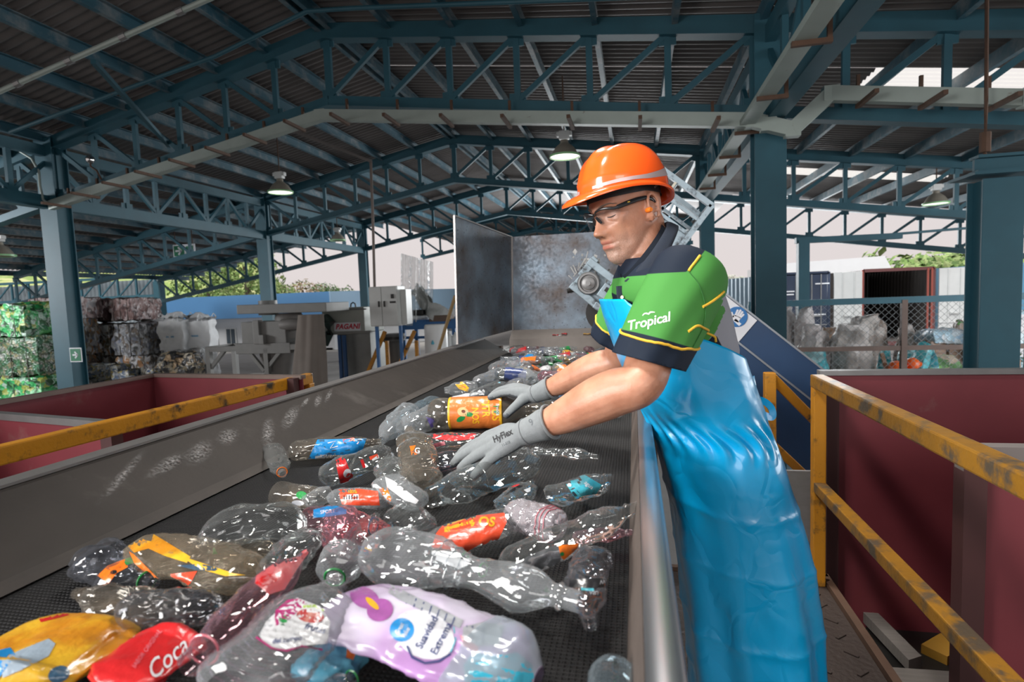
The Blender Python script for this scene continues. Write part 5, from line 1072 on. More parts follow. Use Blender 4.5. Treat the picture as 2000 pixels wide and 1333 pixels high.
# torso sections: z, centre x, half depth, half width
TS = [(-.50, .205, .092, .145), (-.40, .190, .096, .148), (-.28, .148, .106, .150), (-.16, .108, .108, .160), (-.06, .085, .107, .170), (.0, .070, .102, .176), (.035, .060, .088, .165), (.06, .052, .072, .12), (.085, .045, .060, .075)]
def interp(T, z):
    if z <= T[0][0]: return T[0][1:]
    for a, b_ in zip(T, T[1:]):
        if z <= b_[0]: k = (z-a[0])/(b_[0]-a[0]); k = k*k*(3-2*k) if False else k; return tuple(p+(q-p)*k for p, q in zip(a[1:], b_[1:]))
    return T[-1][1:]
def ring(z, off=0., n=48, T=TS, p=2.4):
    cx, a, b_ = interp(T, z); out = []
    for i in range(n):
        t_ = 2*pi*i/n; c, s_ = cos(t_), sin(t_)
        x = math.copysign(abs(c)**(2/p), c)*(a+off); y = math.copysign(abs(s_)**(2/p), s_)*(b_+off); out.append(rl(cx, MC, z)+TF*x+TL*y)
    return out
shN, shF = at(1335, 546, 1.27), at(1252, 566, 1.62)
elN, elF = at(1247, 752, 1.125), at(1203, 706, 1.70)
wrN, wrF = at(1024, 846, 1.205), at(1043, 771, 1.80)
HC = rl(-.0101, 1.46, .1912); HS = .975
ha, hpch, hr = .726, .2767, .0551
hF = V((-cos(ha)*cos(hpch), -sin(ha)*cos(hpch), -sin(hpch))); hL = V((sin(ha), -cos(ha), 0)); hU = hF.cross(hL)
hL, hU = hL*cos(hr)+hU*sin(hr), hU*cos(hr)-hL*sin(hr)
def H(x, y, z): return HC+(hF*x+hL*y+hU*z)*HS
HT = [(-.117, .057, -.006, .030), (-.108, .074, -.02, .041), (-.098, .0820, -.04, .048), (-.085, .0865, -.055, .054), (-.07, .0888, -.064, .0585), (-.05, .091, -.072, .0615), (-.03, .090, -.080, .066), (-.01, .0885, -.088, .0695), (.01, .087, -.093, .0715), (.03, .0905, -.096, .073), (.05, .0905, -.097, .0745), (.07, .086, -.095, .0745), (.09, .074, -.088, .070), (.11, .053, -.072, .056), (.125, .028, -.045, .034), (.131, .006, -.02, .01)]
FEAT = [  # y, z, amplitude, sigma y, sigma z   (mirrored where y != 0)
    (0, .008, .0135, .0085, .020), (0, -.012, .012, .0095, .014), (0, -.0235, .0165, .0115, .0085), (.0135, -.0265, .0095, .0065, .0065), (0, .030, .003, .012, .008),
    (.024, .0365, .0065, .020, .0065), (.031, .017, -.0125, .0135, .0105), (.031, .0155, .0075, .0115, .0065), (.012, .012, -.004, .006, .012), (.031, .002, .0022, .012, .004), (.031, -.004, -.002, .013, .003),
    (.046, -.004, .0065, .015, .014), (.045, -.045, -.004, .013, .02), (.024, -.04, .004, .010, .014), (.026, -.060, .0025, .007, .010),
    (0, -.0475, .0055, .017, .0045), (0, -.0615, .0075, .016, .0052), (0, -.0545, -.0055, .021, .0021), (.024, -.055, -.0035, .005, .004), (0, -.0385, -.002, .005, .005),
    (0, -.074, -.0045, .018, .0055), (0, -.093, .0065, .017, .012), (.048, -.082, .003, .012, .012), (0, .055, .002, .04, .012), (0, .066, -.0015, .045, .003), (0, .052, -.001, .04, .002)]
CREASE = [((.0165, -.022), (.029, -.052), -.0042, .0026), ((.031, -.062), (.029, -.082), -.0026, .003), ((.050, .020), (.066, .026), -.0022, .002), ((.050, .012), (.064, .008), -.0022, .002), ((.050, -.025), (.046, -.062), -.0024, .003), ((.018, .001), (.042, -.007), -.0028, .0025)]
def face_disp(y, z):
    d = 0.
    for fy, fz, A, sy_, sz_ in FEAT:
        for sg_ in ((1, -1) if fy else (1,)): d += A*exp(-((y-sg_*fy)/sy_)**2/2-((z-fz)/sz_)**2/2)
    ya = abs(y)
    for (y0, z0), (y1, z1), A, s_ in CREASE:
        dy, dz = y1-y0, z1-z0; k = max(0, min(1, ((ya-y0)*dy+(z-z0)*dz)/(dy*dy+dz*dz))); e = (ya-y0-k*dy)**2+(z-z0-k*dz)**2; d += A*exp(-e/s_**2/2)*(1 if 0 < k < 1 else .8)
    return d
def head_pt(z, t_, off=0.):
    xf, xb, w_ = interp(HT, z); c, s_ = cos(t_), sin(t_); p = 2.25 if z < .08 else 2.05
    y = math.copysign(abs(s_)**(2/p), s_)*(w_+off)
    x = abs(c)**(2/p)*(xf+off) if c > 0 else abs(c)**(2/p)*(xb-off)
    return x, y
bodyparts = MB()
rings = []
for k in range(97):
    z = -.117+.248*k/96; r_ = []
    for i in range(120):
        x, y = head_pt(z, 2*pi*i/120); 
        if x > 0: x += face_disp(y, z)*min(1, x/.05)
        r_.append(H(x, y, z))
    rings.append(r_)
bodyparts.loft(rings)
# ears
def ear(sg_):
    mb = bodyparts; ctr = V((-.008, .069*sg_, .002)); n_ = 28
    rim = []; 
    for i in range(n_+1):
        t_ = -2.4+5.2*i/n_; rim.append(H(ctr.x+.0165*sin(t_)*-1*(1 if cos(t_) > 0 else .8)-.004, ctr.y+sg_*(.0115+.003*abs(sin(t_))), ctr.z+.031*cos(t_)))
    mb.tube(rim, [.0042]*len(rim), 8)
    mb.tube([H(ctr.x-.002, ctr.y-.004*sg_, ctr.z+.024), H(ctr.x-.004, ctr.y+.003*sg_, ctr.z), H(ctr.x+.004, ctr.y+.004*sg_, ctr.z-.026)], [.013, .014, .0085], 12, flat=.5)
    mb.tube([H(ctr.x+.006, ctr.y+.003*sg_, ctr.z-.018), H(ctr.x+.001, ctr.y+.008*sg_, ctr.z-.029), H(ctr.x+.006, ctr.y+.005*sg_, ctr.z-.035)], [.006, .0065, .004], 8)
    mb.tube([H(ctr.x-.006, ctr.y+.007*sg_, ctr.z+.018), H(ctr.x-.011, ctr.y+.009*sg_, ctr.z+.002), H(ctr.x-.006, ctr.y+.009*sg_, ctr.z-.014)], [.003, .0035, .0035], 8)
    mb.tube([H(ctr.x+.011, ctr.y+.006*sg_, ctr.z+.004), H(ctr.x+.010, ctr.y+.008*sg_, ctr.z-.006)], [.004, .004], 8)
ear(1); ear(-1)
# neck, torso, legs, arms
nb, nt_ = rl(.050, 1.46, .045), H(-.028, 0, -.03)
limb(bodyparts, [(nb+V((.02, 0, -.05)), .085), (nb, .074), (nb.lerp(nt_, .5)+V((-.004, 0, 0)), .061), (nt_, .060)], 28, 6)
limb(bodyparts, [(H(.055, 0, -.10), .02), (nb.lerp(H(.03, 0, -.09), .45)+V((-.005, 0, 0)), .032), (nb+TF*.055+V((0, 0, -.03)), .03)], 12)
bodyparts.loft([ring(z) for z in [-.50+.585*i/26 for i in range(27)]])
limb(bodyparts, [(shN+(shF-shN)*.3+V((0, 0, -.012)), .066), (shN, .060), (shN.lerp(elN, .5), .052), (elN.lerp(shN, .12), .043)], 20)
limb(bodyparts, [(shF+(shN-shF)*.3+V((0, 0, -.012)), .066), (shF, .060), (shF.lerp(elF, .5), .050), (elF.lerp(shF, .12), .043)], 20)
for sh, el, wr, sg_ in ((shN, elN, wrN, 1), (shF, elF, wrF, -1)):
    d = (wr-el); side = V((0, 0, .004))
    limb(bodyparts, [(el.lerp(sh, .25), .047), (el+(el-wr).normalized()*.006, .0425), (el+d*.18+side, .0475), (el+d*.36+side, .0465), (el+d*.62, .037), (el+d*.80, .0280), (el+d*.90, .0225)], 22)
for s_ in (1, -1):
    hpj = rl(.205, MC, -.48)+TL*(.09*s_); kn = rl(.215, MC, -.87)+TL*(.10*s_)+TF*.01; an = rl(.265, MC, -1.27)+TL*(.11*s_)
    limb(bodyparts, [(hpj, .075), (hpj.lerp(kn, .5), .066), (kn, .052), (kn.lerp(an, .3), .050), (an, .038)], 20)
bv, bf = remesh('body', bodyparts, .0031, 3, .5)
# fine facial creases after fusing
inv = Matrix((hF, hL, hU))
for i, v in enumerate(bv):
    q = inv @ (v-HC)/HS
    if q.x > .045 and -.12 < q.z < .09:
        y, z = q.y, q.z; d = -.0030*exp(-((abs(y))/.021)**4-((z+.0547)/.0016)**2/2)
        for (y0, z0), (y1, z1), A, s_ in CREASE:
            dy, dz = y1-y0, z1-z0; k = max(0, min(1, ((abs(y)-y0)*dy+(z-z0)*dz)/(dy*dy+dz*dz))); e = (abs(y)-y0-k*dy)**2+(z-z0-k*dz)**2; d += .35*A*exp(-e/.0016**2/2)
        bv[i] = v+hF*(d*HS)
m, n, b = _new('weathered_skin'); L = n.links.new; N = n.nodes.new
tcn = N('ShaderNodeTexCoord'); ns = N('ShaderNodeTexNoise'); ns.inputs['Scale'].default_value = 28; ns.inputs['Detail'].default_value = 6; L(tcn.outputs['Object'], ns.inputs[0])
cr = N('ShaderNodeValToRGB'); L(ns.outputs[0], cr.inputs[0]); cr.color_ramp.elements[0].position = .3; cr.color_ramp.elements[0].color = (.40, .175, .105, 1); cr.color_ramp.elements[1].position = .7; cr.color_ramp.elements[1].color = (.54, .27, .175, 1)
av = N('ShaderNodeAttribute'); av.attribute_name = 'tone'; mx = N('ShaderNodeMix'); mx.data_type = 'RGBA'; L(av.outputs['Fac'], mx.inputs['Factor']); L(cr.outputs[0], mx.inputs['A'])
n2 = N('ShaderNodeTexNoise'); n2.inputs['Scale'].default_value = 420; L(tcn.outputs['Object'], n2.inputs[0]); c2 = N('ShaderNodeValToRGB'); L(n2.outputs[0], c2.inputs[0]); c2.color_ramp.elements[0].position = .42; c2.color_ramp.elements[0].color = (.30, .21, .17, 1); c2.color_ramp.elements[1].position = .58; c2.color_ramp.elements[1].color = (.46, .33, .27, 1)
L(c2.outputs[0], mx.inputs['B']); L(mx.outputs['Result'], b.inputs['Base Color'])
al = N('ShaderNodeAttribute'); al.attribute_name = 'lip'; m3 = N('ShaderNodeMix'); m3.data_type = 'RGBA'; L(al.outputs['Fac'], m3.inputs['Factor']); L(mx.outputs['Result'], m3.inputs['A']); m3.inputs['B'].default_value = (.42, .14, .11, 1); L(m3.outputs['Result'], b.inputs['Base Color'])
b.inputs['Roughness'].default_value = .42; b.inputs['Subsurface Weight'].default_value = .12; b.inputs['Subsurface Radius'].default_value = (.012, .005, .003); b.inputs['Subsurface Scale'].default_value = .5
n5 = N('ShaderNodeTexNoise'); n5.inputs['Scale'].default_value = 260; n5.inputs['Detail'].default_value = 3; L(tcn.outputs['Object'], n5.inputs[0]); bp = N('ShaderNodeBump'); bp.inputs['Strength'].default_value = .25; bp.inputs['Distance'].default_value = .002; L(n5.outputs[0], bp.inputs['Height']); L(bp.outputs[0], b.inputs['Normal'])
skinm = m
man = thing('person', rl(.25, MC, -1.36), 'worker in an orange hard hat and blue apron sorting bottles on the belt', 'person')
mb = MB(); mb.add(bv, bf); body = mb.build('body', skinm, man, smooth=True, angle=180)
tone = []; lip = []
for v in bv:
    q = inv @ (v-HC)/HS; k = 0.
    if q.x > -.03 and -.13 < q.z < .0 and abs(q.y) < .08 and (v-HC).length < .2:
        k = max(0, min(1, (-.026-q.z)/.03))*max(0, min(1, (q.x+.01)/.03))*max(0, 1-max(0, (abs(q.y)-.0)/.09))*.75
        if q.z > -.07: k *= min(1, max(.15, abs(abs(q.y)-.0)/.03)) if q.z > -.045 else 1
    l_ = 0.
    if q.x > .07: l_ = exp(-(abs(q.y)/.022)**4)*max(exp(-((q.z+.049)/.0042)**4), exp(-((q.z+.0615)/.0050)**4)); k *= (1-l_)
    tone.append(k); lip.append(l_*.8)
a_ = body.data.attributes.new('tone', 'FLOAT', 'POINT'); a_.data.foreach_set('value', tone); a_ = body.data.attributes.new('lip', 'FLOAT', 'POINT'); a_.data.foreach_set('value', lip)
bodybvh = BVHTree.FromPolygons(bv, bf)
# brows and lash lines
browm = pm('greying_brow', (.20, .15, .12), .9, 0, .4, 90, bump=.6, bscale=200)
def on_face(y, z, off=.0012):
    o_ = H(.25, y, z); h_ = bodybvh.ray_cast(o_, -hF); return (h_[0]+h_[1]*off) if h_[0] else H(.09, y, z)
for s_ in (1, -1):
    mb = MB(); pts = [on_face(s_*(.010+.042*k/8), .034+.006*sin(pi*k/8*.8)-.002*(k > 6), .0003) for k in range(9)]; mb.tube(pts, [.0022, .0032, .0036, .0036, .0034, .003, .0026, .002, .001], 8, flat=.6); mb.build('eyebrow', browm, man, smooth=True)
    mb = MB(); pts = [on_face(s_*(.0195+.023*k/8), .0098-.0022*sin(pi*k/8), .0002) for k in range(9)]; mb.tube(pts, [.0006, .0012, .0015, .0016, .0016, .0016, .0015, .0012, .0006], 6); mb.build('lash_line', pm('lash_dark', (.05, .03, .025), .6) if 'lash_dark' not in MATS else MATS['lash_dark'], man)
for s_ in (1, -1):
    mb = MB(); mb.lathe([(0, .0), (.0032, .0), (.0028, .002), (0, .002)], on_face(s_*.0085, -.0312, -.001), 10, -hU); mb.build('nostril', pm('nostril_dark', (.08, .03, .02), .8) if 'nostril_dark' not in MATS else MATS['nostril_dark'], man)
# orange ear plugs
plugm = pm('earplug_orange', (.90, .22, .01), .6)
for s_ in (1, -1): MB().tube([H(.002, s_*.072, -.003), H(.004, s_*.083, -.003), H(.005, s_*.089, -.004)], [.0062, .0064, .0045], 12).build('ear_plug', plugm, man, smooth=True)

# ---- bandana, hard hat, glasses
band = pm('dark_grey_bandana', (.030, .032, .036), .8, 0, .25, 60, bump=.2, bscale=90)
mb = MB(); rings = []
for k in range(9):
    r_ = []
    for i in range(72):
        t_ = 2*pi*i/72; z0 = .044+.010*cos(t_) - .018*max(0, -cos(t_)); z = z0+(.094-z0)*k/8; x, y = head_pt(z, t_, .0035+.0012*sin(t_*9+k)*sin(k)); r_.append(H(x, y, z))
    rings.append(r_)
mb.loft(rings, caps=(False, False)); bd = mb.build('bandana', band, man, smooth=True)
mb = MB(); tv, tf_ = text_mesh('VITALIA', .0075, shear=.2); bb = BVHTree.FromPolygons(*[(lambda m_: ([v.co+ORG[bd] for v in m_.vertices], [tuple(p.vertices) for p in m_.polygons]))(bd.data)][0])
def decal(mb, bvh, c, x, y, dirn, vs, fs, off=.0012, mi=0, back=.08):
    out = []
    for p in vs:
        o_ = c+x*p[0]+y*p[1]-dirn*back; h_ = bvh.ray_cast(o_, dirn); out.append(h_[0]-dirn*off if h_[0] else c+x*p[0]+y*p[1])
    return mb.add(out, fs, mi)
whitethread = pm('white_print', (.80, .80, .80), .6)
hatm = pm('glossy_orange_hat', (.90, .105, .012), .22, 0, .04, 4, coat=.6)
hat = pm('hat_under', (.75, .07, .01), .4) if False else hatm
HTilt = radians(13); gF = hF*cos(HTilt)+hU*sin(HTilt); gU = hU*cos(HTilt)-hF*sin(HTilt); gO = H(-.008, 0, .056)
def G(x, y, z): return gO+gF*x+hL*y+gU*z
A_, B_, C_ = .119, .103, .108
def dome(t_, k, off=0.):
    """t_ azimuth from the front, k 0 rim .. 1 crown"""
    e = k*pi/2; c = max(0, cos(e))**.64; x = (A_-.012*max(0, -cos(t_))+off)*c*cos(t_); y = (B_+off)*c*sin(t_); z = (C_+off)*sin(e)**.95
    ridge = .0045*exp(-(y/.014)**2)*min(1, sin(e)*1.6)*(1 if abs(z) > 0 else 0) + .0025*exp(-((abs(y)-.045)/.012)**2)*min(1, z/.05)
    bump_ = .003*exp(-((z-.030)/.006)**2)*(.5+.5*cos(t_*2))
    l_ = V((x, y, z)); nrm = V((x/A_**2, y/B_**2, max(z, .01)/C_**2)).normalized(); l_ = l_+nrm*(ridge+bump_)
    # skirt of the shell drops at the back
    return l_
def rimz(t_): return -.014+.004*cos(t_)+.011*sin(t_)**2-.010*max(0, -cos(t_))**2
def brim(t_): return .007+.046*max(0, cos(t_))**2.4+.006*max(0, -cos(t_))
mb = MB(); nT = 96; rings = []
def rr_(t_, k):
    l_ = dome(t_, k); l_.z += rimz(t_)*(1-k)**2; return l_
# outer brim edge -> inner brim -> dome -> crown, then the underside
def ringof(fn): return [G(*fn(2*pi*i/nT)) for i in range(nT)]
def brim_pt(t_, f, dz): 
    l_ = rr_(t_, .0); r_ = sqrt(l_.x**2+l_.y**2); w_ = brim(t_)*f; return V((l_.x*(r_+w_)/r_, l_.y*(r_+w_)/r_, l_.z-(.12+.28*max(0, cos(t_))**2*f)*w_*f+dz))
for f, dz in ((.985, -.0045), (1.0, -.0015), (.97, .002), (.7, .003), (.4, .004), (.15, .006)): rings.append(ringof(lambda t_: brim_pt(t_, f, dz)))
for k in range(1, 26): rings.append(ringof(lambda t_: rr_(t_, (k/25)**1.0*.995)))
mb.loft(rings, caps=(False, True)); 
rings = []
for f, dz in ((.985, -.0045), (.7, -.001), (.3, -.0), (.0, -.002)): rings.append(ringof(lambda t_: brim_pt(t_, f, dz)))
for k in range(1, 14): rings.append(ringof(lambda t_: (lambda l_: V((l_.x*.968, l_.y*.968, l_.z*.965-.002)))(rr_(t_, k/13*.99))))
mb.loft(rings, caps=(False, True)); hh = mb.build('hard_hat', hatm, man, smooth=True, angle=60)
hh['label'] = 'glossy orange hard hat'
greyband = pm('grey_reflective_stripe', (.42, .34, .34), .35, .2, .1, 20)
for s_ in (1, -1):
    mb = MB(); n_ = 60; vs = []
    for i in range(n_+1):
        u = i/n_; t_ = s_*radians(14+150*u); k0 = .045+.02*u+.30*max(0, u-.45)**1.5*2.2; w_ = .035+.03*u+.16*max(0, u-.40)
        for j in range(5): l_ = rr_(t_, k0+w_*j/4); nn = V((l_.x/A_**2, l_.y/B_**2, max(l_.z, .01)/C_**2)).normalized(); vs.append(G(*(l_+nn*.0014)))
    mb.add(vs, [(i*5+j, i*5+j+1, i*5+j+6, i*5+j+5) for i in range(n_) for j in range(4)]); mb.build('reflective_stripe', greyband, hh, smooth=True)
# scuff marks on the shell
mb = MB(); 
for (t0, k0, t1, k1, w_) in ((.55, .62, 1.2, .70, .02), (.9, .66, 1.05, .56, .012), (.25, .50, .40, .58, .016)):
    vs = []
    for i in range(9):
        u = i/8; t_ = t0+(t1-t0)*u; k = k0+(k1-k0)*u
        for j in (-1, 1): l_ = rr_(t_, k+j*w_*.5*sin(pi*u)**.7+.004*sin(i*3)); nn = V((l_.x/A_**2, l_.y/B_**2, max(l_.z, .01)/C_**2)).normalized(); vs.append(G(*(l_+nn*.0006)))
    mb.add(vs, [(2*i, 2*i+1, 2*i+3, 2*i+2) for i in range(8)])
mb.build('scuff_mark', pm('scuff_dark', (.40, .045, .015), .5), hh)
# safety glasses
gf = pm('glossy_black_frame', (.010, .012, .014), .25); lensm = film('clear_lens', (.93, .95, .96), .02, (.5, .55, .6), .0, 5, .03, .25)
gl = thing('dummy_glasses', HC, None, None); gl.name = 'safety_glasses'; gl.parent = man; gl.location = HC-ORG[man]
def rim_pt(u):  # u -1 (right temple) .. 1 (left temple), upper rim line
    a = abs(u); y = .068*math.copysign(a**.9, u); x = .110-.030*a**2.2-.006*exp(-(u/.12)**2); z = .0255+.007*sin(pi*min(1, a*1.15))-.002*exp(-(u/.1)**2); return x, y, z
mb = MB(); mb.tube([H(*rim_pt(-1+2*i/40)) for i in range(41)], [.0018+.0009*abs(-1+2*i/40) for i in range(41)], 8, flat=1.4); mb.build('frame', gf, gl, smooth=True)
for s_ in (1, -1):
    x, y, z = rim_pt(s_); mb = MB(); mb.tube([H(x+.004, y*.97, z), H(x-.02, s_*.0745, z+.002), H(.03, s_*.0775, z+.003), H(.004, s_*.0795, z+.002), H(-.015, s_*.079, z-.006), H(-.028, s_*.077, z-.022)], [.0032, .0036, .0034, .003, .0028, .002], 8, flat=1.6); mb.build('temple', gf, gl, smooth=True)
    mb = MB()
    def lens(u, v):
        uu = s_*(.07+.90*u); x, y, z = rim_pt(uu); dep = .041*(sin(pi*min(1, .12+u*.86))**.45); nose_cut = .010*exp(-((u)/.16)**2); return H(x-.004*v*v-.002, y*(1-.02*v), z-.001-(dep-nose_cut)*v)
    mb.grid(lens, 20, 10); mb.build('lens', lensm, gl, smooth=True)
    mb = MB(); mb.tube([H(.105, s_*.006, .018), H(.101, s_*.009, .008), H(.098, s_*.012, .0)], [.003, .004, .003], 8); mb.build('nose_pad', gf, gl, smooth=True)
    mb = MB(); mb.box(H(.058, s_*.0785, .031), (.001, .001, .001)); k = mb.v; mb = MB(); mb.tube([H(.056, s_*.0812, .029), H(.062, s_*.0808, .0292)], .0012, 6); mb.build('yellow_mark', pm('yellow_mark', (.7, .45, .05), .5) if 'yellow_mark' not in MATS else MATS['yellow_mark'], gl)
o_ = H(-.052, .09, .052); mb = MB(); decal(mb, bb, H(-.052, .070, .047), -hF*1.15+hU*.28, hU+hF*.1, -hL, tv, tf_, .001); mb.build('bandana_lettering', whitethread, bd)
# ---- clothes
navyc = pm('navy_cloth', (.008, .014, .027), .9, 0, .15, 90, bump=.12, bscale=500); greenc = pm('green_cloth', (.050, .255, .035), .75, 0, .10, 60, bump=.12, bscale=500)
greyc = pm('grey_cloth', (.28, .29, .33), .8, 0, .08, 60, bump=.12, bscale=500); pipe = pm('yellow_piping', (.72, .42, .03), .7)
SHT = [(z, cx, a+.004, b_+.004) for z, cx, a, b_ in TS]
def fold(p, s_=1.): return .0035*s_*(noise.noise(V((p.x*9, p.y*9, p.z*4)))+.6*noise.noise(V((p.x*17, p.y*13, p.z*9+3))))
mb = MB()
rings = []
for k in range(34):
    z = -.36+.440*k/33; rings.append([p+(p-rl(interp(SHT, z)[0], MC, z)).normalized()*fold(p, 1.6) for p in ring(z, .014 if z > -.15 else .004, 64, SHT)])
mb.loft(rings)
def sleeve_rings(sh, mid, hem, r0, r1, r2, seed, squash=.86):
    c = spline([(*(sh+(sh-mid)*.35), r0*.8), (*sh, r0), (*mid, r1), (*hem, r2)], 9); out = []; ax0 = None
    for k, q in enumerate(c):
        a = V(q[:3]); b_ = V(c[min(k+1, len(c)-1)][:3]); a0 = V(c[max(k-1, 0)][:3]); t_ = (b_-a0).normalized()
        x = t_.cross(V((0, 1, 0))).normalized(); y = x.cross(t_).normalized(); r_ = []
        f = k/(len(c)-1)
        for i in range(64):
            g = 2*pi*i/64; rad = q[3]*(1+.035*f*sin(5*g+seed+3*f)+.025*f*sin(9*g-seed+5*f)); r_.append(a+x*cos(g)*rad+y*sin(g)*rad*squash)
        out.append(r_)
    return out
hemN = at(1267, 705, 1.15); midN = at(1308, 618, 1.215); hemF = at(1196, 672, 1.675); midF = at(1228, 612, 1.65)
srN = sleeve_rings(shN+V((.012, .0, .006)), midN, hemN+(hemN-midN).normalized()*.045, .082, .079, .068, 1.); srF = sleeve_rings(shF+V((.01, 0, .004)), midF, hemF, .080, .080, .074, 4.)
mb.loft(srN); mb.loft(srF)
sv, sf = remesh('shirt', mb, .0062, 5, .5)
rel = lambda v: V((v.x, v.y, v.z-CZ))
aN = (hemN-shN).normalized(); aF = (hemF-shF).normalized()
dN = (at(1326, 723, 1.13)-at(1208, 691, 1.13)).cross(V((0, 1, -.12))).normalized(); dN = dN if dN.z < 0 else -dN
dF = aF; LN = (at(1267, 707, 1.13)-shN).dot(dN); LF = (hemF-shF).length
def sl(v, sh, d): return (v-sh).dot(d)
def nearN(v): return (v-shN-aN*max(0, sl(v, shN, aN))).length < .125 and v.y < 1.36
def nearF(v): return (v-shF-aF*max(0, sl(v, shF, aF))).length < .125 and v.y > 1.54
# cut the two sleeve ends cleanly along their hem planes
bm = bmesh.new(); bq = [bm.verts.new(v) for v in sv]
for f in sf: bm.faces.new([bq[i] for i in f])
for sh, d, Lh, near in ((shN, dN, LN, nearN), (shF, dF, LF, nearF)):
    fs_ = [f for f in bm.faces if near(f.calc_center_median()) and abs(sl(f.calc_center_median(), sh, d)-Lh) < .03]
    g = list({e for f in fs_ for e in f.edges})+list({v for f in fs_ for v in f.verts})+fs_
    bmesh.ops.bisect_plane(bm, geom=g, plane_co=sh+d*Lh, plane_no=d, dist=1e-5)
    bmesh.ops.delete(bm, geom=[f for f in bm.faces if near(f.calc_center_median()) and sl(f.calc_center_median(), sh, d) > Lh], context='FACES')
bm.verts.index_update(); sv = [v.co.copy() for v in bm.verts]; fa = [tuple(v.index for v in f.verts) for f in bm.faces]; bm.free()
def zones(v):
    """signed distances (m) into the navy and the grey panels of the shirt"""
    x, y, z = rel(v); yoke = min(z-.036, .104+.93*(z-.036)-x)
    if nearN(v) and sl(v, shN, dN) > .03: return max(yoke, sl(v, shN, dN)-(LN-.048)), -.05
    if nearF(v) and sl(v, shF, dF) > .03: return max(yoke, sl(v, shF, dF)-(LF-.048)), -.05
    grey = min(x-.125, -.030+(x-.16)*.62-z); side = min(-.085-.45*(x-.135)-z, .165+.5*(-.085-z)-x)
    return max(yoke, side), grey
m, n, b = _new('polo_cloth'); L = n.links.new; N = n.nodes.new
def thr(nm):
    a_ = N('ShaderNodeAttribute'); a_.attribute_name = nm; r_ = N('ShaderNodeMapRange'); r_.inputs['From Min'].default_value = -.0006; r_.inputs['From Max'].default_value = .0006; L(a_.outputs['Fac'], r_.inputs[0]); return r_
m1 = N('ShaderNodeMix'); m1.data_type = 'RGBA'; m1.inputs['A'].default_value = (.058, .225, .046, 1); m1.inputs['B'].default_value = (.28, .29, .33, 1); L(thr('grey_panel').outputs[0], m1.inputs['Factor'])
m2 = N('ShaderNodeMix'); m2.data_type = 'RGBA'; L(m1.outputs['Result'], m2.inputs['A']); m2.inputs['B'].default_value = (.008, .014, .027, 1); L(thr('navy_panel').outputs[0], m2.inputs['Factor']); L(m2.outputs['Result'], b.inputs['Base Color'])
b.inputs['Roughness'].default_value = .75; b.inputs['Specular IOR Level'].default_value = .2
ns = N('ShaderNodeTexNoise'); ns.inputs['Scale'].default_value = 500; bp = N('ShaderNodeBump'); bp.inputs['Strength'].default_value = .12; bp.inputs['Distance'].default_value = .005; L(ns.outputs[0], bp.inputs['Height']); L(bp.outputs[0], b.inputs['Normal'])
mb = MB(); mb.add(sv, fa); shirt = mb.build('polo_shirt', m, man, smooth=True, angle=180)
zz_ = [zones(v) for v in sv]
for nm, k in (('navy_panel', 0), ('grey_panel', 1)): a_ = shirt.data.attributes.new(nm, 'FLOAT', 'POINT'); a_.data.foreach_set('value', [q[k] for q in zz_])
md = shirt.modifiers.new('thick', 'SOLIDIFY'); md.thickness = .003; md.offset = -1
shirt['label'] = 'green, grey and navy polo shirt'
shbvh = BVHTree.FromPolygons(sv, fa)
def snap(p, off=.001):
    q, nrm, _, _ = shbvh.find_nearest(p); return q+nrm*off
def piping(pts, r=.0026, sub=10, mb_=None):
    S = spline([(*p, 0) for p in pts], sub); q = [snap(V(s_[:3])) for s_ in S]; return (mb_ or MB()).tube(q, r, 8)
for (sh, d, Lh, a0_) in ((shN, dN, LN, aN), (shF, dF, LF, aF)):   # ring above the cuff
    ctr = sh+a0_*((Lh-.048)/a0_.dot(d)); x = d.cross(V((0, 1, 0))).normalized(); y = x.cross(d)
    MB().tube([snap(ctr+x*cos(2*pi*i/60)*.1+y*sin(2*pi*i/60)*.1) for i in range(61)], .0027, 8).build('piping', pipe, shirt, smooth=True)
def side_pts(px):
    out = []
    for x, y, Y in px:
        d_ = ray(x, y).normalized(); h_ = shbvh.ray_cast(EYE, d_); out.append(h_[0] if h_[0] and h_[0].y < Y+.25 else at(x, y, Y))
    return out
for px in ([(1345, 530, 1.30), (1350, 522, 1.3), (1358, 512, 1.36), (1367, 500, 1.44)], [(1372, 600, 1.30), (1392, 588, 1.33), (1413, 570, 1.42)], [(1344, 648, 1.30), (1362, 637, 1.32), (1378, 643, 1.33), (1390, 655, 1.34), (1398, 668, 1.36)]):
    piping(side_pts(px)).build('piping', pipe, shirt, smooth=True)
# sleeve seam
mb = MB(); piping(side_pts([(1345, 531, 1.27), (1366, 560, 1.27), (1377, 600, 1.28), (1372, 640, 1.28), (1352, 680, 1.27)]), .0009, mb_=mb); mb.build('seam', pm('dark_green_seam', (.02, .12, .02), .8), shirt)
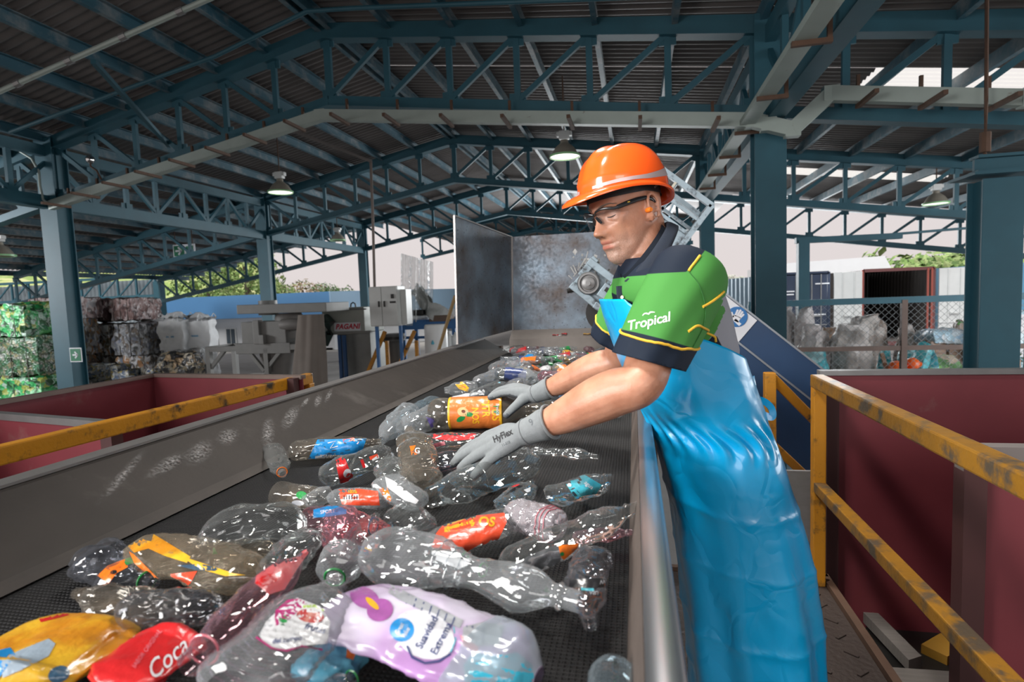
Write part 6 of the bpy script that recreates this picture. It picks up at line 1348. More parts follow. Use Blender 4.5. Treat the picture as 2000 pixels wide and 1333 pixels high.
# sleeve print
tv, tf_ = text_mesh('Tropical', .0255, shear=.28, bold=.0003, spacing=.98); tv, tf_ = fine(tv, tf_, .006)
lc = at(1265, 629, 1.12); rx = (at(1296, 622, 1.12)-at(1234, 636, 1.12)).normalized(); vd = (lc-EYE).normalized(); ry = (rx.cross(vd)*-1).normalized()
if ry.z < 0: ry = -ry
mb = MB(); decal(mb, shbvh, lc, rx, ry, vd, tv, tf_, .0012, back=.1)
sw = [(-.007+.004*i, .014+.0035*abs(sin(i*1.1)), 0) for i in range(7)]
def ribbon2(mb, pts, w_, bvh, c, x, y, d_, off=.0012):
    P = []
    for i, p in enumerate(pts):
        a = V(pts[max(i-1, 0)]); b_ = V(pts[min(i+1, len(pts)-1)]); t_ = (b_-a).normalized(); nn = V((-t_.y, t_.x, 0)); k = w_*(.35+.65*sin(pi*(i+.4)/(len(pts)-.2))); P += [V(p)+nn*k, V(p)-nn*k]
    decal(mb, bvh, c, x, y, d_, P, [(2*i, 2*i+1, 2*i+3, 2*i+2) for i in range(len(pts)-1)], off, back=.1)
ribbon2(mb, sw, .0014, shbvh, lc, rx, ry, vd)
mb.build('sleeve_lettering', whitethread, shirt)
# collar and placket
cb0, cf0 = rl(.083, 1.462, .150), at(1225, 553, 1.375)      # back of the neck, throat
cc_ = (cb0+cf0)/2; ax = (cf0-cb0); half = ax.length/2; ax.normalize(); cl_ = TL*1.0; cu = ax.cross(cl_)*-1
if cu.z < 0: cu = -cu
def collar(u, v):
    t_ = radians(9)+(2*pi-radians(18))*u; w_ = .063; back = (1-cos(t_))/2
    o_ = .004+.028*v**.8; h_ = (-.006+.030*sin(pi*min(1, v*.62+.12)))-.034*v-.045*v*max(0, (1-back))**2.2
    return cc_+ax*cos(t_)*(half+o_*.75)+cl_*sin(t_)*(w_+o_)+cu*(h_+.006)
mb = MB(); mb.grid(collar, 60, 8); cl2 = mb.build('collar', navyc, shirt, smooth=True, angle=180); md = cl2.modifiers.new('t', 'SOLIDIFY'); md.thickness = .003
mb = MB(); mb.grid(lambda u, v: (lambda t_: cc_+ax*cos(t_)*(half-.002)+cl_*sin(t_)*.060+cu*(.022-.045*v))(radians(9)+(2*pi-radians(18))*u), 48, 3); mb.build('collar_stand', navyc, shirt, smooth=True)
pl = [at(1222, 560, 1.38), at(1221, 575, 1.375), at(1219, 592, 1.37)]
mb = MB(); q = [snap(p, .0025) for p in pl]; mb.tube(q, .011, 8, flat=.25, up=TL); mb.build('placket', navyc, shirt)
MB().lathe([(0, .0), (.0045, 0), (.0045, .002), (0, .003)], snap(at(1217, 581, 1.36), .005), 12, V((-.6, -.8, .1))).build('button', pm('button_cream', (.6, .52, .35), .4), shirt)

# trousers and boots
trm = pm('grey_work_trousers', (.22, .22, .24), .8, 0, .1, 20, bump=.15, bscale=200)
mb = MB()
mb.loft([ring(z, .010, 40) for z in (-.56, -.50, -.44, -.38, -.33)])
for s_ in (1, -1):
    hpj = rl(.205, MC, -.50)+TL*(.088*s_); kn = rl(.22, MC, -.87)+TL*(.10*s_); an = rl(.268, MC, -1.27)+TL*(.11*s_); limb(mb, [(hpj, .086), (hpj.lerp(kn, .5), .082), (kn, .074), (an, .070)], 24)
tv_, tf2 = remesh('t', mb, .010, 4); mb = MB(); mb.add(tv_, tf2); mb.build('trousers', trm, man, smooth=True, angle=180)
for s_ in (1, -1):
    an = rl(.268, MC, -1.27)+TL*(.11*s_); mb = MB(); g0 = -1.36
    prof = [(-.075, .036, .07), (-.05, .042, .085), (0, .043, .09), (.06, .045, .075), (.12, .048, .055), (.17, .042, .045), (.195, .025, .035)]
    mb.loft([[V((an.x, an.y, 0))+TF*x+TL*(w_*cos(g))+V((0, 0, CZ+g0+h_*.5+h_*.5*sin(g))) for g in [2*pi*i/16 for i in range(16)]] for x, w_, h_ in prof]); mb.tube([V((an.x, an.y, CZ-1.30)), V((an.x, an.y, CZ-1.2))], [.052, .056], 16); mb.build('boot', pm('black_boot', (.02, .02, .02), .45) if 'black_boot' not in MATS else MATS['black_boot'], man, smooth=True)

# ---- blue vinyl apron
m, n, b = _new('blue_vinyl_apron'); L = n.links.new; N = n.nodes.new
b.inputs['Base Color'].default_value = (.0, .37, .73, 1); b.inputs['Roughness'].default_value = .30; b.inputs['Coat Weight'].default_value = .35; b.inputs['Coat Roughness'].default_value = .12
tcn = N('ShaderNodeTexCoord'); ns = N('ShaderNodeTexNoise'); ns.inputs['Scale'].default_value = 5; ns.inputs['Detail'].default_value = 2; ns.inputs['Distortion'].default_value = .6; L(tcn.outputs['Object'], ns.inputs[0])
vo = N('ShaderNodeTexVoronoi'); vo.inputs['Scale'].default_value = 6; vo.feature = 'DISTANCE_TO_EDGE'; ad = N('ShaderNodeMixRGB'); ad.blend_type = 'ADD'; ad.inputs[0].default_value = .35; L(tcn.outputs['Object'], ad.inputs[1]); L(ns.outputs['Color'], ad.inputs[2]); L(ad.outputs[0], vo.inputs['Vector'])
mr = N('ShaderNodeMapRange'); L(vo.outputs['Distance'], mr.inputs[0]); mr.inputs['From Max'].default_value = .12; mr.inputs['To Min'].default_value = 0; mr.inputs['To Max'].default_value = .35
su = N('ShaderNodeMath'); su.operation = 'ADD'; L(ns.outputs[0], su.inputs[0]); L(mr.outputs[0], su.inputs[1])
bp = N('ShaderNodeBump'); bp.inputs['Strength'].default_value = .16; bp.inputs['Distance'].default_value = .02; L(su.outputs[0], bp.inputs['Height']); L(bp.outputs[0], b.inputs['Normal']); L(bp.outputs[0], b.inputs['Coat Normal'])
apm = m
AT = [(-1.25, .295, .150, .225), (-.97, .2725, .142, .205), (-.74, .2525, .142, .197), (-.55, .225, .134, .19), (-.385, .185, .126, .186), (-.29, .150, .132, .184), (-.25, .136, .131, .188), (-.165, .108, .131, .194), (-.06, .085, .128, .196), (.0, .068, .122, .194), (.03, .058, .11, .185)]
def ap_top(ph):   # ph degrees from the front, + towards the viewer
    a = abs(ph)
    if a < 30: return -.015
    if a < 85: return -.015-.085*((a-30)/55)**.8
    return -.10-.065*min(1, (a-85)/55)
def ap_pt(ph, z):
    cx, a, b_ = interp(AT, z); t_ = radians(ph); p = 2.3; c, s_ = cos(t_), sin(t_)
    x = math.copysign(abs(c)**(2/p), c)*a; y = math.copysign(abs(s_)**(2/p), s_)*b_
    low = max(0, min(1, (-.36-z)/.5))
    pl_ = .010*low*(sin(radians(ph)*5+1.2+z*1.5)+.6*sin(radians(ph)*9+z*2.2+.4))          # long hanging folds
    gat = exp(-((z+.335)/.035)**2)*(.006*sin(radians(ph)*22+3*sin(z*40))-.006)              # gathered where the tie pulls in
    cr_ = 0.
    for zc, A_c in ((-.50, .004), (-.64, .0035), (-.80, .0045), (-.95, .0035), (-1.10, .003)):    # pressed fold lines
        d = z-zc-.010*sin(radians(ph)*1.3+zc*9); cr_ += A_c*exp(-abs(d)/.010)
    nn = V((c, s_, 0)); p3 = rl(cx, MC, z)+TF*x+TL*y
    wr_ = .006*noise.noise(V((ph*.035, z*7, 1)))+.0015*noise.noise(V((ph*.08, z*16, 4)))+.002*max(0, noise.noise(V((ph*.05+z*9, z*11-ph*.03, 8))))
    k = pl_+gat+cr_+wr_*(1.2 if z > -.45 else .7)
    k += .022*max(0, 1-(ph/50)**2)*max(0, min(1, (z+.26)/.2))+.006
    return p3+(TF*c+TL*s_)*k
PH0 = 152
def apron(u, v):
    ph = -PH0+2*PH0*u; zt = ap_top(ph); zb_ = -1.22
    z = zt+(zb_-zt)*v
    # the back edges swing open lower down
    shrink = 1-.10*max(0, min(1, (-.35-z)/.6)); return ap_pt(ph*shrink, z)
mb = MB(); mb.grid(apron, 220, 200); ap = mb.build('apron', apm, man, smooth=True, angle=180); md = ap.modifiers.new('t', 'SOLIDIFY'); md.thickness = .0018
ap['label'] = 'glossy bright blue vinyl apron'
apv = [v.co+ORG[ap] for v in ap.data.vertices]; apb = BVHTree.FromPolygons(apv, [tuple(p.vertices) for p in ap.data.polygons])
def strap(pts, w_, n_=10, mb_=None, nrm=None):
    S = spline([(*p, 0) for p in pts], n_); q = [V(s_[:3]) for s_ in S]; mb = mb_ or MB(); vs = []
    for i, p in enumerate(q):
        t_ = (q[min(i+1, len(q)-1)]-q[max(i-1, 0)]).normalized(); up = (p-rl(.1, MC, p.z-CZ)).normalized() if nrm is None else V(nrm); s_ = t_.cross(up).normalized()*w_/2; vs += [p+s_, p-s_, p-s_-up*.0015, p+s_-up*.0015]
    k = len(q); mb.add(vs, [(i*4+a, i*4+(a+1) % 4, i*4+4+(a+1) % 4, i*4+4+a) for i in range(k-1) for a in range(4)]+[(0, 1, 2, 3), ((k-1)*4+3, (k-1)*4+2, (k-1)*4+1, (k-1)*4)]); return mb
for s_ in (1, -1):
    P_ = [snap(rl(.085, MC-.085*s_, .11), .006), snap(rl(.115, MC-.05*s_, .11), .008), snap(rl(.125, MC, .10), .008)]
    strap(P_, .030).build('neck_strap', apm, ap, smooth=True)
kb = rl(.268, MC-.03, -.265)
strap([ap_pt(140, -.20), rl(.262, MC-.10, -.235), kb], .022).build('waist_tie', apm, ap, smooth=True)
strap([kb, kb+V((.022, -.02, .0)), kb+V((.038, -.03, -.015)), kb+V((.038, -.035, -.035)), kb+V((.014, -.03, -.025)), kb], .016, nrm=(.2, -1, .2)).build('tie_bow', apm, ap, smooth=True)
strap([kb, kb+V((.015, -.02, -.03)), kb+V((.032, -.03, -.07)), kb+V((.036, -.03, -.09))], .014, nrm=(.2, -1, .2)).build('tie_end', apm, ap, smooth=True)
strap([ap_pt(-140, -.20), rl(.262, MC+.06, -.235), kb], .022).build('waist_tie', apm, ap, smooth=True)

# ---- gloves
glm = pm('grey_knit_glove', (.205, .222, .23), .85, 0, .12, 120, bump=.35, bscale=700); glp = pm('dark_grey_palm_coating', (.085, .095, .105), .6, 0, .2, 40, bump=.3, bscale=300)
def glove(W, back_dir, cuff_to, fingers, thumb, palm_w, label):
    mb = MB(); kn = [f[0] for f in fingers]
    for f in fingers:
        limb(mb, [(W+(f[0]-W)*.05, .024), (W.lerp(f[0], .55), .021), (f[0], .0165)], 14); limb(mb, [(f[0], .0150), (f[1], .0132), (f[2], .0124), (f[3], .0108)], 14)
    for a, b_ in zip(kn, kn[1:]): limb(mb, [(W.lerp(a, .45), .015), (W.lerp(b_, .6), .015)], 10); limb(mb, [(W.lerp(a, .85), .0125), (W.lerp(b_, .85), .0125)], 10)
    limb(mb, [(W.lerp(thumb[0], .3), .019), (thumb[0], .0185), (thumb[1], .0150), (thumb[2], .0138), (thumb[3], .0115)], 14)
    c1 = W+(cuff_to-W)*1.0; limb(mb, [(W, .0290), (W.lerp(c1, .5), .0305), (c1, .0350)], 22)
    vs, fs = remesh('g', mb, .0028, 3, .5)
    # finger pads and palm side carry the dark coating
    mats = []; 
    for f in fs:
        c = sum((vs[i] for i in f), V())/len(f); nn = (vs[f[1]]-vs[f[0]]).cross(vs[f[2]]-vs[f[0]]); nn = nn.normalized() if nn.length > 0 else V((0, 0, 1)); tipd = min((c-q[3]).length for q in fingers+[thumb]); far = (c-W).length
        mats.append(1 if (nn.dot(back_dir) < -.25 and far > .03 and (c-c1).length > .06) or (tipd < .016 and nn.dot(back_dir) < .35) else 0)
    mb = MB(); mb.add(vs, fs); mb.m = mats; g = mb.build('glove', [glm, glp], man, smooth=True, angle=180); g['label'] = label
    d = (c1-W).normalized(); x = d.cross(V((0, 1, 0))).normalized(); y = x.cross(d)
    MB().tube([c1+d*.018+x*cos(2*pi*i/32)*.036+y*sin(2*pi*i/32)*.036 for i in range(33)], .0035, 8).build('cuff_hem', glm, g, smooth=True)
    MB().tube([W.lerp(c1, .15)+x*cos(2*pi*i/32)*.0300+y*sin(2*pi*i/32)*.0300 for i in range(33)], .0012, 6).build('wrist_seam', pm('seam_grey', (.16, .17, .18), .9) if 'seam_grey' not in MATS else MATS['seam_grey'], g, smooth=True)
    return g, BVHTree.FromPolygons(vs, fs)
W = wrN
fN = [[at(958, 857, 1.275), at(928, 868, 1.315), at(908, 880, 1.335), at(893, 895, 1.335)],
      [at(957, 866, 1.255), at(925, 878, 1.29), at(902, 891, 1.305), at(886, 906, 1.30)],
      [at(963, 875, 1.235), at(936, 888, 1.26), at(914, 902, 1.27), at(899, 916, 1.265)],
      [at(978, 882, 1.215), at(956, 899, 1.225), at(940, 915, 1.225), at(926, 931, 1.215)]]
tN = [at(992, 842, 1.255), at(972, 846, 1.30), at(952, 853, 1.325), at(938, 862, 1.335)]
glN, gbN = glove(W, V((-.15, -.55, .8)).normalized(), W.lerp(elN, .19), fN, tN, .08, 'near grey knit glove with black lettering')
W = wrF
fFp = [[at(1000, 766, 1.81), at(982, 768, 1.815), at(969, 772, 1.815), at(957, 777, 1.81)], [at(1000, 760, 1.84), at(980, 762, 1.855), at(968, 768, 1.86), at(958, 776, 1.86)], [at(1003, 757, 1.865), at(986, 760, 1.885), at(976, 766, 1.895), at(969, 774, 1.895)], [at(1010, 757, 1.885), at(997, 760, 1.91), at(988, 766, 1.92), at(982, 773, 1.92)]]
tF = [at(1022, 781, 1.785), at(1010, 791, 1.77), at(999, 801, 1.76), at(988, 812, 1.755)]
glF, gbF = glove(W, V((.1, -.1, 1)).normalized(), W.lerp(elF, .17), fFp, tF, .08, 'far grey knit glove holding the orange bottle')
tv, tf_ = text_mesh('HyFlex', .0195, shear=.1, bold=.0007); tv, tf_ = fine(tv, tf_, .004)
lc = at(981, 852, 1.19); rx = (at(1003, 842, 1.20)-at(955, 865, 1.22)).normalized(); vd = (lc-EYE).normalized(); ry = vd.cross(rx).normalized()
if ry.z < 0: ry = -ry
blackp = pm('black_print', (.02, .02, .022), .7)
mb = MB(); decal(mb, gbN, lc, rx, ry, vd, tv, tf_, .0008, back=.06); mb.build('glove_lettering', blackp, glN)
tv, tf_ = text_mesh('11-518', .0085, bold=.0003); mb = MB(); decal(mb, gbN, lc-ry*.019, rx, ry, vd, tv, tf_, .0008, back=.06); mb.build('glove_lettering', pm('grey_print', (.10, .11, .12), .7), glN)
tv, tf_ = text_mesh('9', .02, bold=.0004); mb = MB(); decal(mb, gbN, at(1037, 826, 1.18), rx, ry, vd, tv, tf_, .0008, back=.06); mb.build('glove_lettering', MATS['grey_print'], glN)
# ------------------------------------------------------------------ the crushed bottles on the belt
CL = film('clear_plastic', haze=.02, edge=.65, crinkle=.16, cscale=9)
CLF = film('clear_plastic_fine', haze=.03, edge=.65, crinkle=.2, cscale=12)
CLD = film('dirty_clear_plastic', (.86, .84, .80), .06, (.40, .36, .31), .16, 9, .08, .6, .35, (.13, .10, .07))
CLM = film('milky_clear_plastic', (.92, .94, .95), .12, (.60, .62, .64), .15, 8, .08, .8)
CLP = film('pinkish_clear_plastic', (.93, .74, .78), .06, (.55, .32, .38), .16, 9, .06, .6)
CLB = film('bluish_clear_plastic', (.80, .90, .95), .04, (.45, .55, .62), .16, 9, .06, .7)
CLG = film('smoky_clear_plastic', (.74, .75, .78), .03, (.35, .36, .40), .16, 9, .05, .7)
FOIL = pm('silvery_plastic', (.62, .64, .67), .18, .85, .1, 12, bump=.25, bscale=22)
def lab(name, col, rough=.3, bump=.35, col2=None, thr=.58, sc=9): return MATS.get(name) or pm(name, col, rough, 0, .08, 8, col2, thr, sc, bump=bump, bscale=40, coat=.3)
LW = lab('label_white', (.66, .66, .68)); LR = lab('label_red', (.55, .018, .020)); LO = lab('label_orange', (.80, .17, .015)); LY = lab('label_yellow', (.80, .42, .02)); LB = lab('label_blue', (.015, .24, .58)); LT = lab('label_teal', (.05, .36, .44))
LK = lab('label_black', (.02, .02, .022)); LGn = lab('label_green', (.02, .25, .06)); LM = lab('label_magenta', (.42, .03, .16)); LN = lab('label_navy', (.03, .05, .16)); LOR = lab('label_orange_red', (.70, .075, .03)); LGr = lab('label_grey', (.36, .37, .40)); LPk = lab('label_pink', (.60, .16, .20))
LPeach = lab('label_peach', (.78, .44, .20)); LBr = lab('label_brown', (.16, .05, .02)); LCy = lab('label_sky', (.20, .50, .66)); LYo = lab('label_amber', (.62, .24, .015), col2=(.78, .45, .03), thr=.5, sc=7)
PROF = {'pet': [(0, .31), (.02, .31), (.026, .345), (.036, .31), (.046, .345), (.056, .31), (.075, .31), (.082, .42), (.092, .42), (.098, .32), (.13, .36), (.20, .66), (.28, .93), (.34, 1), (.46, 1.0), (.49, .96), (.52, 1), (.80, 1), (.83, .95), (.86, 1), (.93, .98), (.97, .86), (1, .60)],
        'wide': [(0, .52), (.02, .52), (.03, .56), (.045, .52), (.06, .56), (.075, .52), (.09, .62), (.105, .62), (.115, .55), (.16, .72), (.26, .97), (.34, 1), (.9, 1), (.96, .9), (1, .66)],
        'bag': [(0, .22), (.04, .52), (.10, .82), (.2, 1), (.5, 1.03), (.8, 1), (.92, .80), (.97, .5), (1, .2)],
        'cup': [(0, .96), (.05, 1.0), (.4, .98), (.8, .94), (.95, .9), (1, .7)],
        'ribbed': [(0, .33), (.02, .33), (.03, .36), (.045, .33), (.075, .33), (.085, .43), (.095, .34), (.16, .5), (.26, .9), (.32, 1)]+[(.34+.028*i, 1.0 if i % 2 else .93) for i in range(20)]+[(.93, .98), (.97, .86), (1, .6)]}
def pint(P, s):
    for a, b_ in zip(P, P[1:]):
        if s <= b_[0]: return a[1]+(b_[1]-a[1])*(s-a[0])/(b_[0]-a[0])
    return P[-1][1]
BELT = BZ+.001
class Bottle:
    def __init__(q, a, b_, rpx, flat=.8, prof='pet', cr=.22, seed=1., bend=(0, 0), pinch=(), twist=0., mat=None, nu=44, ns=56, star=False, ring=None, cap=None, label='', name='plastic_bottle', cat='bottle', group='crushed bottles on the belt', roll=0., capped=True):
        q.A, q.B = atZ(a[0], a[1], BZ+a[2]), atZ(b_[0], b_[1], BZ+b_[2]); mid = (q.A+q.B)/2; q.depth = (mid-EYE).dot(_f); q.r = rpx*q.depth/FPX; q.L = (q.B-q.A).length
        q.d = (q.B-q.A).normalized(); q.x = q.d.cross(V((0, 0, 1))).normalized(); q.up = q.x.cross(q.d).normalized(); q.flat = flat; q.P = PROF[prof]; q.cr = cr; q.seed = seed; q.bend = bend; q.pinch = pinch; q.star = star; q.roll = roll; q.twist = twist; q.prof = prof
        q.root = thing(name, mid, label, cat, group); ORG[q.root] = mid
        mb = MB(); nu_, ns_ = nu, ns
        mb.grid(lambda u, v: q.S(v, 2*pi*u), nu_, ns_)
        if capped:   # base dimple
            o = len(mb.v); last = [q.S(1., 2*pi*i/nu_) for i in range(nu_+1)]; c = sum(last[:-1], V())/nu_; ins = [c.lerp(p, .5)-q.d*q.r*.16*(1+(.5*cos(5*2*pi*i/nu_) if star else 0)) for i, p in enumerate(last)]
            mb.v += last+ins+[c-q.d*q.r*.22]; n1 = nu_+1
            for i in range(nu_): mb.f += [(o+i, o+i+1, o+n1+i+1, o+n1+i), (o+n1+i, o+n1+i+1, o+2*n1)]; mb.m += [0, 0]
        q.mesh = mb; q.film = mb.build('shell', mat or CL, q.root, smooth=True, angle=180); q.bvh = BVHTree.FromPolygons(mb.v, mb.f)
        if ring: q.torus(.087, ring, 1.45, 'neck_ring')
        if cap: 
            k = MB(); r_ = pint(q.P, .03)*q.r*1.12; k.lathe([(r_, -.002), (r_, q.L*.06), (r_*.98, q.L*.062)], q.A-q.d*.004, 22, q.d); o = k; k.lathe([(0, -.003), (r_, -.002), (r_, .0)], q.A-q.d*.004, 22, q.d); k.build('cap', cap, q.root, smooth=True)
    def torus(q, s, mat, w_=1.3, name='ring'):
        mb = MB(); pts = [q.S(s, 2*pi*i/28, .0012) for i in range(29)]; mb.tube(pts, q.r*.035*w_, 6); return mb.build(name, mat, q.root, smooth=True)
    def S(q, s, t_, off=0.):
        s0 = max(0, min(1, s)); r_ = pint(q.P, s0)*q.r
        k = max(0, min(1, (s0-.10)/.16)) if q.prof in ('pet', 'wide', 'ribbed') else min(1, .35+s0*3)
        fl = 1+(q.flat-1)*k; wd = 1+(1-q.flat)*.38*k
        for ps, pw, pa in q.pinch: g = exp(-((s0-ps)/pw)**2); r_ *= 1-pa*g
        tt = t_+q.twist*s0+q.roll; c3 = V((cos(tt)*1.0, sin(tt)*1.0, s0*q.L/q.r*.55))
        sd = V((q.seed*3.1, q.seed*1.7, q.seed))
        n1 = noise.noise(c3*.95+sd); n2 = noise.noise(c3*2.1+sd*1.3); n3 = abs(noise.noise(c3*1.5+sd*.7)); n4 = abs(noise.noise(c3*2.6+sd*2.3))
        r2 = r_*(1+q.cr*k*(n1*1.15+.4*n2-1.1*n3-.8*n4+.30))
        if q.star and s0 > .9: r2 *= 1+.12*cos(5*tt)*(s0-.9)/.1
        ctr = q.A.lerp(q.B, s0)+(q.x*q.bend[0]+q.up*q.bend[1])*(4*s0*(1-s0))*q.r
        p = ctr+q.x*(sin(t_)*(r2*wd+off))+q.up*(cos(t_)*(r2*fl+off))
        if p.z < BELT+off: p.z = BELT+off*.5
        return p
    def sleeve(q, s0, s1, mat, t0=0., t1=2*pi, off=.0011, name='label', skew=0., label=None, nu=40, ns=16):
        mb = MB(); mb.grid(lambda u, v: q.S(s0+(s1-s0)*v+skew*(cos(t0+(t1-t0)*u)), t0+(t1-t0)*u, off), nu, ns); o = mb.build(name, mat, q.root, smooth=True, angle=180)
        if label: o['label'] = label
        return o
    def _proj(q, vs, fs, name, mat, off, parent=None):
        out = []; dep = []
        for x, y in vs:
            d_ = ray(x, y).normalized(); h_ = q.bvh.ray_cast(EYE, d_)
            out.append(h_[0]-d_*off if h_[0] else V()); dep.append(h_[3] if h_[0] else None)
        ok = [f for f in fs if all(dep[i] is not None for i in f) and max(dep[i] for i in f)-min(dep[i] for i in f) < q.r*.55]
        if not ok: print('EMPTY', name, q.root['label']); return None
        used = sorted({i for f in ok for i in f}); ix = {i: k for k, i in enumerate(used)}
        mb = MB(); mb.add([out[i] for i in used], [tuple(ix[i] for i in f) for f in ok]); return mb.build(name, mat, parent or q.root, smooth=True, angle=180)
    def patch(q, poly, mat, name='label', off=.0013, mx=9., parent=None):
        vs, fs = fine([V((x, y, 0)) for x, y in poly], [tuple(range(len(poly)))], mx); return q._proj([(v.x, v.y) for v in vs], fs, name, mat, off, parent)
    def disc(q, c, rx, ry, mat, rot=0., name='emblem', off=.0017, n=20, parent=None): return q.patch([(c[0]+rx*cos(2*pi*i/n)*cos(rot)-ry*sin(2*pi*i/n)*sin(rot), c[1]+rx*cos(2*pi*i/n)*sin(rot)+ry*sin(2*pi*i/n)*cos(rot)) for i in range(n)], mat, name, off, 8., parent)
    def text(q, s, c, d_, hpx, mat, shear=0., bold=0., sq=1., name='lettering', off=.0021, flip=1, parent=None):
        """s written through pixel c, reading along pixel direction d_, cap height hpx"""
        vs, fs = text_mesh(s, 1.4, shear=shear, bold=bold); vs, fs = fine(vs, fs, .45); l_ = sqrt(d_[0]**2+d_[1]**2); ux, uy = d_[0]/l_, d_[1]/l_
        return q._proj([(c[0]+hpx*(v.x*ux*sq+v.y*flip*uy), c[1]+hpx*(v.x*uy*sq-v.y*flip*ux)) for v in vs], fs, name, mat, off, parent)
    def stripe(q, pts, wpx, mat, name='mark', off=.0018):
        poly = []; back = []
        for i, p in enumerate(pts):
            a = pts[max(0, i-1)]; b_ = pts[min(len(pts)-1, i+1)]; dx, dy = b_[0]-a[0], b_[1]-a[1]; l_ = max(1e-6, sqrt(dx*dx+dy*dy)); poly.append((p[0]-dy/l_*wpx/2, p[1]+dx/l_*wpx/2)); back.append((p[0]+dy/l_*wpx/2, p[1]-dx/l_*wpx/2))
        vs = poly+back[::-1]; n_ = len(pts); return q._proj(vs, [(i, i+1, 2*n_-2-i, 2*n_-1-i) for i in range(n_-1)], name, mat, off)
B = Bottle
# --- the big white softener bottle in front
m, n, b = _new('white_lilac_bottle'); L = n.links.new; N = n.nodes.new
tcn = N('ShaderNodeTexCoord'); ns = N('ShaderNodeTexNoise'); ns.inputs['Scale'].default_value = 6; ns.inputs['Detail'].default_value = 3; L(tcn.outputs['Object'], ns.inputs[0])
cr = N('ShaderNodeValToRGB'); L(ns.outputs[0], cr.inputs[0]); e = cr.color_ramp.elements; e[0].position = .40; e[0].color = (.66, .60, .74, 1); e[1].position = .62; e[1].color = (.40, .22, .46, 1); L(cr.outputs[0], b.inputs['Base Color']); b.inputs['Roughness'].default_value = .25; b.inputs['Coat Weight'].default_value = .4
bp = N('ShaderNodeBump'); bp.inputs['Strength'].default_value = .25; bp.inputs['Distance'].default_value = .01; n2 = N('ShaderNodeTexNoise'); n2.inputs['Scale'].default_value = 25; L(tcn.outputs['Object'], n2.inputs[0]); L(n2.outputs[0], bp.inputs['Height']); L(bp.outputs[0], b.inputs['Normal'])
lil = m
q = B((1052, 1325, .045), (650, 1178, .05), 84, .42, 'bag', .20, 2.4, mat=lil, label='big white and lilac bottle with a round blue badge at the front of the belt', bend=(0, .15))
q.sleeve(0.0, .26, film('pale_window', (.80, .86, .90), .35, (.55, .62, .68), .3, 16, .1, .6), name='clear_end', off=.0016); 
q.disc((712, 1168), 30, 20, lab('petal_lilac', (.36, .10, .34)), .4, 'printed_flower'); q.disc((742, 1192), 26, 22, MATS['petal_lilac'], -.3, 'printed_flower'); q.disc((727, 1179), 17, 6, LY, .75, 'flower_centre', .0022)
q.patch([(762, 1142), (800, 1160), (852, 1185), (905, 1212), (898, 1228), (840, 1200), (780, 1172), (758, 1158)], LGr, 'ingredient_panel'); 
for i in range(9): q.stripe([(768+i*15, 1147+i*7.4), (763+i*15, 1166+i*6.8)], 2.2, LN, 'fine_print')
q.patch([(905, 1225), (945, 1215), (985, 1222), (975, 1260), (930, 1262), (902, 1250)], LGr, 'ingredient_panel')
for i in range(6): q.stripe([(912+i*11, 1222+i*1), (910+i*11, 1254+i*1.5)], 3 if i % 2 else 1.6, LN, 'bar_code')
q.disc((828, 1240), 62, 46, lab('panel_white', (.62, .62, .66)), .45, 'name_panel', .0016); q.stripe([(795, 1262), (805, 1285), (830, 1296), (858, 1292), (880, 1278)], 4, LN, 'panel_edge')
q.disc((785, 1231), 24, 23, LB, 0, 'round_badge', .0020); q.text('Great', (780, 1229), (17, -30), 9, LW, .2, .02, .8, off=.0026); q.text('Value', (792, 1237), (17, -30), 9, LW, .2, .02, .8, off=.0026)
q.text('Suavidad', (834, 1236), (34, -62), 15, LN, 0, .02, .95, off=.0026); q.text('Extrema', (862, 1248), (32, -60), 15, LN, 0, .02, .95, off=.0026); q.stripe([(880, 1275), (890, 1250), (886, 1225)], 2.5, LT, 'flourish')
q.patch([(905, 1300), (925, 1275), (965, 1282), (1010, 1275), (1040, 1300), (1045, 1340), (960, 1360), (910, 1345)], lab('blue_liquid', (.01, .17, .32), .2, col2=(.04, .36, .50), thr=.5), 'blue_band')
q.patch([(898, 1240), (935, 1265), (930, 1275), (905, 1262)], LPk, 'pink_patch')
# --- the long clear bottle running across the middle
q = B((1133, 1177, .055), (722, 1075, .075), 62, .85, 'pet', .16, 5.2, bend=(.55, -.25), pinch=((.52, .16, .45), (.36, .1, .12)), mat=CLM, label='long clear bottle squeezed in the middle, open neck right, above the white bottle')
q.torus(.60, CLM, .7, 'rib'); q.torus(.66, CLM, .7, 'rib'); q.torus(.55, CLM, .7, 'rib')
# --- clear bottle with neck at the steel rail
q = B((1247, 990, .085), (985, 1112, .05), 38, .72, 'pet', .20, 7.7, bend=(0, .1), pinch=((.5, .12, .12),), mat=CL, label='clear bottle lying against the steel rail with its threaded neck up at the right')
q.patch([(1000, 1112), (1030, 1088), (1075, 1068), (1100, 1066), (1094, 1098), (1060, 1118), (1010, 1128)], FOIL, 'silvery_part'); q.patch([(1090, 1066), (1130, 1062), (1128, 1072), (1098, 1098)], LO, 'label'); q.disc((1098, 1083), 4, 4, LGn, 0, 'print')
q = B((1236, 1040, .05), (1120, 1052, .035), 17, .7, 'pet', .25, 3.3, mat=CLP, label='thin pinkish clear bottle under the one that leans on the steel rail')
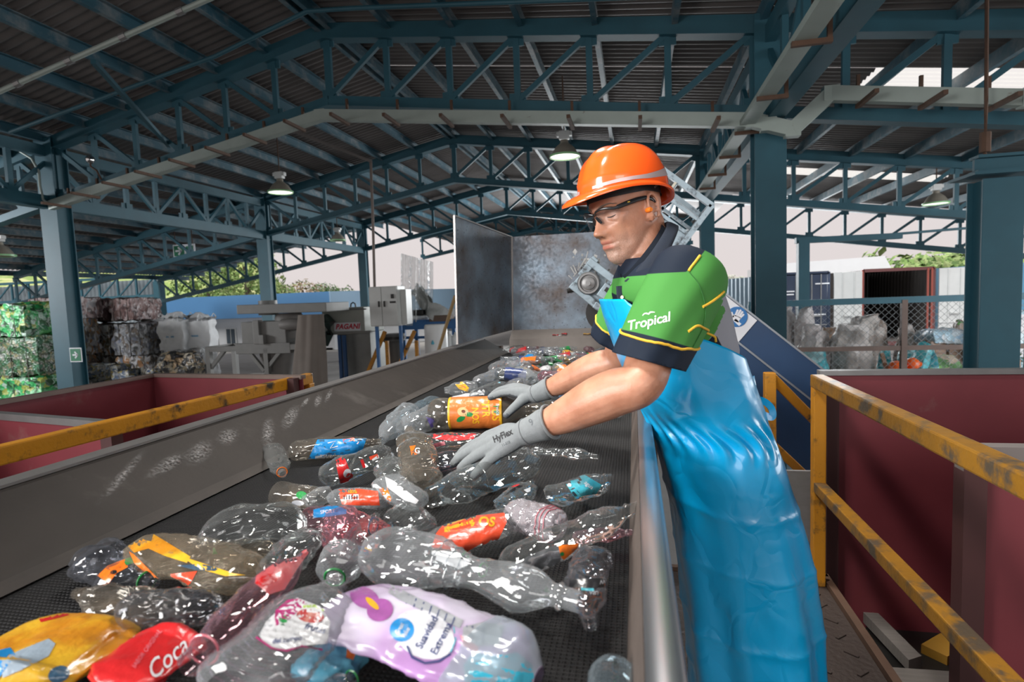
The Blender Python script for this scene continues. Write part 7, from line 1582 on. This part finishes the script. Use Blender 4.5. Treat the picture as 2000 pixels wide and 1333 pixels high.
# --- small ring of neck and bottle with the dark band at right
q = B((1152, 1222, .035), (1165, 1085, .05), 42, .75, 'pet', .22, 9.1, mat=CLG, bend=(-.3, .3), label='smoky bottle with a black and teal band, its neck pointing at the viewer')
q.patch([(1112, 1133), (1160, 1130), (1208, 1128), (1207, 1140), (1165, 1150), (1112, 1148)], LK, 'dark_band'); q.stripe([(1135, 1150), (1160, 1153), (1185, 1148)], 6, LT, 'teal_band'); q.text('WEB', (1183, 1137), (1, -.03), 8, LGr, 0, .03, flip=-1); q.text('ASU', (1160, 1158), (1, .05), 7, LGr, 0, .03, flip=-1)
# --- teal label, right
q = B((1192, 935, .03), (1080, 972, .035), 31, .62, 'pet', .16, 4.4, mat=CL, label='crushed clear bottle with a teal label lying alone near the right edge of the belt')
k = q.patch([(1100, 938), (1142, 928), (1176, 948), (1164, 966), (1122, 972)], LT, 'label'); q.stripe([(1128, 940), (1152, 958)], 9, LCy, 'pale_panel'); q.patch([(1102, 944), (1112, 942), (1134, 966), (1122, 970)], LK, 'dark_panel'); q.disc((1112, 948), 4, 4, LW, 0, 'badge')
q.text('DASANI'[:0] or 'agua', (1150, 948), (30, 24), 8, LW, .1, .02)
# --- twisted bottle
q = B((1168, 893, .03), (1038, 882, .03), 15, .7, 'pet', .30, 6.1, mat=CL, pinch=((.55, .1, .35), (.8, .15, .4)), bend=(.3, .1), twist=2., label='thin clear bottle twisted like a rope, just below the near glove')
# --- clear bottle with open neck left of centre right
q = B((838, 973, .04), (1040, 898, .055), 37, .85, 'wide', .17, 8.2, mat=CL, label='clear wide-necked bottle under the near glove, its open mouth facing left')
q.torus(.42, CL, .8, 'rib')
q = B((1040, 945, .03), (985, 990, .03), 26, .6, 'pet', .22, 2.2, mat=CL, label='small clear bottle with a black and red label, below the near glove')
q.patch([(972, 958), (995, 940), (1034, 928), (1030, 945), (1000, 962), (975, 972)], LK, 'label'); q.patch([(995, 948), (1016, 938), (1020, 944), (1000, 956)], LR, 'red_print'); q.patch([(1020, 935), (1038, 926), (1036, 960), (1024, 965)], LW, 'white_part')
# --- pinkish ball
q = B((990, 1000, .05), (1103, 1030, .055), 34, .9, 'bag', .17, 1.1, mat=film('milky_pinkish', (.88, .84, .86), .30, (.62, .58, .62), .6, 30, .1, .7), label='rounded milky bottle end with pink rings and a dark hole')
for s_, mt in ((.70, LPk), (.76, LPk), (.82, LPk)): q.torus(s_, mt, .8, 'pink_ring')
q.disc((1086, 1035), 9, 11, LK, 0, 'base_hole')
# --- orange labelled flattened bottle
q = B((1010, 1010, .045), (838, 1070, .045), 42, .5, 'bag', .12, 3.9, mat=CL, label='flattened bottle with an orange label and yellow letters in the middle of the belt')
k = q.patch([(852, 1042), (868, 1022), (905, 1010), (985, 1002), (990, 1020), (975, 1052), (960, 1068), (935, 1082), (870, 1076), (842, 1072)], LOR, 'label'); q.patch([(868, 1020), (905, 1008), (930, 1012), (925, 1028), (890, 1038), (868, 1040)], LY, 'yellow_print'); q.text('OS', (950, 1020), (30, 2), 18, LY, .1, .05, 1.0); q.text('TRI', (905, 1024), (30, -8), 12, LOR, .1, .03, 1.)
# --- green ringed neck with white and green scrap label
q = B((955, 1117, .055), (830, 1085, .05), 26, .7, 'pet', .22, 5.5, mat=CL, ring=LGn, label='clear bottle with a green neck ring and a torn white and green label')
q.patch([(842, 1080), (856, 1078), (905, 1088), (922, 1092), (914, 1104), (896, 1112), (850, 1094)], LW, 'torn_label'); q.patch([(900, 1075), (928, 1080), (918, 1090), (904, 1088)], LGn, 'green_patch')
for i in range(7): q.stripe([(850+i*9, 1080+i*2), (846+i*9+6, 1092+i*3)], 1.6, LGr, 'fine_print')
q.patch([(812, 1072), (832, 1070), (836, 1082), (816, 1084)], LW, 'white_patch')
# --- star based bottle, green ring
q = B((652, 1133, .04), (672, 1080, .055), 42, .9, 'pet', .10, 6.6, mat=CLM, star=True, ring=LGn, label='short clear bottle showing its star-shaped base, with a green neck ring')
# --- wide clear jar body with coloured patch behind the star base
q = B((735, 1010, .05), (690, 1085, .05), 30, .7, 'pet', .22, 8.8, mat=CL, label='clear bottle with a small blue, red and yellow label behind the star-shaped base'); q.patch([(698, 1066), (725, 1070), (720, 1086), (702, 1082)], LN, 'label'); q.stripe([(704, 1075), (722, 1080)], 4, LR, 'red_print'); q.stripe([(712, 1070), (726, 1076)], 4, LY, 'yellow_print')
# --- spiral ribbed juice bottle with fruit label, front
q = B((655, 1150, .055), (470, 1345, .06), 88, .62, 'ribbed', .12, 4.9, mat=CLM, label='large ribbed juice bottle with a white, pink and red fruit label at the front')
q.patch([(540, 1195), (580, 1168), (625, 1185), (645, 1215), (640, 1252), (600, 1245), (560, 1262), (508, 1238), (520, 1215)], LW, 'label'); q.patch([(538, 1192), (562, 1172), (585, 1170), (600, 1178), (565, 1210), (535, 1225)], LM, 'label_corner'); q.disc((606, 1204), 27, 13, lab('fruit_red', (.42, .04, .04), .3, col2=(.55, .25, .2), thr=.55, sc=60), .15, 'fruit_print'); q.disc((553, 1212), 8, 10, LGn, .4, 'leaf_print'); q.stripe([(592, 1186), (615, 1184), (632, 1194)], 5, lab('label_lime', (.35, .50, .08)), 'lime_print')
q.patch([(505, 1240), (545, 1235), (600, 1232), (642, 1240), (640, 1258), (590, 1262), (555, 1270), (520, 1262)], LW, 'ribbon_panel'); q.text('frutas', (615, 1228), (30, 8), 13, LN, .3, .02); q.stripe([(500, 1245), (530, 1266), (560, 1272), (590, 1262), (630, 1270)], 4, LM, 'scalloped_edge'); q.text('del campo', (560, 1250), (30, -4), 10, LN, .3, .02)
# --- long pinkish bottle with a red label, open neck lower left
q = B((368, 1300, .075), (598, 1078, .085), 40, .8, 'wide', .10, 2.7, mat=CLP, pinch=((.95, .16, .75),), label='long pinkish bottle tapering to a red labelled tip, its open mouth at the lower left')
q.patch([(500, 1125), (560, 1085), (600, 1066), (606, 1076), (580, 1112), (556, 1152), (525, 1162), (498, 1140)], lab('label_faded_red', (.55, .10, .11), .35, col2=(.62, .24, .24), thr=.56), 'label'); q.patch([(498, 1140), (515, 1122), (548, 1120), (540, 1136), (515, 1146)], LR, 'red_band'); q.torus(.10, LPk, 1.6, 'pink_neck_ring'); q.stripe([(548, 1140), (575, 1104), (598, 1072)], 2., LPeach, 'label_seam')
# --- orange foil bottle at left
q = B((505, 1130, .05), (270, 1062, .05), 54, .55, 'bag', .18, 6.9, mat=film('orange_tinged_film', (.92, .88, .82), .08, (.62, .50, .36), .2, 9, .05, .7), label='orange and amber film bottle with silvery folds on the left of the belt')
q.patch([(250, 1068), (278, 1040), (300, 1044), (330, 1062), (372, 1088), (365, 1100), (320, 1086), (290, 1072), (262, 1080)], LYo, 'label'); q.patch([(350, 1085), (400, 1102), (455, 1120), (480, 1124), (440, 1126), (390, 1112)], LYo, 'amber_fold'); q.patch([(252, 1078), (262, 1084), (310, 1132), (335, 1140), (330, 1150), (300, 1138), (262, 1100)], LO, 'orange_fold'); q.patch([(333, 1122), (385, 1116), (372, 1140), (352, 1158), (338, 1142)], LOR, 'coral_fold'); q.patch([(345, 1105), (392, 1102), (430, 1110), (420, 1116), (380, 1114)], lab('label_slate', (.03, .07, .12)), 'dark_fold')
q = B((300, 1140, .03), (165, 1095, .035), 40, .75, 'pet', .22, 7.3, mat=CLG, ring=LGn, label='smoky bottle with an orange label scrap and a green neck ring at the far left')
q.patch([(190, 1125), (210, 1106), (245, 1092), (250, 1108), (228, 1120), (212, 1140)], LO, 'label'); q.disc((222, 1118), 7, 4, LK, -.2, 'print'); q.patch([(240, 1094), (258, 1088), (262, 1100), (246, 1104)], LGn, 'green_scrap')
q = B((150, 1160, .03), (330, 1200, .04), 38, .7, 'pet', .2, 9.7, mat=CLD, label='dirty dark bottle under the orange film bottle at left'); q = B((230, 1190, .055), (430, 1190, .05), 42, .7, 'bag', .2, 3.1, mat=CLG, label='smoky crumpled bottle behind the red label bag, at left')
q = B((215, 1070, .04), (180, 1110, .04), 34, .75, 'bag', .2, 5.9, mat=CLG, label='dark smoky bottle end at the far left edge of the heap')
# --- amber bag and red bag at the bottom left
q = B((-25, 1345, .04), (205, 1205, .04), 105, .22, 'bag', .20, 1.9, mat=LYo, label='flat amber and yellow bag in the lower left corner', name='plastic_bag', cat='bag'); q.patch([(0, 1290), (40, 1270), (95, 1248), (108, 1258), (95, 1282), (40, 1310), (5, 1325)], lab('label_pale_grey_blue', (.34, .42, .50)), 'pale_patch'); q.patch([(-20, 1275), (20, 1265), (30, 1280), (-5, 1330), (-20, 1330)], LB, 'blue_patch'); q.patch([(72, 1205), (110, 1196), (140, 1192), (135, 1202), (80, 1216)], LR, 'red_strip'); q.disc((115, 1318), 22, 16, lab('label_dusk_blue', (.05, .12, .2)), -.4, 'blue_patch')
q = B((365, 1235, .045), (205, 1345, .04), 72, .24, 'bag', .20, 8.5, mat=LR, label='flat red bag with curly white lettering at the bottom left', name='plastic_bag', cat='bag')
q.text('Coca', (325, 1290), (45, -38), 34, LW, .45, .01, .95); q.text('SABOR ORIGINAL', (287, 1268), (32, -44), 9, LPk, 0, .0, .9)
# --- bottom middle: blue shape, green ring; bottom right lump
q = B((690, 1262, .02), (600, 1330, .03), 52, .5, 'bag', .15, 4.2, mat=lab('label_sky_film', (.12, .38, .52), .25), label='sky blue and orange film scrap under the white bottle at the bottom', name='plastic_film', cat='film'); q.patch([(680, 1252), (700, 1262), (690, 1290), (676, 1285)], LO, 'orange_edge')
q = B((695, 1320, .03), (600, 1400, .03), 34, .8, 'pet', .2, 2.9, mat=CLG, ring=LGn, label='dark smoky bottle with a green neck ring at the very bottom')
q = B((1200, 1300, .04), (1195, 1420, .05), 50, .8, 'bag', .12, 6.4, mat=CLB, label='rounded clear bottle end at the bottom edge next to the rail')
# --- large clear crumpled bottles, left of centre
q = B((600, 1022, .06), (385, 1058, .06), 46, .72, 'bag', .2, 2.5, mat=CL, bend=(0, .35), label='large empty clear bag-like bottle sagging on the left half of the belt')
q = B((415, 1085, .03), (545, 1085, .035), 34, .75, 'bag', .14, 7.9, mat=CLD, label='brown dirty bottle with a green scrap under the large clear one'); q.patch([(400, 1062), (418, 1070), (425, 1082), (405, 1085)], LGn, 'green_scrap'); q.patch([(392, 1068), (402, 1064), (402, 1080), (394, 1084)], LR, 'red_scrap')
q = B((520, 1130, .05), (612, 1045, .06), 37, .75, 'bag', .2, 3.7, mat=CL, label='clear crumpled bottle between the large clear one and the star base')
# --- pink tinted with blue label
q = B((742, 1030, .05), (600, 1012, .05), 34, .75, 'pet', .22, 5.8, mat=CLP, label='pinkish bottle with a bright blue label, left of the middle', ring=LN)
q.patch([(612, 996), (640, 989), (678, 988), (676, 1004), (640, 1010), (612, 1012)], LB, 'label'); q.text('SPORT', (640, 1000), (30, -3), 7, LW, 0, .01)
q = B((670, 1070, .055), (668, 1000, .06), 32, .8, 'bag', .24, 8.1, mat=CLP, label='pinkish crumpled bottle end behind the star-shaped base')
q = B((765, 1040, .03), (665, 1035, .03), 22, .6, 'bag', .15, 9.3, mat=LR, label='flat red film scrap under the pinkish bottles', name='plastic_film', cat='film')
# --- orange-red label with bar code, torn white wrap, milky piece
q = B((768, 975, .055), (640, 972, .055), 25, .7, 'bag', .12, 4.7, mat=CLM, label='milky bottle with an orange-red label and a bar code left of centre')
q.patch([(660, 957), (700, 955), (738, 960), (742, 988), (700, 988), (668, 986)], LOR, 'label'); q.patch([(668, 967), (700, 966), (701, 977), (670, 977)], LW, 'code_panel')
for i in range(6): q.stripe([(672+i*5, 968), (672+i*5, 976)], 1.8, LK, 'bar_code', .0021)
q.text('100%', (688, 961), (30, 0), 6, LY, 0, .02)
q = B((822, 985, .06), (745, 940, .065), 30, .7, 'bag', .15, 6.2, mat=CLM, label='clear bottle half wrapped in a torn white and orange label'); q.patch([(752, 932), (770, 940), (818, 978), (812, 985), (790, 978), (756, 952)], LW, 'white_wrap'); q.patch([(720, 948), (735, 946), (762, 968), (764, 985), (752, 1000), (738, 970)], LW, 'torn_edge'); q.patch([(740, 955), (756, 952), (764, 975), (758, 996), (748, 1002), (752, 980)], LO, 'orange_edge')
q = B((835, 1040, .04), (775, 1000, .05), 36, .75, 'bag', .2, 7.1, mat=CL, label='clear crumpled bottle right of the torn white wrap')
# --- cup-like clear piece with green scrap
q = B((545, 965, .03), (625, 975, .03), 27, .8, 'cup', .14, 3.5, mat=CLD, capped=True, label='cup-like cut bottle bottom with a green scrap, lying alone at left'); q.disc((589, 968), 11, 8, LGn, .2, 'green_scrap'); q.disc((582, 983), 12, 5, LGr, .1, 'grey_scrap')
q = B((640, 960, .04), (605, 985, .04), 20, .8, 'bag', .2, 1.7, mat=CLM, label='small milky bottle end next to the cup-like piece')
# --- tiny bottle with orange ring
q = B((553, 928, .025), (531, 876, .03), 19, .8, 'pet', .16, 2.1, mat=CL, ring=LO, label='tiny clear bottle with an orange neck ring near the left belt edge'); q.stripe([(530, 888), (538, 894), (544, 902), (546, 910)], 5, LPk, 'pink_print'); q.stripe([(528, 880), (542, 890), (549, 903)], 2.5, LN, 'print_line')
# --- blue label
q = B((745, 865, .035), (566, 882, .035), 26, .75, 'pet', .12, 5.3, mat=CLD, label='clear bottle with a wide bright blue label near the left belt edge')
k = q.patch([(620, 859), (662, 858), (716, 857), (708, 880), (690, 907), (640, 909), (596, 908), (608, 885)], LB, 'label'); q.text('pahsa', (640, 893), (-30, 0), 10, LW, 0, .02, flip=1); q.patch([(616, 891), (640, 891), (639, 896), (615, 896)], LW, 'bar_code'); q.stripe([(670, 862), (690, 858), (700, 866)], 6, LOR, 'orange_print'); q.stripe([(640, 866), (655, 862), (645, 876), (660, 872)], 2., LW, 'white_scrawl')
# --- red cherry label
q = B((628, 935, .04), (760, 882, .045), 30, .75, 'bag', .18, 8.4, mat=CL, label='clear bottle with a red and white label, left of the bottle marked with a G')
q.patch([(655, 900), (672, 890), (684, 922), (696, 935), (665, 946), (660, 925)], LR, 'label'); q.disc((678, 925), 7, 9, LW, .4, 'white_print'); q.stripe([(662, 934), (690, 928), (705, 914), (726, 898), (740, 892)], 7, LW, 'white_band'); q.stripe([(706, 898), (712, 914)], 6, LR, 'red_print'); q.stripe([(722, 896), (738, 890)], 7, LOR, 'orange_print'); q.stripe([(690, 912), (712, 902)], 2.5, LB, 'blue_print')
# --- sports bottle with a G
q = B((800, 842, .055), (820, 955, .05), 34, .75, 'ribbed', .18, 3.2, mat=CLD, label='ribbed clear bottle with an orange patch and a white G, below the orange bottle', bend=(-.2, 0)); q.patch([(800, 872), (812, 870), (815, 888), (804, 890)], LO, 'label'); q.text('G', (815, 881), (1, .1), 11, LW, 0, .03); q.torus(.42, CLM, 1.2, 'ring'); q.torus(.30, CLM, 1.2, 'ring')
q = B((790, 960, .04), (758, 905, .04), 30, .75, 'bag', .22, 6.8, mat=CL, label='clear crumpled bottle left of the G marked bottle')
# --- clear bottles left of the big orange one
q = B((745, 862, .03), (800, 800, .045), 24, .8, 'pet', .2, 4.1, mat=CLM, label='milky clear bottle standing askew left of the orange bottle'); q = B((790, 845, .03), (855, 800, .05), 26, .75, 'bag', .2, 9.9, mat=CLM, label='crumpled milky bottle with purple print against the orange bottle'); q.patch([(832, 815), (848, 818), (852, 832), (842, 836)], lab('label_violet', (.16, .12, .42)), 'violet_print'); q.stripe([(820, 812), (846, 808), (850, 815)], 4, LGn, 'green_print')
q = B((775, 822, .03), (850, 782, .035), 17, .7, 'pet', .2, 1.3, mat=CLB, label='small bluish bottle with a green label behind the milky one'); q.stripe([(806, 790), (835, 786)], 7, LGn, 'green_label'); q.stripe([(790, 797), (815, 790)], 5, LW, 'white_label')
# --- the orange bottle held by the worker
q = B((1052, 803, .054), (838, 809, .056), 33, .95, 'pet', .035, 7.5, mat=CLD, label='big bottle with an orange and yellow fruit label, gripped by the far glove', bend=(0, 0))
k = q.sleeve(.34, .80, lab('label_fruit_orange', (.66, .175, .035)), name='label'); q.sleeve(.79, .81, LY, name='label_edge', off=.0016); q.sleeve(.33, .35, LY, name='label_edge', off=.0016)
q.text('CITR', (948, 795), (2, 32), 15, LY, .1, .04, .85); q.text('US', (968, 810), (2, 32), 16, LY, .1, .04, .9); q.text('NOS', (928, 812), (2, 32), 13, LY, .1, .04, .85); q.patch([(962, 789), (980, 789), (978, 811), (966, 812)], LGn, 'green_badge'); q.text('fresca', (972, 800), (1, 30), 7, LW, .2, .02, off=.0028)
q.disc((904, 805), 11, 9, LPeach, .3, 'fruit_print'); q.disc((905, 804), 4, 3.2, LBr, .3, 'fruit_stone', .0024); q.disc((900, 819), 9, 5, LGn, -.5, 'leaf_print'); q.disc((916, 810), 8, 4.5, LGn, .1, 'leaf_print')
# --- red label bottle between the gloves
q = B((950, 858, .04), (800, 862, .04), 21, .65, 'bag', .16, 2.8, mat=CL, label='flat bottle with a bright red label between the orange bottle and the near glove')
q.patch([(806, 838), (840, 840), (890, 842), (930, 848), (925, 858), (885, 862), (850, 858), (818, 848)], LR, 'label'); q.stripe([(836, 850), (850, 856), (862, 852), (880, 858)], 2.5, LW, 'white_script'); q.patch([(845, 868), (868, 862), (872, 878), (850, 882)], LPk, 'pink_patch')
q = B((905, 895, .02), (800, 915, .025), 26, .6, 'bag', .2, 5.1, mat=CLG, label='smoky flat bottle under the fingers of the near glove')
q = B((930, 930, .03), (890, 945, .03), 24, .7, 'bag', .22, 3.4, mat=CL, label='small clear bottle just below the finger tips of the near glove')
# --- group behind the orange bottle
q = B((868, 763, .03), (932, 757, .035), 19, .75, 'pet', .18, 4.5, mat=CLM, label='small clear bottle with a yellow label behind the orange bottle'); q.patch([(882, 742), (900, 742), (916, 758), (914, 766), (896, 760)], LY, 'label'); q.stripe([(884, 746), (898, 750), (910, 758)], 2, LOR, 'print')
q = B((925, 775, .03), (985, 752, .035), 18, .7, 'bag', .2, 6.3, mat=CL, label='clear bottle with a white and blue label left of the far glove'); q.patch([(972, 742), (990, 740), (992, 750), (973, 752)], LCy, 'label'); q.patch([(970, 753), (992, 751), (988, 760), (974, 760)], LR, 'red_band'); q.stripe([(922, 752), (936, 750)], 6, LY, 'yellow_print'); q.patch([(934, 758), (948, 756), (946, 772), (936, 772)], LW, 'white_patch')
q = B((930, 748, .035), (990, 722, .04), 16, .7, 'bag', .2, 1.9, mat=CLM, label='milky bottle with a red label in the second row behind the far glove'); q.stripe([(942, 746), (958, 738), (972, 733)], 6, LR, 'label')
q = B((960, 725, .04), (1010, 705, .04), 16, .8, 'bag', .2, 7.2, mat=CLM, label='milky bottle standing highest behind the far glove'); q = B((1000, 760, .03), (1050, 735, .035), 21, .75, 'bag', .22, 3.6, mat=CLM, label='milky crumpled bottle above the far glove')
q = B((1107, 797, .03), (1035, 806, .04), 20, .85, 'pet', .15, 2.6, mat=CLD, cap=LY, label='clear bottle with a yellow cap between the two forearms'); q = B((1120, 775, .03), (1050, 790, .04), 20, .8, 'pet', .2, 8.6, mat=CL, label='clear bottle right of the far glove, under the near forearm')
q = B((1215, 806, .02), (1190, 812, .02), 9, .8, 'bag', .2, 4.6, mat=CL, label='small clear piece close to the rail behind the elbow')
q = B((880, 782, .02), (940, 770, .02), 10, .6, 'bag', .15, 5.6, mat=LW, label='white label scrap directly behind the orange bottle', name='plastic_film', cat='film')
# --- the glittering heap at the far end: small bottles, one prototype per look and copies of it
protos = []
specs = [('clear', CLM, None), ('clear', CL, None), ('red labelled', CLM, LR), ('blue labelled', CLM, LB), ('white labelled', CLM, LW), ('yellow labelled', CL, LY), ('green labelled', CLM, LGn), ('pinkish', CLP, None), ('orange labelled', CLM, LO), ('dark labelled', CL, LN)]
rr = random.Random(21)
PTN = None
for i, (nm, mt, lb2) in enumerate(specs):
    q = B((1060, 700, .03), (1085, 694, .03), 8.5, .75, 'pet', .24, 1.3*i+.4, mat=mt, nu=16, ns=20, label='small crushed %s bottle in the glittering heap near the hopper' % nm, group='small %s bottles in the far heap' % nm)
    if lb2: q.sleeve(.36, .80, lb2, nu=14, ns=4)
    protos.append((q.root, nm))
def heap_spot(k):
    while True:
        x = rr.uniform(940, 1205); y = rr.uniform(681, 768)
        if y > 716 and x < 1000: continue
        if y < 760-.9*(x-940)*.9 and x < 1000: continue
        if 985 < x < 1075 and y > 735: continue
        return x, y
for k in range(118):
    root, nm = protos[k % 10 if k % 3 else (0 if k % 2 else 1)] if k >= 10 else protos[k]
    x, y = heap_spot(k); hgt = .02+.07*rr.random()*max(0, min(1, (1205-x)/140)) ; p = atZ(x, y, BZ+hgt)
    c = root if k < 10 else copy_tree(root)
    c.location = p; c.rotation_euler = (rr.uniform(-.35, .35), rr.uniform(-.35, .35), rr.uniform(0, 6.28)); s_ = rr.uniform(.75, 1.25); c.scale = (s_, s_, s_)
# scraps on the hopper shelf
for (x, y, w_, mt, lb3) in ((1085, 657, .05, LR, 'left red film scrap on the hopper shelf'), (1102, 655, .045, LR, 'right red film scrap on the hopper shelf'), (1092, 659, .04, LW, 'white film scrap between the two red ones on the hopper shelf'), (1148, 655, .07, LY, 'thin yellow film scrap on the hopper shelf')):
    p = at(x, y, 4.53); mb = MB(); mb.grid(lambda u, v: p+V(((u-.5)*w_, (v-.5)*.03, .012+.010*nz((u*3, v*3, x)))), 6, 4); o = tag(mb.build('film_scrap', mt, smooth=True), lb3, 'film scrap', 'film scraps on the hopper shelf'); md = o.modifiers.new('t', 'SOLIDIFY'); md.thickness = .002
